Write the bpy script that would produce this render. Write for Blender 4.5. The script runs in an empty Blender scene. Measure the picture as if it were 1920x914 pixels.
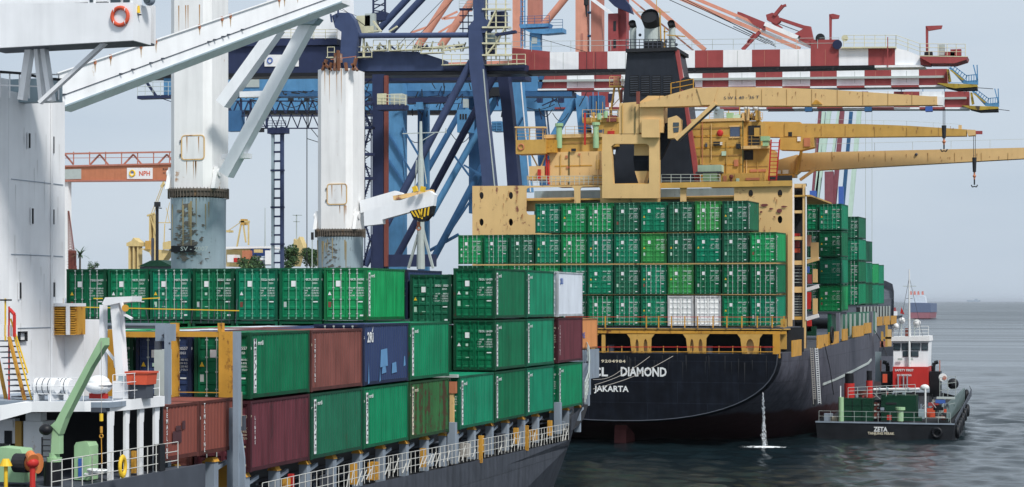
import bpy, math, random
from mathutils import Vector, Matrix
rnd = random.Random(7)
SC = bpy.context.scene
COL = SC.collection
# ------------------------------------------------------------ camera
F = 3650.0; TH = math.radians(16.6); CAMZ = 13.0; HOR = 565.0
cd = bpy.data.cameras.new('camera'); cam = bpy.data.objects.new('camera', cd); COL.objects.link(cam)
cam.location = (0, 0, CAMZ); cam.rotation_euler = (math.radians(90), 0, TH)
cd.sensor_width = 36.0; cd.lens = F / 1920 * 36; cd.shift_y = (HOR - 457) / 1920
cd.clip_start = 1.0; cd.clip_end = 120000
SC.camera = cam
# ------------------------------------------------------------ sky, sun, exposure
SUN_EL = math.radians(50); SUN_AZ = math.radians(131)      # azimuth clockwise from +Y
w = bpy.data.worlds.new('World'); SC.world = w; w.use_nodes = True
nt = w.node_tree; nt.nodes.clear()
out = nt.nodes.new('ShaderNodeOutputWorld'); mix = nt.nodes.new('ShaderNodeMixShader')
b1 = nt.nodes.new('ShaderNodeBackground'); b2 = nt.nodes.new('ShaderNodeBackground')
sky = nt.nodes.new('ShaderNodeTexSky'); sky.sky_type = 'NISHITA'; sky.sun_disc = False
sky.sun_elevation = SUN_EL; sky.sun_rotation = SUN_AZ; sky.dust_density = 3.0; sky.air_density = 1.0
b1.inputs[1].default_value = 0.07
nt.links.new(sky.outputs[0], b1.inputs[0])
tc = nt.nodes.new('ShaderNodeTexCoord'); nz = nt.nodes.new('ShaderNodeTexNoise'); mp = nt.nodes.new('ShaderNodeMapping')
mp.inputs['Scale'].default_value = (1, 1, 4); nz.inputs['Scale'].default_value = 2.2; nz.inputs['Detail'].default_value = 6
cr = nt.nodes.new('ShaderNodeValToRGB')
cr.color_ramp.elements[0].position = .3; cr.color_ramp.elements[0].color = (.475, .565, .675, 1)
cr.color_ramp.elements[1].position = .7; cr.color_ramp.elements[1].color = (.63, .70, .77, 1)
nt.links.new(tc.outputs['Generated'], mp.inputs[0]); nt.links.new(mp.outputs[0], nz.inputs[0])
nt.links.new(nz.outputs['Fac'], cr.inputs[0]); nt.links.new(cr.outputs[0], b2.inputs[0])
b2.inputs[1].default_value = 1.0
mix.inputs[0].default_value = 0.88
nt.links.new(b1.outputs[0], mix.inputs[1]); nt.links.new(b2.outputs[0], mix.inputs[2]); nt.links.new(mix.outputs[0], out.inputs[0])
sl = bpy.data.lights.new('sun', 'SUN'); sl.energy = 3.1; sl.angle = math.radians(10); sl.color = (1, .97, .93)
sun = bpy.data.objects.new('sun', sl); COL.objects.link(sun)
sd = Vector((math.sin(SUN_AZ) * math.cos(SUN_EL), math.cos(SUN_AZ) * math.cos(SUN_EL), math.sin(SUN_EL)))
sun.rotation_euler = sd.to_track_quat('Z', 'Y').to_euler()
SC.view_settings.view_transform = 'Standard'; SC.view_settings.look = 'None'
SC.view_settings.exposure = 0.2; SC.view_settings.gamma = 1.0
# ------------------------------------------------------------ where a sight line meets a real plane
def al(x): return TH - math.atan((x - 960) / F)
def PY(x, y, Y):
    a = al(x); r = Y / math.cos(a); yc = r * math.cos(a - TH)
    return Vector((-Y * math.tan(a), Y, CAMZ - (y - HOR) * yc / F))
def PX(x, y, X): return PY(x, y, -X / math.tan(al(x)))
def XY(x, Y): return -Y * math.tan(al(x))
def YX(x, X): return -X / math.tan(al(x))
# ------------------------------------------------------------ mesh building
class MB:
    def __init__(s): s.v = []; s.f = []; s.smooth = False
    def add(s, vs, fs):
        n = len(s.v); s.v += [tuple(v) for v in vs]; s.f += [tuple(i + n for i in f) for f in fs]; return s
    def box(s, x0, x1, y0, y1, z0, z1):
        if x0 > x1: x0, x1 = x1, x0
        if y0 > y1: y0, y1 = y1, y0
        if z0 > z1: z0, z1 = z1, z0
        return s.add([(x0,y0,z0),(x1,y0,z0),(x1,y1,z0),(x0,y1,z0),(x0,y0,z1),(x1,y0,z1),(x1,y1,z1),(x0,y1,z1)],
            [(0,3,2,1),(4,5,6,7),(0,1,5,4),(1,2,6,5),(2,3,7,6),(3,0,4,7)])
    def prism(s, poly, axis, a, b):
        """poly: 2D list; axis 'x': poly=(y,z); 'y': poly=(x,z); 'z': poly=(x,y)"""
        mk = {'x': lambda p, t: (t, p[0], p[1]), 'y': lambda p, t: (p[0], t, p[1]), 'z': lambda p, t: (p[0], p[1], t)}[axis]
        n = len(poly)
        vs = [mk(p, a) for p in poly] + [mk(p, b) for p in poly]
        fs = [tuple(range(n)), tuple(range(2*n-1, n-1, -1))] + [(i, i+n, (i+1) % n + n, (i+1) % n) for i in range(n)]
        return s.add(vs, fs)
    def beam(s, a, b, w, h=None, up=(0,0,1)):
        a = Vector(a); b = Vector(b); h = w if h is None else h
        d = (b - a).normalized(); u = Vector(up)
        if abs(d.dot(u)) > .98: u = Vector((0, 1, 0))
        r = d.cross(u).normalized(); u = r.cross(d)
        vs = [p + r*i*w/2 + u*j*h/2 for p in (a, b) for i, j in ((-1,-1),(1,-1),(1,1),(-1,1))]
        return s.add(vs, [(0,1,2,3),(7,6,5,4),(0,4,5,1),(1,5,6,2),(2,6,7,3),(3,7,4,0)])
    def tube(s, a, b, r, r2=None, n=10, cap=True):
        a = Vector(a); b = Vector(b); r2 = r if r2 is None else r2
        d = (b - a).normalized(); u = Vector((0, 0, 1)) if abs(d.z) < .95 else Vector((0, 1, 0))
        p = d.cross(u).normalized(); q = p.cross(d)
        vs = []
        for c, rr in ((a, r), (b, r2)):
            for i in range(n):
                t = 2*math.pi*i/n; vs.append(c + (p*math.cos(t) + q*math.sin(t))*rr)
        fs = [(i, (i+1) % n, (i+1) % n + n, i+n) for i in range(n)]
        if cap: fs += [tuple(range(n-1, -1, -1)), tuple(range(n, 2*n))]
        return s.add(vs, fs)
    def path(s, pts, r, n=6):
        for a, b in zip(pts, pts[1:]): s.tube(a, b, r, n=n)
        return s
    def ring(s, c, R, r, axis='x', n=24, m=8):
        c = Vector(c); vs = []; fs = []
        for i in range(n):
            t = 2*math.pi*i/n
            for j in range(m):
                q = 2*math.pi*j/m; rr = R + r*math.cos(q); o = r*math.sin(q)
                v = {'x': (o, rr*math.cos(t), rr*math.sin(t)), 'y': (rr*math.cos(t), o, rr*math.sin(t)), 'z': (rr*math.cos(t), rr*math.sin(t), o)}[axis]
                vs.append(c + Vector(v))
        for i in range(n):
            for j in range(m):
                a = i*m+j; b = i*m+(j+1) % m; e = ((i+1) % n)*m+(j+1) % m; d = ((i+1) % n)*m+j
                fs.append((a, b, e, d))
        return s.add(vs, fs)
    def ball(s, c, rx, ry=None, rz=None, n=14, m=9):
        ry = rx if ry is None else ry; rz = rx if rz is None else rz
        vs = [(c[0], c[1], c[2]-rz)]
        for j in range(1, m):
            ph = -math.pi/2 + math.pi*j/m
            for i in range(n):
                t = 2*math.pi*i/n
                vs.append((c[0]+rx*math.cos(ph)*math.cos(t), c[1]+ry*math.cos(ph)*math.sin(t), c[2]+rz*math.sin(ph)))
        vs.append((c[0], c[1], c[2]+rz)); fs = []
        for i in range(n): fs.append((0, 1+(i+1) % n, 1+i))
        for j in range(m-2):
            for i in range(n):
                a = 1+j*n+i; b = 1+j*n+(i+1) % n; fs.append((a, b, b+n, a+n))
        L = len(vs)-1; o = 1+(m-2)*n
        for i in range(n): fs.append((o+i, o+(i+1) % n, L))
        return s.add(vs, fs)
    def mesh(s, name, org=(0,0,0), smooth=False):
        me = bpy.data.meshes.new(name)
        o = Vector(org)
        me.from_pydata([Vector(v) - o for v in s.v], [], s.f)
        me.validate()
        bm_recalc(me)
        if smooth:
            for p in me.polygons: p.use_smooth = True
        return me
import bmesh
def bm_recalc(me):
    bm = bmesh.new(); bm.from_mesh(me); bmesh.ops.recalc_face_normals(bm, faces=bm.faces); bm.to_mesh(me); bm.free()
def tag(o, label=None, cat=None, group=None, kind=None):
    if label: o['label'] = label
    if cat: o['category'] = cat
    if group: o['group'] = group
    if kind: o['kind'] = kind
    return o
def thing(name, label, cat, loc=(0,0,0), group=None):
    o = bpy.data.objects.new(name, None); COL.objects.link(o); o.location = loc
    o.empty_display_size = .5
    return tag(o, label, cat, group)
def org(o):
    v = Vector((0,0,0))
    while o is not None: v += Vector(o.location); o = o.parent
    return v
def put(name, mb, mat, parent=None, label=None, smooth=False, loc=None, kind=None):
    """one mesh object; mb in world coordinates"""
    o_ = org(parent) if parent is not None else Vector(loc or (0,0,0))
    me = mb.mesh(name, o_, smooth); me.materials.append(mat)
    o = bpy.data.objects.new(name, me); COL.objects.link(o)
    if parent is not None: o.parent = parent
    else: o.location = o_
    if label: o['label'] = label
    if kind: o['kind'] = kind
    return o
def bx(name, x0, x1, y0, y1, z0, z1, mat, parent=None, **k): return put(name, MB().box(x0,x1,y0,y1,z0,z1), mat, parent, **k)
def single(name, label, cat, mb, mat, loc, group=None, smooth=False):
    o = put(name, mb, mat, None, smooth=smooth, loc=loc); return tag(o, label, cat, group)
# text / plates with holes as meshes
_tc = {}
def text_data(s, size=1.0, ax='CENTER', ay='CENTER', bold=0.0, sp=1.0, lsp=1.0):
    k = (s, size, ax, ay, bold, sp, lsp)
    if k in _tc: return _tc[k]
    cu = bpy.data.curves.new('t', 'FONT'); cu.body = s; cu.size = size; cu.align_x = ax; cu.align_y = ay
    cu.resolution_u = 2; cu.offset = bold; cu.space_character = sp; cu.space_line = lsp
    o = bpy.data.objects.new('t', cu); COL.objects.link(o)
    bpy.context.view_layer.update()
    me = bpy.data.meshes.new_from_object(o.evaluated_get(bpy.context.evaluated_depsgraph_get()))
    r = ([tuple(v.co) for v in me.vertices], [tuple(p.vertices) for p in me.polygons])
    bpy.data.objects.remove(o); bpy.data.curves.remove(cu); bpy.data.meshes.remove(me)
    _tc[k] = r; return r
def text_mb(mb, s, c, right, up, size, sx=1.0, **k):
    vs, fs = text_data(s, 1.0, **k); c = Vector(c); right = Vector(right); up = Vector(up)
    return mb.add([c + right*v[0]*size*sx + up*v[1]*size for v in vs], fs)
def plate(outline, holes, mk, thick):
    """outline / holes lists of 2D points -> MB with thickness; mk(u,v,t) maps to world"""
    cu = bpy.data.curves.new('p', 'CURVE'); cu.dimensions = '2D'; cu.fill_mode = 'BOTH'; cu.extrude = .5
    for pl in [outline] + holes:
        sp = cu.splines.new('POLY'); sp.points.add(len(pl)-1); sp.use_cyclic_u = True
        for q, p in zip(sp.points, pl): q.co = (p[0], p[1], 0, 1)
    o = bpy.data.objects.new('p', cu); COL.objects.link(o); bpy.context.view_layer.update()
    me = bpy.data.meshes.new_from_object(o.evaluated_get(bpy.context.evaluated_depsgraph_get()))
    mb = MB(); mb.add([mk(v.co.x, v.co.y, v.co.z*thick) for v in me.vertices], [tuple(p.vertices) for p in me.polygons])
    bpy.data.objects.remove(o); bpy.data.curves.remove(cu); bpy.data.meshes.remove(me)
    return mb
def oval(cx, cy, rx, ry, n=14): return [(cx+rx*math.cos(2*math.pi*i/n), cy+ry*math.sin(2*math.pi*i/n)) for i in range(n)]
def rrect(x0, x1, y0, y1, r, n=4):
    pts = []
    for cx, cy, a in ((x1-r, y1-r, 0), (x0+r, y1-r, 90), (x0+r, y0+r, 180), (x1-r, y0+r, 270)):
        for i in range(n+1):
            t = math.radians(a + 90*i/n); pts.append((cx+r*math.cos(t), cy+r*math.sin(t)))
    return pts
# ------------------------------------------------------------ materials
def paint(name, col, rough=.5, var=.12, rust=0.0, rustcol=(.10,.035,.012), dirt=.25, streak=.5, scale=1.0, metal=0.0, spec=.18, col2=None):
    m = bpy.data.materials.new(name); m.use_nodes = True; t = m.node_tree; N = t.nodes; L = t.links
    b = N['Principled BSDF']; b.inputs['Roughness'].default_value = rough; b.inputs['Metallic'].default_value = metal
    b.inputs['Specular IOR Level'].default_value = spec
    geo = N.new('ShaderNodeTexCoord'); oi = N.new('ShaderNodeObjectInfo')
    add = N.new('ShaderNodeVectorMath'); add.operation = 'ADD'
    mul = N.new('ShaderNodeMath'); mul.operation = 'MULTIPLY'; mul.inputs[1].default_value = 97.0
    L.new(oi.outputs['Random'], mul.inputs[0]); L.new(geo.outputs['Object'], add.inputs[0]); L.new(mul.outputs[0], add.inputs[1])
    mp = N.new('ShaderNodeMapping'); mp.inputs['Scale'].default_value = (2.4*scale, 2.4*scale, .22*scale); L.new(add.outputs[0], mp.inputs[0])
    n1 = N.new('ShaderNodeTexNoise'); n1.inputs['Scale'].default_value = 1.0; n1.inputs['Detail'].default_value = 4; L.new(mp.outputs[0], n1.inputs[0])
    n2 = N.new('ShaderNodeTexNoise'); n2.inputs['Scale'].default_value = .9*scale; n2.inputs['Detail'].default_value = 6; L.new(add.outputs[0], n2.inputs[0])
    # value modulation
    mr = N.new('ShaderNodeMapRange'); mr.inputs[1].default_value = .3; mr.inputs[2].default_value = .72
    mr.inputs[3].default_value = 1-var; mr.inputs[4].default_value = 1+var
    L.new(n2.outputs['Fac'], mr.inputs[0])
    ms = N.new('ShaderNodeMapRange'); ms.inputs[1].default_value = .42; ms.inputs[2].default_value = .75
    ms.inputs[3].default_value = 1.0; ms.inputs[4].default_value = 1-streak*dirt
    L.new(n1.outputs['Fac'], ms.inputs[0])
    mm = N.new('ShaderNodeMath'); mm.operation = 'MULTIPLY'; L.new(mr.outputs[0], mm.inputs[0]); L.new(ms.outputs[0], mm.inputs[1])
    vm = N.new('ShaderNodeVectorMath'); vm.operation = 'SCALE'; vm.inputs[0].default_value = col; L.new(mm.outputs[0], vm.inputs['Scale'])
    last = vm.outputs[0]
    if rust > 0:
        n3 = N.new('ShaderNodeTexNoise'); n3.inputs['Scale'].default_value = 2.2*scale; n3.inputs['Detail'].default_value = 8; n3.inputs['Roughness'].default_value = .7
        L.new(add.outputs[0], n3.inputs[0])
        av = N.new('ShaderNodeMath'); av.operation = 'MULTIPLY_ADD'; av.inputs[1].default_value = .45; L.new(n1.outputs['Fac'], av.inputs[0]); 
        sc = N.new('ShaderNodeMath'); sc.operation = 'MULTIPLY'; sc.inputs[1].default_value = .55; L.new(n3.outputs['Fac'], sc.inputs[0]); L.new(sc.outputs[0], av.inputs[2])
        r = N.new('ShaderNodeMapRange'); th = .66 - .22*rust
        r.inputs[1].default_value = th; r.inputs[2].default_value = th+.07; L.new(av.outputs[0], r.inputs[0])
        mx = N.new('ShaderNodeMixRGB'); L.new(r.outputs[0], mx.inputs[0]); L.new(last, mx.inputs[1]); mx.inputs[2].default_value = (*rustcol, 1)
        last = mx.outputs[0]
    L.new(last, b.inputs['Base Color'])
    bp = N.new('ShaderNodeBump'); bp.inputs['Strength'].default_value = .12; bp.inputs['Distance'].default_value = .03
    L.new(n2.outputs['Fac'], bp.inputs['Height']); L.new(bp.outputs[0], b.inputs['Normal'])
    return m
def plain(name, col, rough=.6, spec=.3, emit=None):
    m = bpy.data.materials.new(name); m.use_nodes = True; b = m.node_tree.nodes['Principled BSDF']
    N = m.node_tree.nodes; L = m.node_tree.links
    n = N.new('ShaderNodeTexNoise'); n.inputs['Scale'].default_value = 3; tcn = N.new('ShaderNodeTexCoord'); L.new(tcn.outputs['Object'], n.inputs[0])
    r = N.new('ShaderNodeMapRange'); r.inputs[3].default_value = .88; r.inputs[4].default_value = 1.12; L.new(n.outputs['Fac'], r.inputs[0])
    v = N.new('ShaderNodeVectorMath'); v.operation = 'SCALE'; v.inputs[0].default_value = col; L.new(r.outputs[0], v.inputs['Scale'])
    L.new(v.outputs[0], b.inputs['Base Color']); b.inputs['Roughness'].default_value = rough; b.inputs['Specular IOR Level'].default_value = spec
    return m
M = {}
def plating(m, ax, size=(5.5, 1.9), dark=.72):
    """weld seams between hull plates: narrow darker lines with a little relief"""
    N = m.node_tree.nodes; L = m.node_tree.links; b = N['Principled BSDF']; src = b.inputs['Base Color'].links[0].from_socket
    g = N.new('ShaderNodeNewGeometry'); sp = N.new('ShaderNodeSeparateXYZ'); L.new(g.outputs['Position'], sp.inputs[0])
    cb = N.new('ShaderNodeCombineXYZ'); L.new(sp.outputs[ax], cb.inputs[0]); L.new(sp.outputs['Z'], cb.inputs[1])
    br = N.new('ShaderNodeTexBrick'); br.inputs['Scale'].default_value = 1; br.inputs['Mortar Size'].default_value = .035; br.inputs['Brick Width'].default_value = size[0]; br.inputs['Row Height'].default_value = size[1]
    br.inputs['Color1'].default_value = (1,1,1,1); br.inputs['Color2'].default_value = (.86,.87,.88,1); br.inputs['Mortar'].default_value = (dark,dark,dark,1); L.new(cb.outputs[0], br.inputs[0])
    mx = N.new('ShaderNodeMixRGB'); mx.blend_type = 'MULTIPLY'; mx.inputs[0].default_value = 1; L.new(src, mx.inputs[1]); L.new(br.outputs['Color'], mx.inputs[2]); L.new(mx.outputs[0], b.inputs['Base Color'])
    bp = N.new('ShaderNodeBump'); bp.inputs['Strength'].default_value = .4; bp.inputs['Distance'].default_value = .05; L.new(br.outputs['Color'], bp.inputs['Height'])
    nz = N.new('ShaderNodeTexNoise'); nz.inputs['Scale'].default_value = .8; L.new(g.outputs['Position'], nz.inputs[0])
    b2 = N.new('ShaderNodeBump'); b2.inputs['Strength'].default_value = .5; b2.inputs['Distance'].default_value = .12; L.new(nz.outputs['Fac'], b2.inputs['Height']); L.new(bp.outputs[0], b2.inputs['Normal']); L.new(b2.outputs[0], b.inputs['Normal'])
    return m
M['white'] = paint('white_paint', (.80,.81,.82), .45, .05, rust=.12, rustcol=(.42,.25,.12), dirt=.18)
M['white_rusty'] = paint('white_paint_rusty', (.80,.80,.79), .5, .04, rust=.16, rustcol=(.36,.19,.08), dirt=.25)
M['bluegrey'] = paint('blue_grey_paint', (.29,.37,.41), .55, .08, rust=.38, rustcol=(.11,.10,.09), dirt=.3)
M['grey'] = paint('grey_paint', (.25,.30,.36), .55, .1, rust=.2, rustcol=(.18,.12,.09), dirt=.3)
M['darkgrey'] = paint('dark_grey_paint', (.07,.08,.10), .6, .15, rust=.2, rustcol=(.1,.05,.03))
M['hullgrey'] = paint('hull_grey_paint', (.062,.069,.086), .5, .12, rust=.1, rustcol=(.10,.07,.06), dirt=.55, streak=.8)
M['hullside'] = paint('hull_side_paint', (.15,.155,.19), .5, .12, rust=.15, rustcol=(.13,.085,.08), dirt=.5, streak=.8)
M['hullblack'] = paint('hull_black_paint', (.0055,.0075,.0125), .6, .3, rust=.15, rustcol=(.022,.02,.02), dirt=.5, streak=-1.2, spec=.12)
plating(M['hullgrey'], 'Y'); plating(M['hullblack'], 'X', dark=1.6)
M['antifoul'] = paint('antifouling_paint', (.13,.04,.04), .7, .2, rust=.3)
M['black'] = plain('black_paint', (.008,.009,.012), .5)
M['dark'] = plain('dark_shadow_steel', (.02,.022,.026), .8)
M['yellow'] = paint('orange_yellow_paint', (.55,.285,.045), .55, .15, rust=.5, rustcol=(.16,.06,.02))
M['brightyellow'] = plain('bright_yellow_paint', (.75,.48,.03), .5)
M['tan'] = paint('tan_paint', (.68,.455,.205), .55, .05, rust=.22, rustcol=(.18,.06,.04), dirt=.12)
M['tanrusty'] = paint('tan_paint_rusty', (.68,.455,.205), .55, .05, rust=.42, rustcol=(.20,.07,.05), dirt=.15, scale=.7)
M['ochre'] = paint('ochre_paint', (.53,.32,.085), .55, .1, rust=.22, rustcol=(.2,.08,.04), dirt=.15)
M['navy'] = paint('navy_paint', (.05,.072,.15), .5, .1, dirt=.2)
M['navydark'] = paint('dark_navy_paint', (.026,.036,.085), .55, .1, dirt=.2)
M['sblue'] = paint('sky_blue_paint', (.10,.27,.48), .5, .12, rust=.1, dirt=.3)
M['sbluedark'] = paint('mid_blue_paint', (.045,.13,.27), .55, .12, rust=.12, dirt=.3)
M['salmon'] = paint('salmon_paint', (.66,.30,.21), .55, .08, dirt=.2)
M['salmond'] = paint('dark_salmon_paint', (.46,.19,.14), .55, .08, dirt=.2)
M['cranered'] = paint('crane_red_paint', (.32,.068,.068), .5, .08, dirt=.2)
M['cranewhite'] = paint('crane_white_paint', (.84,.86,.88), .45, .04, dirt=.15)
M['cream'] = paint('cream_rail_paint', (.62,.60,.42), .5, .06)
M['red'] = paint('red_paint', (.50,.035,.03), .45, .1)
M['orange'] = paint('orange_paint', (.60,.19,.06), .5, .08, rust=.1)
M['orangered'] = paint('orange_red_paint', (.62,.10,.05), .4, .08)
M['mint'] = paint('mint_green_paint', (.33,.52,.30), .45, .08, rust=.15, rustcol=(.2,.16,.07))
M['pale'] = paint('pale_green_paint', (.50,.66,.52), .5, .06)
M['dgreen'] = paint('dark_green_paint', (.008,.045,.025), .5, .15)
M['terra'] = paint('terracotta_paint', (.50,.19,.10), .55, .08, rust=.15)
M['concrete'] = paint('quay_concrete', (.30,.29,.27), .9, .15, scale=.3)
M['seam'] = plain('ochre_seam', (.36,.20,.06), .7)
M['rodgreen'] = plain('green_grey_rod', (.16,.36,.26), .6)
M['mastrust'] = paint('mast_head_rust', (.20,.085,.045), .8, .3, rust=.5, rustcol=(.5,.45,.4))
M['tipyellow'] = paint('worn_tip_yellow', (.42,.30,.05), .7, .2, rust=.5, rustcol=(.08,.06,.04))
M['railwhite'] = plain('weathered_rail_white', (.50,.50,.47), .7)
M['rope'] = plain('rope_fibre', (.35,.33,.30), .9)
M['rod'] = plain('galvanised_rod', (.42,.47,.45), .5)
M['sign'] = plain('sign_white', (.78,.78,.78), .5)
M['ink'] = plain('blue_ink', (.05,.12,.40), .6)
M['inkred'] = plain('red_ink', (.65,.12,.06), .6)
M['decal'] = plain('white_lettering', (.72,.74,.74), .6)
M['decaldim'] = plain('worn_white_lettering', (.42,.58,.48), .7)
M['decalsand'] = plain('sand_lettering', (.62,.56,.42), .7)
M['lead'] = plain('lead_ink', (.12,.12,.13), .7)
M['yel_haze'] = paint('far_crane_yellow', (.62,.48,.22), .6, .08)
def glass():
    m = bpy.data.materials.new('dark_window_glass'); m.use_nodes = True; b = m.node_tree.nodes['Principled BSDF']
    b.inputs['Base Color'].default_value = (.03,.05,.06,1); b.inputs['Roughness'].default_value = .08; b.inputs['Specular IOR Level'].default_value = .9; return m
M['glass'] = glass()
M['bluewin'] = plain('blue_window', (.06,.09,.16), .2, .8)
GREENS = [paint('container_green_%s' % n, c, .5, .13, rust=r+.12, rustcol=(.04,.06,.035), dirt=.4, streak=.9) for n, c, r in (
    ('deep', (.004,.14,.06), .1), ('mid', (.004,.21,.092), .05), ('sea', (.008,.22,.115), .1), ('dull', (.014,.13,.07), .25),
    ('fresh', (.012,.29,.095), .05), ('teal', (.005,.205,.11), .05), ('grass', (.045,.31,.08), .15))]
GREENRUST = paint('container_green_rusty', (.035,.13,.045), .7, .15, rust=.72, rustcol=(.06,.035,.02), dirt=.5, streak=1)
BROWN = paint('container_brown', (.20,.072,.06), .55, .14, rust=.2, rustcol=(.10,.035,.03), dirt=.45, streak=.9)
BRICK = paint('container_brick', (.21,.065,.05), .55, .08, rust=.15, rustcol=(.06,.025,.04), dirt=.3)
MAROON = paint('container_maroon', (.125,.034,.045), .55, .08, rust=.25, rustcol=(.05,.022,.025), dirt=.5, streak=.9)
BLUEC = paint('container_blue', (.03,.05,.125), .5, .08, rust=.05, dirt=.25)
WHITEC = paint('container_white', (.60,.65,.72), .5, .05, rust=.15, rustcol=(.3,.28,.26), dirt=.25)
REEFER = paint('container_reefer_white', (.78,.79,.78), .45, .04, dirt=.1)
ORANGEC = ORC = paint('container_orange', (.60,.26,.10), .5, .06, rust=.1, dirt=.3)
FRAMEDK = paint('container_gasket', (.02,.03,.028), .7, .1)
# ------------------------------------------------------------ water
def water_mat():
    m = bpy.data.materials.new('sea_water'); m.use_nodes = True; t = m.node_tree; N = t.nodes; L = t.links
    b = N['Principled BSDF']; b.inputs['Roughness'].default_value = .12; b.inputs['IOR'].default_value = 1.33
    g = N.new('ShaderNodeNewGeometry')
    sx = N.new('ShaderNodeSeparateXYZ'); L.new(g.outputs['Position'], sx.inputs[0])
    rg = N.new('ShaderNodeMapRange'); rg.inputs[1].default_value = 220; rg.inputs[2].default_value = 1400; rg.inputs[3].default_value = .14; rg.inputs[4].default_value = .27
    L.new(sx.outputs['Y'], rg.inputs[0])
    m2 = N.new('ShaderNodeMapping'); m2.inputs['Rotation'].default_value = (0, 0, -TH); m2.inputs['Scale'].default_value = (.004, .03, 1); L.new(g.outputs['Position'], m2.inputs[0])
    sn = N.new('ShaderNodeTexNoise'); sn.inputs['Scale'].default_value = 1; sn.inputs['Detail'].default_value = 5; L.new(m2.outputs[0], sn.inputs[0])
    sr = N.new('ShaderNodeMapRange'); sr.inputs[1].default_value = .35; sr.inputs[2].default_value = .65; sr.inputs[3].default_value = .7; sr.inputs[4].default_value = 1.35; L.new(sn.outputs['Fac'], sr.inputs[0])
    sm = N.new('ShaderNodeMath'); sm.operation = 'MULTIPLY'; L.new(rg.outputs[0], sm.inputs[0]); L.new(sr.outputs[0], sm.inputs[1]); L.new(sm.outputs[0], b.inputs['Roughness'])
    mp = N.new('ShaderNodeMapping'); mp.inputs['Scale'].default_value = (1.1, 1.6, 1); mp.inputs['Rotation'].default_value = (0, 0, -TH)
    L.new(g.outputs['Position'], mp.inputs[0])
    a = N.new('ShaderNodeTexNoise'); a.inputs['Scale'].default_value = 1.0; a.inputs['Detail'].default_value = 7; a.inputs['Roughness'].default_value = .62; a.inputs['Distortion'].default_value = .4
    L.new(mp.outputs[0], a.inputs[0])
    c = N.new('ShaderNodeTexNoise'); c.inputs['Scale'].default_value = .03; c.inputs['Detail'].default_value = 3; L.new(mp.outputs[0], c.inputs[0])
    r = N.new('ShaderNodeMapRange'); r.inputs[1].default_value = .35; r.inputs[2].default_value = .7; r.inputs[3].default_value = .35; r.inputs[4].default_value = 1.2; L.new(c.outputs['Fac'], r.inputs[0])
    h = N.new('ShaderNodeMath'); h.operation = 'MULTIPLY'; L.new(a.outputs['Fac'], h.inputs[0]); L.new(r.outputs[0], h.inputs[1])
    bp = N.new('ShaderNodeBump'); bp.inputs['Strength'].default_value = .9; bp.inputs['Distance'].default_value = .10; L.new(h.outputs[0], bp.inputs['Height'])
    L.new(bp.outputs[0], b.inputs['Normal'])
    cr = N.new('ShaderNodeValToRGB'); cr.color_ramp.elements[0].color = (.004,.010,.014,1); cr.color_ramp.elements[1].color = (.010,.022,.026,1)
    L.new(c.outputs['Fac'], cr.inputs[0]); L.new(cr.outputs[0], b.inputs['Base Color'])
    return m
M['water'] = water_mat()
import numpy as np
def sea_mesh():
    rs = [14.0]
    while rs[-1] < 1700: rs.append(rs[-1]+max(.5, rs[-1]**2/55000))
    while rs[-1] < 90000: rs.append(rs[-1]*1.35)
    th = np.radians(np.concatenate([np.arange(-80, -34, 4), np.arange(-34, 0.5, .085), np.arange(4, 60, 4)]))
    R = np.array(rs)[:, None]; T = th[None, :]
    X = R*np.sin(T); Y = R*np.cos(T); Z = np.zeros_like(X)
    dR = np.gradient(np.array(rs))[:, None]
    g = np.random.RandomState(4)
    for i in range(90):
        lam = 1.3*(7.0/1.3)**g.rand(); ang = math.radians(200)+g.randn()*.75; k = 2*math.pi/lam
        kx, ky = k*math.sin(ang), k*math.cos(ang); amp = .0050*lam**.8
        att = np.clip((lam/dR-1.7)/1.2, 0, 1)
        Z += amp*att*np.sin(kx*X+ky*Y+g.rand()*6.283)
    gust = .72+.42*np.sin(X*.045+1.3*np.sin(Y*.021)+.5)*np.sin(Y*.017+X*.013+1.0)
    Z *= gust
    n, m_ = X.shape; v = np.stack([X, Y, Z], -1).reshape(-1, 3)
    idx = np.arange(n*m_).reshape(n, m_); f = np.stack([idx[:-1,:-1], idx[:-1,1:], idx[1:,1:], idx[1:,:-1]], -1).reshape(-1, 4)
    me = bpy.data.meshes.new('sea'); me.vertices.add(len(v)); me.vertices.foreach_set('co', v.ravel())
    me.loops.add(f.size); me.loops.foreach_set('vertex_index', f.ravel().astype(np.int32)); me.polygons.add(len(f))
    me.polygons.foreach_set('loop_start', np.arange(0, f.size, 4, dtype=np.int32)); me.polygons.foreach_set('loop_total', np.full(len(f), 4, dtype=np.int32))
    me.polygons.foreach_set('use_smooth', np.ones(len(f), dtype=bool)); me.update(calc_edges=True); me.validate()
    me.flip_normals()
    me.materials.append(M['water'])
    o = bpy.data.objects.new('sea', me); COL.objects.link(o); o.rotation_euler = (0, 0, 0)
    return tag(o, label='grey blue rippled harbour sea reaching the horizon', kind='structure')
sea_mesh()
# quay apron far behind the ships, dark fendered front
put('quay', MB().box(-420, -61, 20, 420, -4, 3.2), M['concrete'], kind='structure', label='concrete container quay under the gantry cranes')
put('land', MB().box(-2600, -425, 100, 2600, -3, 2.6), M['dgreen'], kind='structure', label='low green land behind the port')
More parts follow.
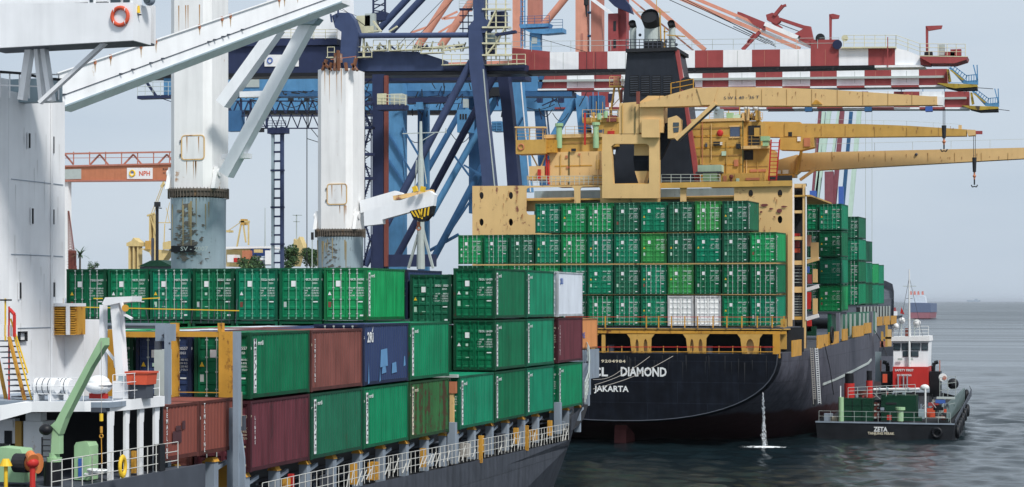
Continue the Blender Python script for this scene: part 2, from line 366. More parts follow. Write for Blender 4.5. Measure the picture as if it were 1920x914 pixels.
# white stream of cooling water is built with the tan ship
# ------------------------------------------------------------ containers
CW, CH = 2.37, 2.78
def shell_mb(Lc, H, far=True):
    """corrugated box, door end at y=0 open to the recessed doors; local origin: bottom, door end, centre x"""
    m = MB(); w = CW/2; d = .024; p = .28; n = int(round((Lc-.3)/p)); p = (Lc-.3)/n
    prof = []
    for i in range(n):
        y = .15+i*p; prof += [(y, 0), (y+p*.28, 0), (y+p*.40, -d), (y+p*.88, -d)]
    prof.append((Lc-.15, 0))
    for sx in (1, -1):
        vs = []
        for y, o in prof: vs += [(sx*(w-.02+o), y, .14), (sx*(w-.02+o), y, H-.10)]
        m.add(vs, [(2*i, 2*i+2, 2*i+3, 2*i+1) for i in range(len(prof)-1)])
    vs = []
    for y, o in prof: vs += [(-w+.06, y, H-.015+o*.6), (w-.06, y, H-.015+o*.6)]
    m.add(vs, [(2*i, 2*i+1, 2*i+3, 2*i+2) for i in range(len(prof)-1)])
    m.add([(-w+.05, Lc-.05, .1), (w-.05, Lc-.05, .1), (w-.05, Lc-.05, H-.05), (-w+.05, Lc-.05, H-.05)], [(0,1,2,3)])
    m.add([(-w+.05, .12, .1), (w-.05, .12, .1), (w-.05, Lc-.1, .1), (-w+.05, Lc-.1, .1)], [(0,1,2,3)])
    return m
def frame_mb(Lc, H):
    m = MB(); w = CW/2
    for sx in (-1, 1):
        for y in (0, Lc-.15): m.box(sx*w, sx*(w-.13), y+.002, y+.148, .12, H-.12)
        m.box(sx*w, sx*(w-.06), .15, Lc-.15, .03, .17); m.box(sx*w, sx*(w-.06), .15, Lc-.15, H-.10, H-.01)
        for y in (0, Lc-.17):
            for z in (0, H-.12): m.box(sx*(w+.004), sx*(w-.17), y-.004, y+.174, z, z+.12)
    for y in (.01, Lc-.12):
        m.box(-w+.17, w-.17, y, y+.11, .01, .15); m.box(-w+.17, w-.17, y, y+.11, H-.13, H-.01)
    return m
def door_mb(sx, H):
    m = MB(); w = CW/2; a, b = .012, w-.15; z0, z1 = .16, H-.14; n = 5; y = .065; d = .032
    x0, x1 = (a, b) if sx > 0 else (-b, -a)
    hgt = (z1-z0)/n; prof = []
    for i in range(n):
        z = z0+i*hgt; prof += [(z, 0), (z+hgt*.12, 0), (z+hgt*.22, d), (z+hgt*.78, d), (z+hgt*.88, 0)]
    prof.append((z1, 0)); vs = []
    for z, o in prof: vs += [(x0+.06, y+o, z), (x1-.06, y+o, z)]
    m.add(vs, [(2*i, 2*i+1, 2*i+3, 2*i+2) for i in range(len(prof)-1)])
    m.box(x0, x0+.06, y-.012, y+.05, z0, z1); m.box(x1-.06, x1, y-.012, y+.05, z0, z1)
    return m
def rod_mb(x, H):
    m = MB(); m.tube((x, .02, .06), (x, .02, H-.06), .019, n=6)
    for z in (.1, .35, H*.40, H*.62, H-.3, H-.1): m.box(x-.045, x+.045, -.005, .05, z-.03, z+.03)
    return m
def rect(m, x0, x1, z0, z1, y): return m.add([(x0,y,z0),(x1,y,z0),(x1,y,z1),(x0,y,z1)], [(0,1,2,3)])
def letter_mb(H, code, k):
    m = MB(); y = .052; R = (1,0,0); U = (0,0,1); s = H/2.78; zz = H
    def tx(t, x, z, sz): text_mb(m, t, (x, y, z), R, U, sz, ax='LEFT', bold=.012)
    tx(code[0], .22, zz-.62, .16); tx(code[1], .62, zz-.62, .16); tx(code[2], .66, zz-.80, .13)
    for i, (a, b) in enumerate((('MAX.GR', '30,480 KG'), ('TARE', '2,230 KG'), ('NET', '28,250 KG'), ('CU.CAP', '33.2 CU.M'))):
        tx(a, .17, zz-1.06-.13*i, .10); tx(b, .58, zz-1.06-.13*i, .11)
    rect(m, .70, .96, zz-1.80, zz-1.74, y)
    if k: rect(m, .80, .98, .22, .30, y)
    return m
def me_of(mb, name, smooth=False):
    return mb.mesh(name, (0,0,0), smooth)
CODES = [('MRTU', '205571 3', '22G1'), ('SEGU', '118204 7', '22G1'), ('TEGU', '264390 1', '22G1'), ('MRTU', '300982 5', '22G1')]
class Kit: pass
def make_kit(Lc, H):
    k = Kit(); k.L = Lc; k.H = H
    k.shell = me_of(shell_mb(Lc, H), 'shell'); k.frame = me_of(frame_mb(Lc, H), 'frame')
    k.doors = [me_of(door_mb(s, H), 'door') for s in (-1, 1)]
    k.gasket = me_of(MB().box(-CW/2+.12, CW/2-.12, .105, .13, .13, H-.11), 'gasket')
    k.rods = [[me_of(rod_mb(x, H), 'locking_rod') for x in xs] for xs in ((-.66, -.24), (.24, .66))]
    k.lets = [me_of(letter_mb(H, c, i % 2), 'lettering') for i, c in enumerate(CODES)]
    k.stick = me_of(rect(MB(), -.53, -.25, H-.98, H-.68, .045), 'placard')
    pm = MB(); pm.add([(-.98, .055, H*.48), (-.78, .055, H*.48), (-.88, .055, H*.48+.19)], [(0,1,2)])
    k.warn = me_of(pm, 'warning_sign')
    k.badge = me_of(rect(rect(MB(), -.50, -.36, H*.48, H*.48+.14, .055), -.5, -.3, H*.25, H*.25+.035, .055), 'badge')
    k.plate = me_of(rect(MB(), -.96, -.80, H*.25, H*.25+.28, .055), 'safety_plate')
    return k
def setm(o, m):
    if not o.data.materials: o.data.materials.append(None)
    o.material_slots[0].link = 'OBJECT'; o.material_slots[0].material = m
STUFFY = ('lettering', 'badge', 'side_lettering', 'side_marking', 'locking_rod')
def sub(name, me, mat, parent):
    o = bpy.data.objects.new(name, me); COL.objects.link(o); o.parent = parent; setm(o, mat)
    if name in STUFFY: o['kind'] = 'stuff'
    return o
K20 = make_kit(5.88, 2.74); K20L = make_kit(5.88, 2.56); K84 = make_kit(8.4, 2.78); K10 = make_kit(2.96, 1.98)
_fd = {}
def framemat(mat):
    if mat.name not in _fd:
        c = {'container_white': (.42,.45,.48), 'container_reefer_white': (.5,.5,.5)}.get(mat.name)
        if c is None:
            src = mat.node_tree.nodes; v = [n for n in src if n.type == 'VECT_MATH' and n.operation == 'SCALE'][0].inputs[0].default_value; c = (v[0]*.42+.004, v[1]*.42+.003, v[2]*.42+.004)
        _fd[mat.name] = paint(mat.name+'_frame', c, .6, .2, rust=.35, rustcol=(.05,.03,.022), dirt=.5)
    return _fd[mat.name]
_strips = {}
def side_strip(parent, kit, kind):
    """print on the starboard (+X) side near the door end"""
    H = kit.H; x = CW/2+.006; R = (0,1,0); U = (0,0,1)
    key = (id(kit), kind)
    if key not in _strips:
        a = MB(); b = MB()
        if kind in ('strip', 'stripold'):
            a.add([(x, .30, .22), (x, .56, .22), (x, .56, H-.25), (x, .30, H-.25)], [(0,1,2,3)])
            text_mb(b, 'MERATUS', (x+.004, .43, H/2), (0,0,-1), (0,1,0), .26, sx=1.9, bold=.02)
            text_mb(a, 'mrtli', (x, .68, H-.42), R, U, .24, sx=1.15, ax='LEFT', bold=.02)
        elif kind == 'vert':
            text_mb(a, '\n'.join('TEMASLINE'), (x, .42, H/2), R, U, .22, sx=.85, bold=.02, lsp=.92)
        elif kind == 'vertlow':
            text_mb(a, '\n'.join('LINTAS'), (x, .42, H*.58), R, U, .20, sx=.85, bold=.02, lsp=.95)
        elif kind == 'logo':
            text_mb(a, '2Ri', (x, .45, H-.62), R, U, .62, sx=.95, ax='LEFT', bold=.03)
            a.add([(x, 1.02, H-.36), (x, 1.12, H-.36), (x, 1.20, H-.10)], [(0,1,2)])
        elif kind == 'orange':
            text_mb(a, 'ONE', (x, 1.2, H*.45), R, U, .7, bold=.02)
        _strips[key] = (me_of(a, 'side_marking'), me_of(b, 'side_lettering') if b.v else None)
    a, b = _strips[key]
    cm = {'logo': M['decal'], 'stripold': M['decalsand'], 'orange': M['ink']}.get(kind, M['decal'])
    sub('side_marking', a, cm, parent)
    if b: sub('side_lettering', b, M['lead'], parent)
def container(X1, Y, Z, mat, label, group, kit=None, doors=True, strip=None, hs=1.0, tilt=0.0, detail=True, name='shipping_container', reefer=False, jit=True):
    """X1 = starboard face"""
    kit = kit or K20
    r = thing(name, label, 'container', (X1-CW/2, Y+(rnd.uniform(-.03,.03) if jit else 0), Z), group)
    r.scale = (1, 1, hs); r.rotation_euler = (tilt, 0, 0)
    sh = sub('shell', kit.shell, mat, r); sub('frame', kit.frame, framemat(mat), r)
    if detail:
        sub('gasket', kit.gasket, FRAMEDK, r)
        dl = sub('door', kit.doors[0], mat, r); dr = sub('door', kit.doors[1], mat, r)
        q_ = rnd.random(); rodm = M['rod'] if q_ < (.4 if group == GL else .2) else (M['rodgreen'] if q_ < .8 and not reefer and mat not in (BLUEC, BROWN, MAROON) else mat)
        for dd, rs in ((dl, kit.rods[0]), (dr, kit.rods[1])):
            for q in rs: sub('locking_rod', q, rodm, dd)
        if not reefer:
            sub('lettering', rnd.choice(kit.lets), M['decal'] if mat not in (BROWN, MAROON) else M['decalsand'], dr)
            sub('placard', kit.stick, M['sign'], dl)
            if rnd.random() < .8: sub('warning_sign', kit.warn, M['brightyellow'] if rnd.random() < .7 else M['decal'], dl)
            if rnd.random() < .7: sub('badge', kit.badge, M['decaldim'], dl)
            if rnd.random() < .8: sub('safety_plate', kit.plate, rnd.choice([M['decaldim'], M['rod'], BRICK]), dl)
    if strip: side_strip(r, kit, strip)
    return r
ORD = ['first', 'second', 'third', 'fourth', 'fifth', 'sixth', 'seventh', 'eighth', 'ninth', 'tenth', 'eleventh', 'twelfth']
def green(k=None): return GREENS[k] if k is not None else rnd.choice(GREENS[:6])
GL = 'containers stacked on the near ship'
# near ship, outboard row (starboard face at X=-30.95)
XA = -30.95; ZT = [6.43, 9.24, 12.05]
BY = [68.7, 74.75, 80.8, 86.9, 94.5, 100.6, 106.75, 113.6]
cn = ['first', 'second', 'third', 'fourth', 'fifth', 'sixth', 'seventh', 'last']
low = [MAROON, GREENS[3], GREENS[1], GREENRUST, GREENS[2], GREENS[0], GREENS[5], GREENS[1]]
lst = ['vertlow', 'strip', 'strip', 'stripold', 'strip', 'strip', 'strip', 'strip']
ltx = ['maroon container with short white vertical lettering', 'dull dark green container with white side strip', 'bright green container with white side strip and small logo',
       'rust streaked green container', 'clean green container standing one high', 'green container under two green ones', 'sea green container under two green ones', 'green container below the maroon and white pair']
for i, y in enumerate(BY):
    container(XA, y, ZT[0], low[i], ltx[i] + ', bottom tier of the outboard row', GL, strip=lst[i], jit=False)
up = [(GREENS[0], 'strip', K20L, 'green container with white strip resting on the maroon one'), (BROWN, 'vert', K20L, 'brown container with white vertical lettering on top of a dull green one'),
      (BLUEC, 'logo', K20, 'dark blue container with white logo and pale blue scuffs'), (GREENS[1], 'strip', K20, 'bright green container on top of the rust streaked one'), None,
      (GREENS[0], 'strip', K20, 'green container with doors facing us, middle of the three high corner'), (GREENS[2], 'strip', K20, 'green container in the middle of the second three high pile'),
      (MAROON, 'vert', K20, 'dark maroon container under the white one near the bow')]
for i, u in enumerate(up):
    if u: 
        c = container(XA, BY[i], ZT[1], u[0], u[3], GL, kit=u[2], strip=u[1], jit=False)
        if i == 2:   # pale repair patches
            x = XA+.004; y0 = BY[2]; pbl = plain('pale_blue_patch', (.11,.26,.46), .6)
            for a, b, z0, z1 in ((2.1,3.1,.75,1.6),(2.3,2.9,.45,.8),(3.6,4.3,.42,.95),(2.0,2.15,.1,.9),(.55,.72,.05,1.1),(5.2,5.5,.7,1.2)):
                put('repair_patch', MB().add([(x, y0+a, ZT[1]+z0), (x, y0+b, ZT[1]+z0+.05), (x, y0+b-.1, ZT[1]+z1), (x, y0+a+.08, ZT[1]+z1-.05)], [(0,1,2,3)]), pbl, c)
container(XA, BY[5], ZT[2], GREENS[0], 'green container with doors facing us on top of the three high corner', GL, strip='strip', jit=False)
container(XA, BY[6], ZT[2], GREENS[2], 'green container on top of the second three high pile', GL, strip='strip', jit=False)
c = container(XA, BY[7], ZT[2], WHITEC, 'pale grey white container with small blue logo topmost near the bow', GL, jit=False)
m = MB(); text_mb(m, '2Ri', (XA+.008, BY[7]+.5, ZT[2]+2.15), (0,1,0), (0,0,1), .5, ax='LEFT', bold=.03); put('side_marking', m, M['ink'], c)
# orange one by the bow
container(-37.4, 143.2, 9.3, ORANGEC, 'orange container standing alone at the bow of the near ship', GL, strip='orange', hs=.855)
# inboard rows
rowm = {(1, 0): GREENS[0], (2, 0): GREENS[3]}
inn1 = [BLUEC, GREENS[3], GREENS[0]]; nm = ['second row from the side', 'third row from the side', 'fourth row from the side', 'fifth row from the side']
for r in (1, 2, 3, 4):
    X = XA-2.5*r
    mats = [[BLUEC, MAROON, BLUEC, WHITEC], [GREENS[3], WHITEC, BROWN, BLUEC], [GREENS[0], GREENS[4], BROWN, WHITEC], [WHITEC, WHITEC, GREENS[4], GREENS[4]]][r-1]
    names = {id(BLUEC): 'dark blue', id(MAROON): 'maroon', id(WHITEC): 'white', id(BROWN): 'brown', id(GREENS[3]): 'dull green', id(GREENS[0]): 'deep green', id(GREENS[4]): 'fresh green'}
    for i, y in enumerate(BY[:4]):
        container(X, y, ZT[1]-.02*r, mats[i], names[id(mats[i])] + ' container, %s, %s from the stern' % (nm[r-1], cn[i]), GL, detail=(i == 0), kit=K20L)
    container(X, BY[0], ZT[0], [BROWN, GREENS[5], GREENS[1], GREENS[2]][r-1], 'bottom tier container in the %s, doors behind the yellow frame' % nm[r-1], GL)
# third tier across the hatch (door ends facing us)
tm = [4, 1, 0, 2, 1, 4, 1]
tn = ['rightmost of the top row with its bright side showing', 'second from the right in the top row', 'third from the right in the top row', 'fourth from the right in the top row',
      'fifth from the right in the top row', 'sixth from the right in the top row', 'seventh in the top row, behind the white tower']
TOPM = GREENS[4]
for r in range(7):
    container(-36.0-2.505*r, 94.4, 12.0, [GREENS[4], GREENS[1], GREENS[5], GREENS[0], GREENS[5], GREENS[1], GREENS[0]][r], 'green container with doors facing us, ' + tn[r], GL, strip='strip' if r == 0 else None)
for r in range(7):
    container(-36.0-2.505*r, 94.4, 9.2, GREENS[r % 6], 'green container beneath the top row, %s pile from the right' % ORD[r], GL, detail=False)
container(-33.46, 100.6, 11.72, GREENS[3], 'dark green container with doors facing us, lower than its neighbour by the corner pile', GL)
container(-33.46, 100.6, 8.9, GREENS[0], 'green container under the darker one inboard of the corner pile', GL)
container(-36.0, 100.7, 12.0, BLUEC, 'dark blue container mostly hidden behind the bright green top one', GL)
for r, mt in ((1, WHITEC),):
    container(XA-2.5*r, 113.6, ZT[2]-.1, mt, 'white container inboard of the pale grey topmost one', GL)
    container(XA-2.5*r, 113.6, ZT[1], BROWN, 'brown container inboard of the dark maroon one near the bow', GL)
# the pair of short brick red boxes at the stern end
for i, y in enumerate((61.25, 64.25)):
    container(-30.95, y, 7.40, BRICK, ('short brick red container with dark paint patches' if i == 0 else 'short brick red container beside the grey post') + ', white vertical lettering', GL, kit=K10, strip='vert', jit=False)
m = MB(); x = -30.944
for y0, y1, z0, z1 in ((62.1,62.8,8.0,8.42),(62.35,62.75,8.4,8.6),(62.85,63.1,8.45,8.75)): m.add([(x,y0,z0),(x,y1,z0),(x,y1,z1),(x,y0,z1)], [(0,1,2,3)])
put('paint_patch', m, plain('dark_patch', (.07,.03,.035), .7), [o for o in COL.objects if o.get('label','').startswith('short brick red container with dark')][0])
# ---- tan ship stern stack
GD = 'green containers stacked across the stern of the tan ship'
tiern = ['bottom', 'second', 'third', 'top']
light = {(2, 4): 6, (1, 4): 6, (3, 1): 6}
for t in range(4):
    for c_ in range(12):
        if t == 3 and not 1 <= c_ <= 8: continue
        if t == 0 and c_ > 7: continue
        z = 10.75 + t*2.86; mt = green(); re = False
        if t == 0 and c_ in (2, 3): mt = REEFER; re = True
        if (t, c_) in ((2, 4), (1, 3), (3, 2)): mt = GREENS[6]
        if (t, c_) == (2, 1): mt = GREENS[3]
        if (t, c_) == (3, 5): mt = GREENS[3]
        col = 'white' if re else ('light grass green' if mt is GREENS[6] else 'green')
        container(-27.2-2.512*c_, 174.2, z, mt, '%s container, %s from right, %s tier of the tan ship stern stack' % (col, ORD[c_], tiern[t]), GD, tilt=math.radians(.9), reefer=re, strip='strip' if (c_ == 0 or (t == 3 and c_ == 1)) else None)
GF = 'green containers stacked ahead of the tan bridge'
for t in range(4):
    for c_ in range(4):
        container(-25.2-2.512*c_, 205.4, 11.9+t*2.86, green(), 'green container, %s from the right, %s tier, just ahead of the tan bridge' % (ORD[c_], tiern[t]), GF, tilt=math.radians(.9))
for b, (X, Y, nt_) in enumerate(((-28.5, 250, 4), (-28.6, 258.6, 3), (-28.7, 268, 2), (-28.9, 277, 2))):
    for t in range(nt_):
        for c_ in range(2):
            container(X-2.512*c_, Y, 12.5+t*2.83, green(), 'green container, %s tier, %s block toward the tan bow, %s' % (tiern[t], ORD[b], 'outboard' if c_ == 0 else 'inboard'), GF, kit=K84, tilt=math.radians(.9), detail=(c_ == 0))
# ------------------------------------------------------------ helpers for flat-on members standing in a plane Y = const
def bYm(m, Y, a, b, wpx, dep=None):
    A = PY(a[0], a[1], Y); B_ = PY(b[0], b[1], Y); yc = Y/math.cos(al(a[0]))*math.cos(al(a[0])-TH); wd = wpx*yc/F
    return m.beam(A, B_, dep if dep else wd, wd) if abs((B_-A).normalized().z) < .7 else m.beam(A, B_, wd, dep if dep else wd, up=(0,1,0))
def bY(name, mat, par, Y, a, b, wpx, dep=None, **k): return put(name, bYm(MB(), Y, a, b, wpx, dep), mat, par, **k)
def polyY(name, mat, par, Y, pts, dep, **k):
    P = [PY(x, y, Y) for x, y in pts]
    return put(name, MB().prism([(p.x, p.z) for p in P], 'y', Y, Y+dep), mat, par, **k)
def boxY(name, mat, par, Y, x0, y0, x1, y1, dep, **k):
    """front face in plane Y spanning the sight lines of two corners"""
    a = PY(x0, y0, Y); b = PY(x1, y1, Y); return bx(name, a.x, b.x, Y, Y+dep, b.z, a.z, mat, par, **k)
def railing(name, mat, par, pts, h=1.05, step=1.2, r=.025, rails=3):
    m = MB()
    for a, b in zip(pts, pts[1:]):
        a = Vector(a); b = Vector(b); n = max(1, int((b-a).length/step))
        for i in range(n+1): p = a.lerp(b, i/n); m.tube(p, p+Vector((0,0,h)), r, n=4, cap=False)
        for j in range(rails): o = Vector((0,0,h*(j+1)/rails)); m.tube(a+o, b+o, r*.8, n=4, cap=False)
    return put(name, m, mat, par, kind='stuff')
def label_text(name, par, mat, s, c, right, size, bold=.01, sx=1.0, up=(0,0,1), **k):
    return put(name, text_mb(MB(), s, c, right, up, size, sx=sx, bold=bold, **k), mat, par, kind='stuff')
# ------------------------------------------------------------ near ship
NS = thing('container_ship', 'near grey hulled ship with white stern tower, loaded with green containers, cropped by the frame', 'ship', (-43.2, 60, 0))
XC = -43.2; XD = -30.1
def loft(stations, levels_fn, xc):
    m = MB(); rows = []
    for st in stations: rows.append(levels_fn(st))
    n = len(rows[0])
    for sx in (1, -1):
        base = len(m.v)
        for st, row in zip(stations, rows): m.v += [(xc+sx*w_, st[0], z) for w_, z in row]
        for i in range(len(stations)-1):
            for j in range(n-1):
                a = base+i*n+j; m.f.append((a, a+1, a+n+1, a+n))
    # end caps and deck
    return m, rows
st = [(40,13.0,12.9,12.9,5.1),(63.4,13.1,13,12.9,5.1),(80,13.1,13.1,13.1,5.05),(100,13.1,13.1,13,4.8),(113.4,13.1,12.9,12.0,4.65),(113.5,13.1,12.9,12.0,6.1),
      (117,12.7,11.9,10.8,6.3),(121,12.0,10.8,9.2,6.5),(127,10.7,9.0,7.0,6.9),(134,9.0,7.0,5.0,7.6),(142,6.9,4.6,2.8,8.3),(150,4.5,2.4,.9,8.8),(157,2.0,.6,.15,9.2),(160,.2,.1,.05,9.3)]
m, rows = loft(st, lambda s: [(s[3], -1.5), (s[3], 1.8), (s[2], 4.2), (s[1], s[4])], XC)
put('hull', m, M['hullgrey'], NS)
m = MB()
for i in range(len(st)-1):
    a, b = st[i], st[i+1]
    if b[0]-a[0] < .2: continue
    dz = .3 if a[0] < 113.4 else 1.0
    m.add([(XC-a[1]+.05, a[0], a[4]-dz), (XC+a[1]-.05, a[0], a[4]-dz), (XC+b[1]-.05, b[0], b[4]-dz), (XC-b[1]+.05, b[0], b[4]-dz)], [(0,1,2,3)])
put('deck', m, M['dark'], NS)  # deck coloured dark for the shade under the containers
# raised dark quarter at the stern, mooring deck behind its rail
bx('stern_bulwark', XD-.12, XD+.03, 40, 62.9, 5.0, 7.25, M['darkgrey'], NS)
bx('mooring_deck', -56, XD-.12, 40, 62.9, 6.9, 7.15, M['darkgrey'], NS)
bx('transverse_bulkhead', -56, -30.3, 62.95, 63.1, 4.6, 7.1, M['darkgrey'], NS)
# hatch coaming and cover, blackened for the shade under the containers
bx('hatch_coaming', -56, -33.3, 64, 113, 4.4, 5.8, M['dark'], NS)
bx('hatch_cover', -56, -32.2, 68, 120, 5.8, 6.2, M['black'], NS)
# container stanchions with yellow cone feet
def stanchion(y, x=XA-.35, z0=4.7, z1=6.24, wdt=.36, tall=False):
    p = bx('container_stanchion', x-wdt/2, x+wdt/2, y-.16, y+.20, z0, z1, M['grey'], NS)
    c = MB(); c.prism([(x-.22, z1), (x+.22, z1), (x+.12, z1+.16), (x-.12, z1+.16)], 'y', y-.2, y+.22); put('twist_lock', c, M['yellow'], p)
    b = MB(); b.beam((x, y, z1-.35), (x, y+1.3, z1-.1), .14); put('bracket', b, M['grey'], p)
for y0 in BY:
    for k in ((.12, 3.05) if y0 not in (86.9, 113.6) else (.12, 3.05, 5.95)): stanchion(y0+k)
for y in (62.9, 66.0): stanchion(y, z0=6.0, z1=7.05)
for y in (66.8, 92.8, 113.0): bx('lashing_column', XA-.1, XA+.3, y, y+.35, 5, 6.9 if y > 67 else 9.0, M['grey'], NS)
# dark pipes and brackets in the side passage
m = MB()
for z, x in ((5.55, -32.1), (5.8, -32.0), (5.3, -31.9)): m.tube((x, 64, z), (x, 119, z), .06, n=6)
put('passage_pipe', m, M['darkgrey'], NS, kind='stuff')
for i, y in enumerate((70.6, 76.9, 82.6, 90.2, 96.1, 102.4, 108.9, 115.2)): bx('lashing_box', XA-.5, XA-.1, y, y+.5, 4.9, 5.5+.1*(i % 3), M[['rope', 'darkgrey', 'yellow', 'grey'][i % 4]], NS)
bx('fire_box', XA-.25, XA-.05, 72.9, 73.1, 4.9, 6.0, M['red'], NS)
# orange lashing gear between
for y in (72, 79.4, 88.6, 97.9, 104.4, 111.5): bx('hydrant_box', XA-.1, XA+.15, y, y+.25, 5.0, 5.9, M['yellow'], NS)
# side passage walls behind stanchions
for y in range(66, 113, 6): bx('web_frame', -33.3, -32.2, y, y+.25, 4.6, 5.9, M['grey'], NS)
# railing along the deck edge with netting
pts = [(XD-.05, y, 5.12 if y < 80 else 5.12-(y-80)*.0135) for y in (68, 74, 80, 86, 92, 98, 104, 110, 113)]
railing('deck_railing', M['railwhite'], NS, pts, h=.98, step=.55, r=.02)
m = MB()
for i in range(64):
    y = 76+i*.58; z = 5.1-(max(0, y-80))*.0135
    if rnd.random() < .6: m.beam((XD, y, z+rnd.uniform(.0,.3)), (XD, y+rnd.uniform(.15,.7), z+rnd.uniform(.5,.9)), .035)
put('safety_net', m, M['railwhite'], NS, kind='stuff')
for y in (95.2, 103.7): bx('gangway_post', XD-.06, XD+.1, y, y+.18, 4.7, 6.1, M['yellow'], NS)
# bow platform fittings
railing('bow_railing', M['rod'], NS, [(XC+12.0, 121, 6.5), (XC+10.7, 127, 6.9), (XC+9, 134, 7.6), (XC+6.9, 142, 8.3), (XC+4.5, 150, 8.8)], h=1.3, step=2.0, r=.05)
for x, y, z, h in ((-33.0,128,6.9,2.2),(-34.2,133,7.4,3.0)): bx('mooring_bollard', x-.25, x+.25, y, y+.4, z-1, z+h*.4, M['grey'], NS)
a = PX(1100, 655, -36.2); bx('container_pedestal', -38.9, -37.2, 143.4, 148.8, 7.0, 9.25, M['grey'], NS)
# ---- lashing frames (orange goal posts) before the first bay
GP = NS
YG = 67.9
boxY('lashing_frame_post', M['yellow'], GP, YG, 410, 622, 436, 752, .35)
boxY('lashing_frame_post', M['yellow'], GP, YG, 319, 606, 329, 752, .35)
boxY('lashing_frame_beam', M['yellow'], GP, YG+.03, 329, 622, 410, 632.5, .28)
boxY('lashing_frame_post', M['yellow'], GP, YG, 408, 606, 415, 622, .3)
boxY('lashing_frame_beam', M['yellow'], GP, YG+.03, 145, 622, 291, 633, .28)
boxY('lashing_frame_post', M['yellow'], GP, YG, 202, 618, 215, 745, .3)
boxY('lashing_frame_rail', M['yellow'], GP, YG-.2, 329, 735, 410, 737.5, .08)
for x0, x1, y0, y1 in ((379, 385, 865, 914), (408, 436, 866, 914)): boxY('lower_frame_post', M['yellow'], GP, YG-.3, x0, y0, x1, y1, .3)
boxY('walkway_beam', M['grey'], GP, YG+.1, 146, 606, 310, 611, .5)
boxY('walkway_beam', M['darkgrey'], GP, YG+.1, 146, 611.5, 310, 617, .5)
m = MB()
for x in range(150, 450, 14): bYm(m, YG+.2, (x+rnd.uniform(-3,3), rnd.uniform(560,582)), (x+rnd.uniform(-3,3), 606), .9, .04)
put('lashing_rod', m, M['darkgrey'], GP, kind='stuff')
m = MB(); bYm(m, YG, (145, 576), (448, 583), 1.8, .06); put('life_line', m, M['brightyellow'], GP)
m = MB(); bYm(m, YG+.1, (176, 560), (192, 560), 2, .06); bYm(m, YG+.1, (249, 561.5), (299, 559), 2, .06); put('life_line', m, M['brightyellow'], GP)
# tall grey guide posts
boxY('guide_post', M['grey'], GP, 66.0, 436.5, 622, 447, 914, .25)
polyY('guide_brace', M['grey'], GP, 66.1, [(441, 845), (452, 812), (458, 860), (459, 914), (448, 914), (450, 850)], .1)
boxY('guide_post', M['grey'], GP, 62.3, 308, 612, 315, 885, .25)
boxY('guide_head', M['grey'], GP, 62.6, 291, 608, 318, 640, .5)
m = MB(); bYm(m, 62.5, (297, 640), (297, 656), 8, .3); bYm(m, 62.4, (305, 628), (318, 645), 3, .1); put('guide_hinge', m, M['darkgrey'], GP)
boxY('vent_trunk', M['rod'], GP, 64.5, 289, 656, 308, 742, .6)
boxY('lashing_turnbuckle', M['darkgrey'], GP, 66.3, 447, 780, 458, 808, .15)
bY('lashing_turnbuckle', M['rope'], GP, 66.3, (453, 735), (453, 800), 1.6, .05)
# rusty twist lock pole in the one-high gap
boxY('lashing_pole', M['tanrusty'], NS, 94.3, 843, 722, 850, 812, .2); boxY('lashing_pole_head', M['terra'], NS, 94.25, 840, 716, 854, 738, .3)
bx('walkway_platform', -33.2, -31.0, 94.2, 94.5, 9.1, 9.25, M['rod'], NS)
# ---- white stern tower and boat deck
W = M['white']
ac = MB(); ac.box(-47, -37.0, 61.35, 65.3, 7.1, 20.5); ac.box(-47, -37.0, 55.5, 61.34, 9.72, 20.4); put('superstructure', ac, W, NS)
a = YX(20, -37.0); 
# aft face pieces
bx('aft_bulkhead', -47, -36.98, 55.35, 61.3, 9.7, 20.9, W, NS)
bx('casing_block', -38.5, -36.2, 65.3, 66.9, 7.4, 12.3, W, NS)
for x, y0, y1 in ((53, 250, 278), (98, 256, 288), (59, 391, 420), (98, 393, 421), (36, 530, 560), (99, 530, 557)):
    A = PX(x-2, y0, -37.0); B_ = PX(x+2, y1, -37.0)
    w_ = bx('porthole', -37.03, -36.96, A.y, B_.y+.02, B_.z, A.z, M['dark'], NS)
    bx('porthole_frame', -36.97, -36.94, A.y-.05, A.y-.002, B_.z-.04, A.z+.04, W, w_)
for y, x0, x1 in ((336, 20, 118), (477, 0, 118), (616, 20, 98)):
    A = PX(max(x0, 21), y, -36.99); B_ = PX(x1, y, -36.99); bx('weld_seam', -36.995, -36.975, A.y, B_.y, A.z-.012, A.z+.012, M['grey'], NS)
A = PX(95, 256, -36.98); bx('drain_pipe', -36.98, -36.9, A.y, A.y+.05, 9.8, 20.4, W, NS)
A = PX(37, 622, -36.9); B_ = PX(52, 640, -36.9); m = MB()
for q in ((A.y, A.y+.06, B_.z, A.z), (B_.y-.06, B_.y, B_.z, A.z)): m.box(-36.99, -36.9, *q)
m.box(-36.99, -36.9, A.y, B_.y, A.z-.05, A.z); m.box(-36.99, -36.9, A.y, B_.y, B_.z, B_.z+.05); put('square_frame', m, M['dark'], NS)
# louvre box
A = PY(98, 575, 64.6); B_ = PY(145, 628, 64.6); lv = bx('louvre_box', A.x, B_.x, 64.6, 65.2, B_.z, A.z, M['yellow'], NS)
n = 12
for i in range(n):
    z = B_.z+(A.z-B_.z)*(i+.2)/n; mm = MB(); mm.prism([(64.60, z), (64.50, z-.02), (64.52, z+.02), (64.60, z+.055)], 'x', A.x+.03, B_.x-.03); put('slat', mm, M['yellow'], lv)
m = MB(); m.box(A.x+.5*(B_.x-A.x)*1.28, A.x+.5*(B_.x-A.x)*1.55, 64.42, 64.49, B_.z, A.z+.12); m.box(A.x, B_.x, 64.45, 65.25, A.z+.002, A.z+.12); put('louvre_frame', m, W, lv)
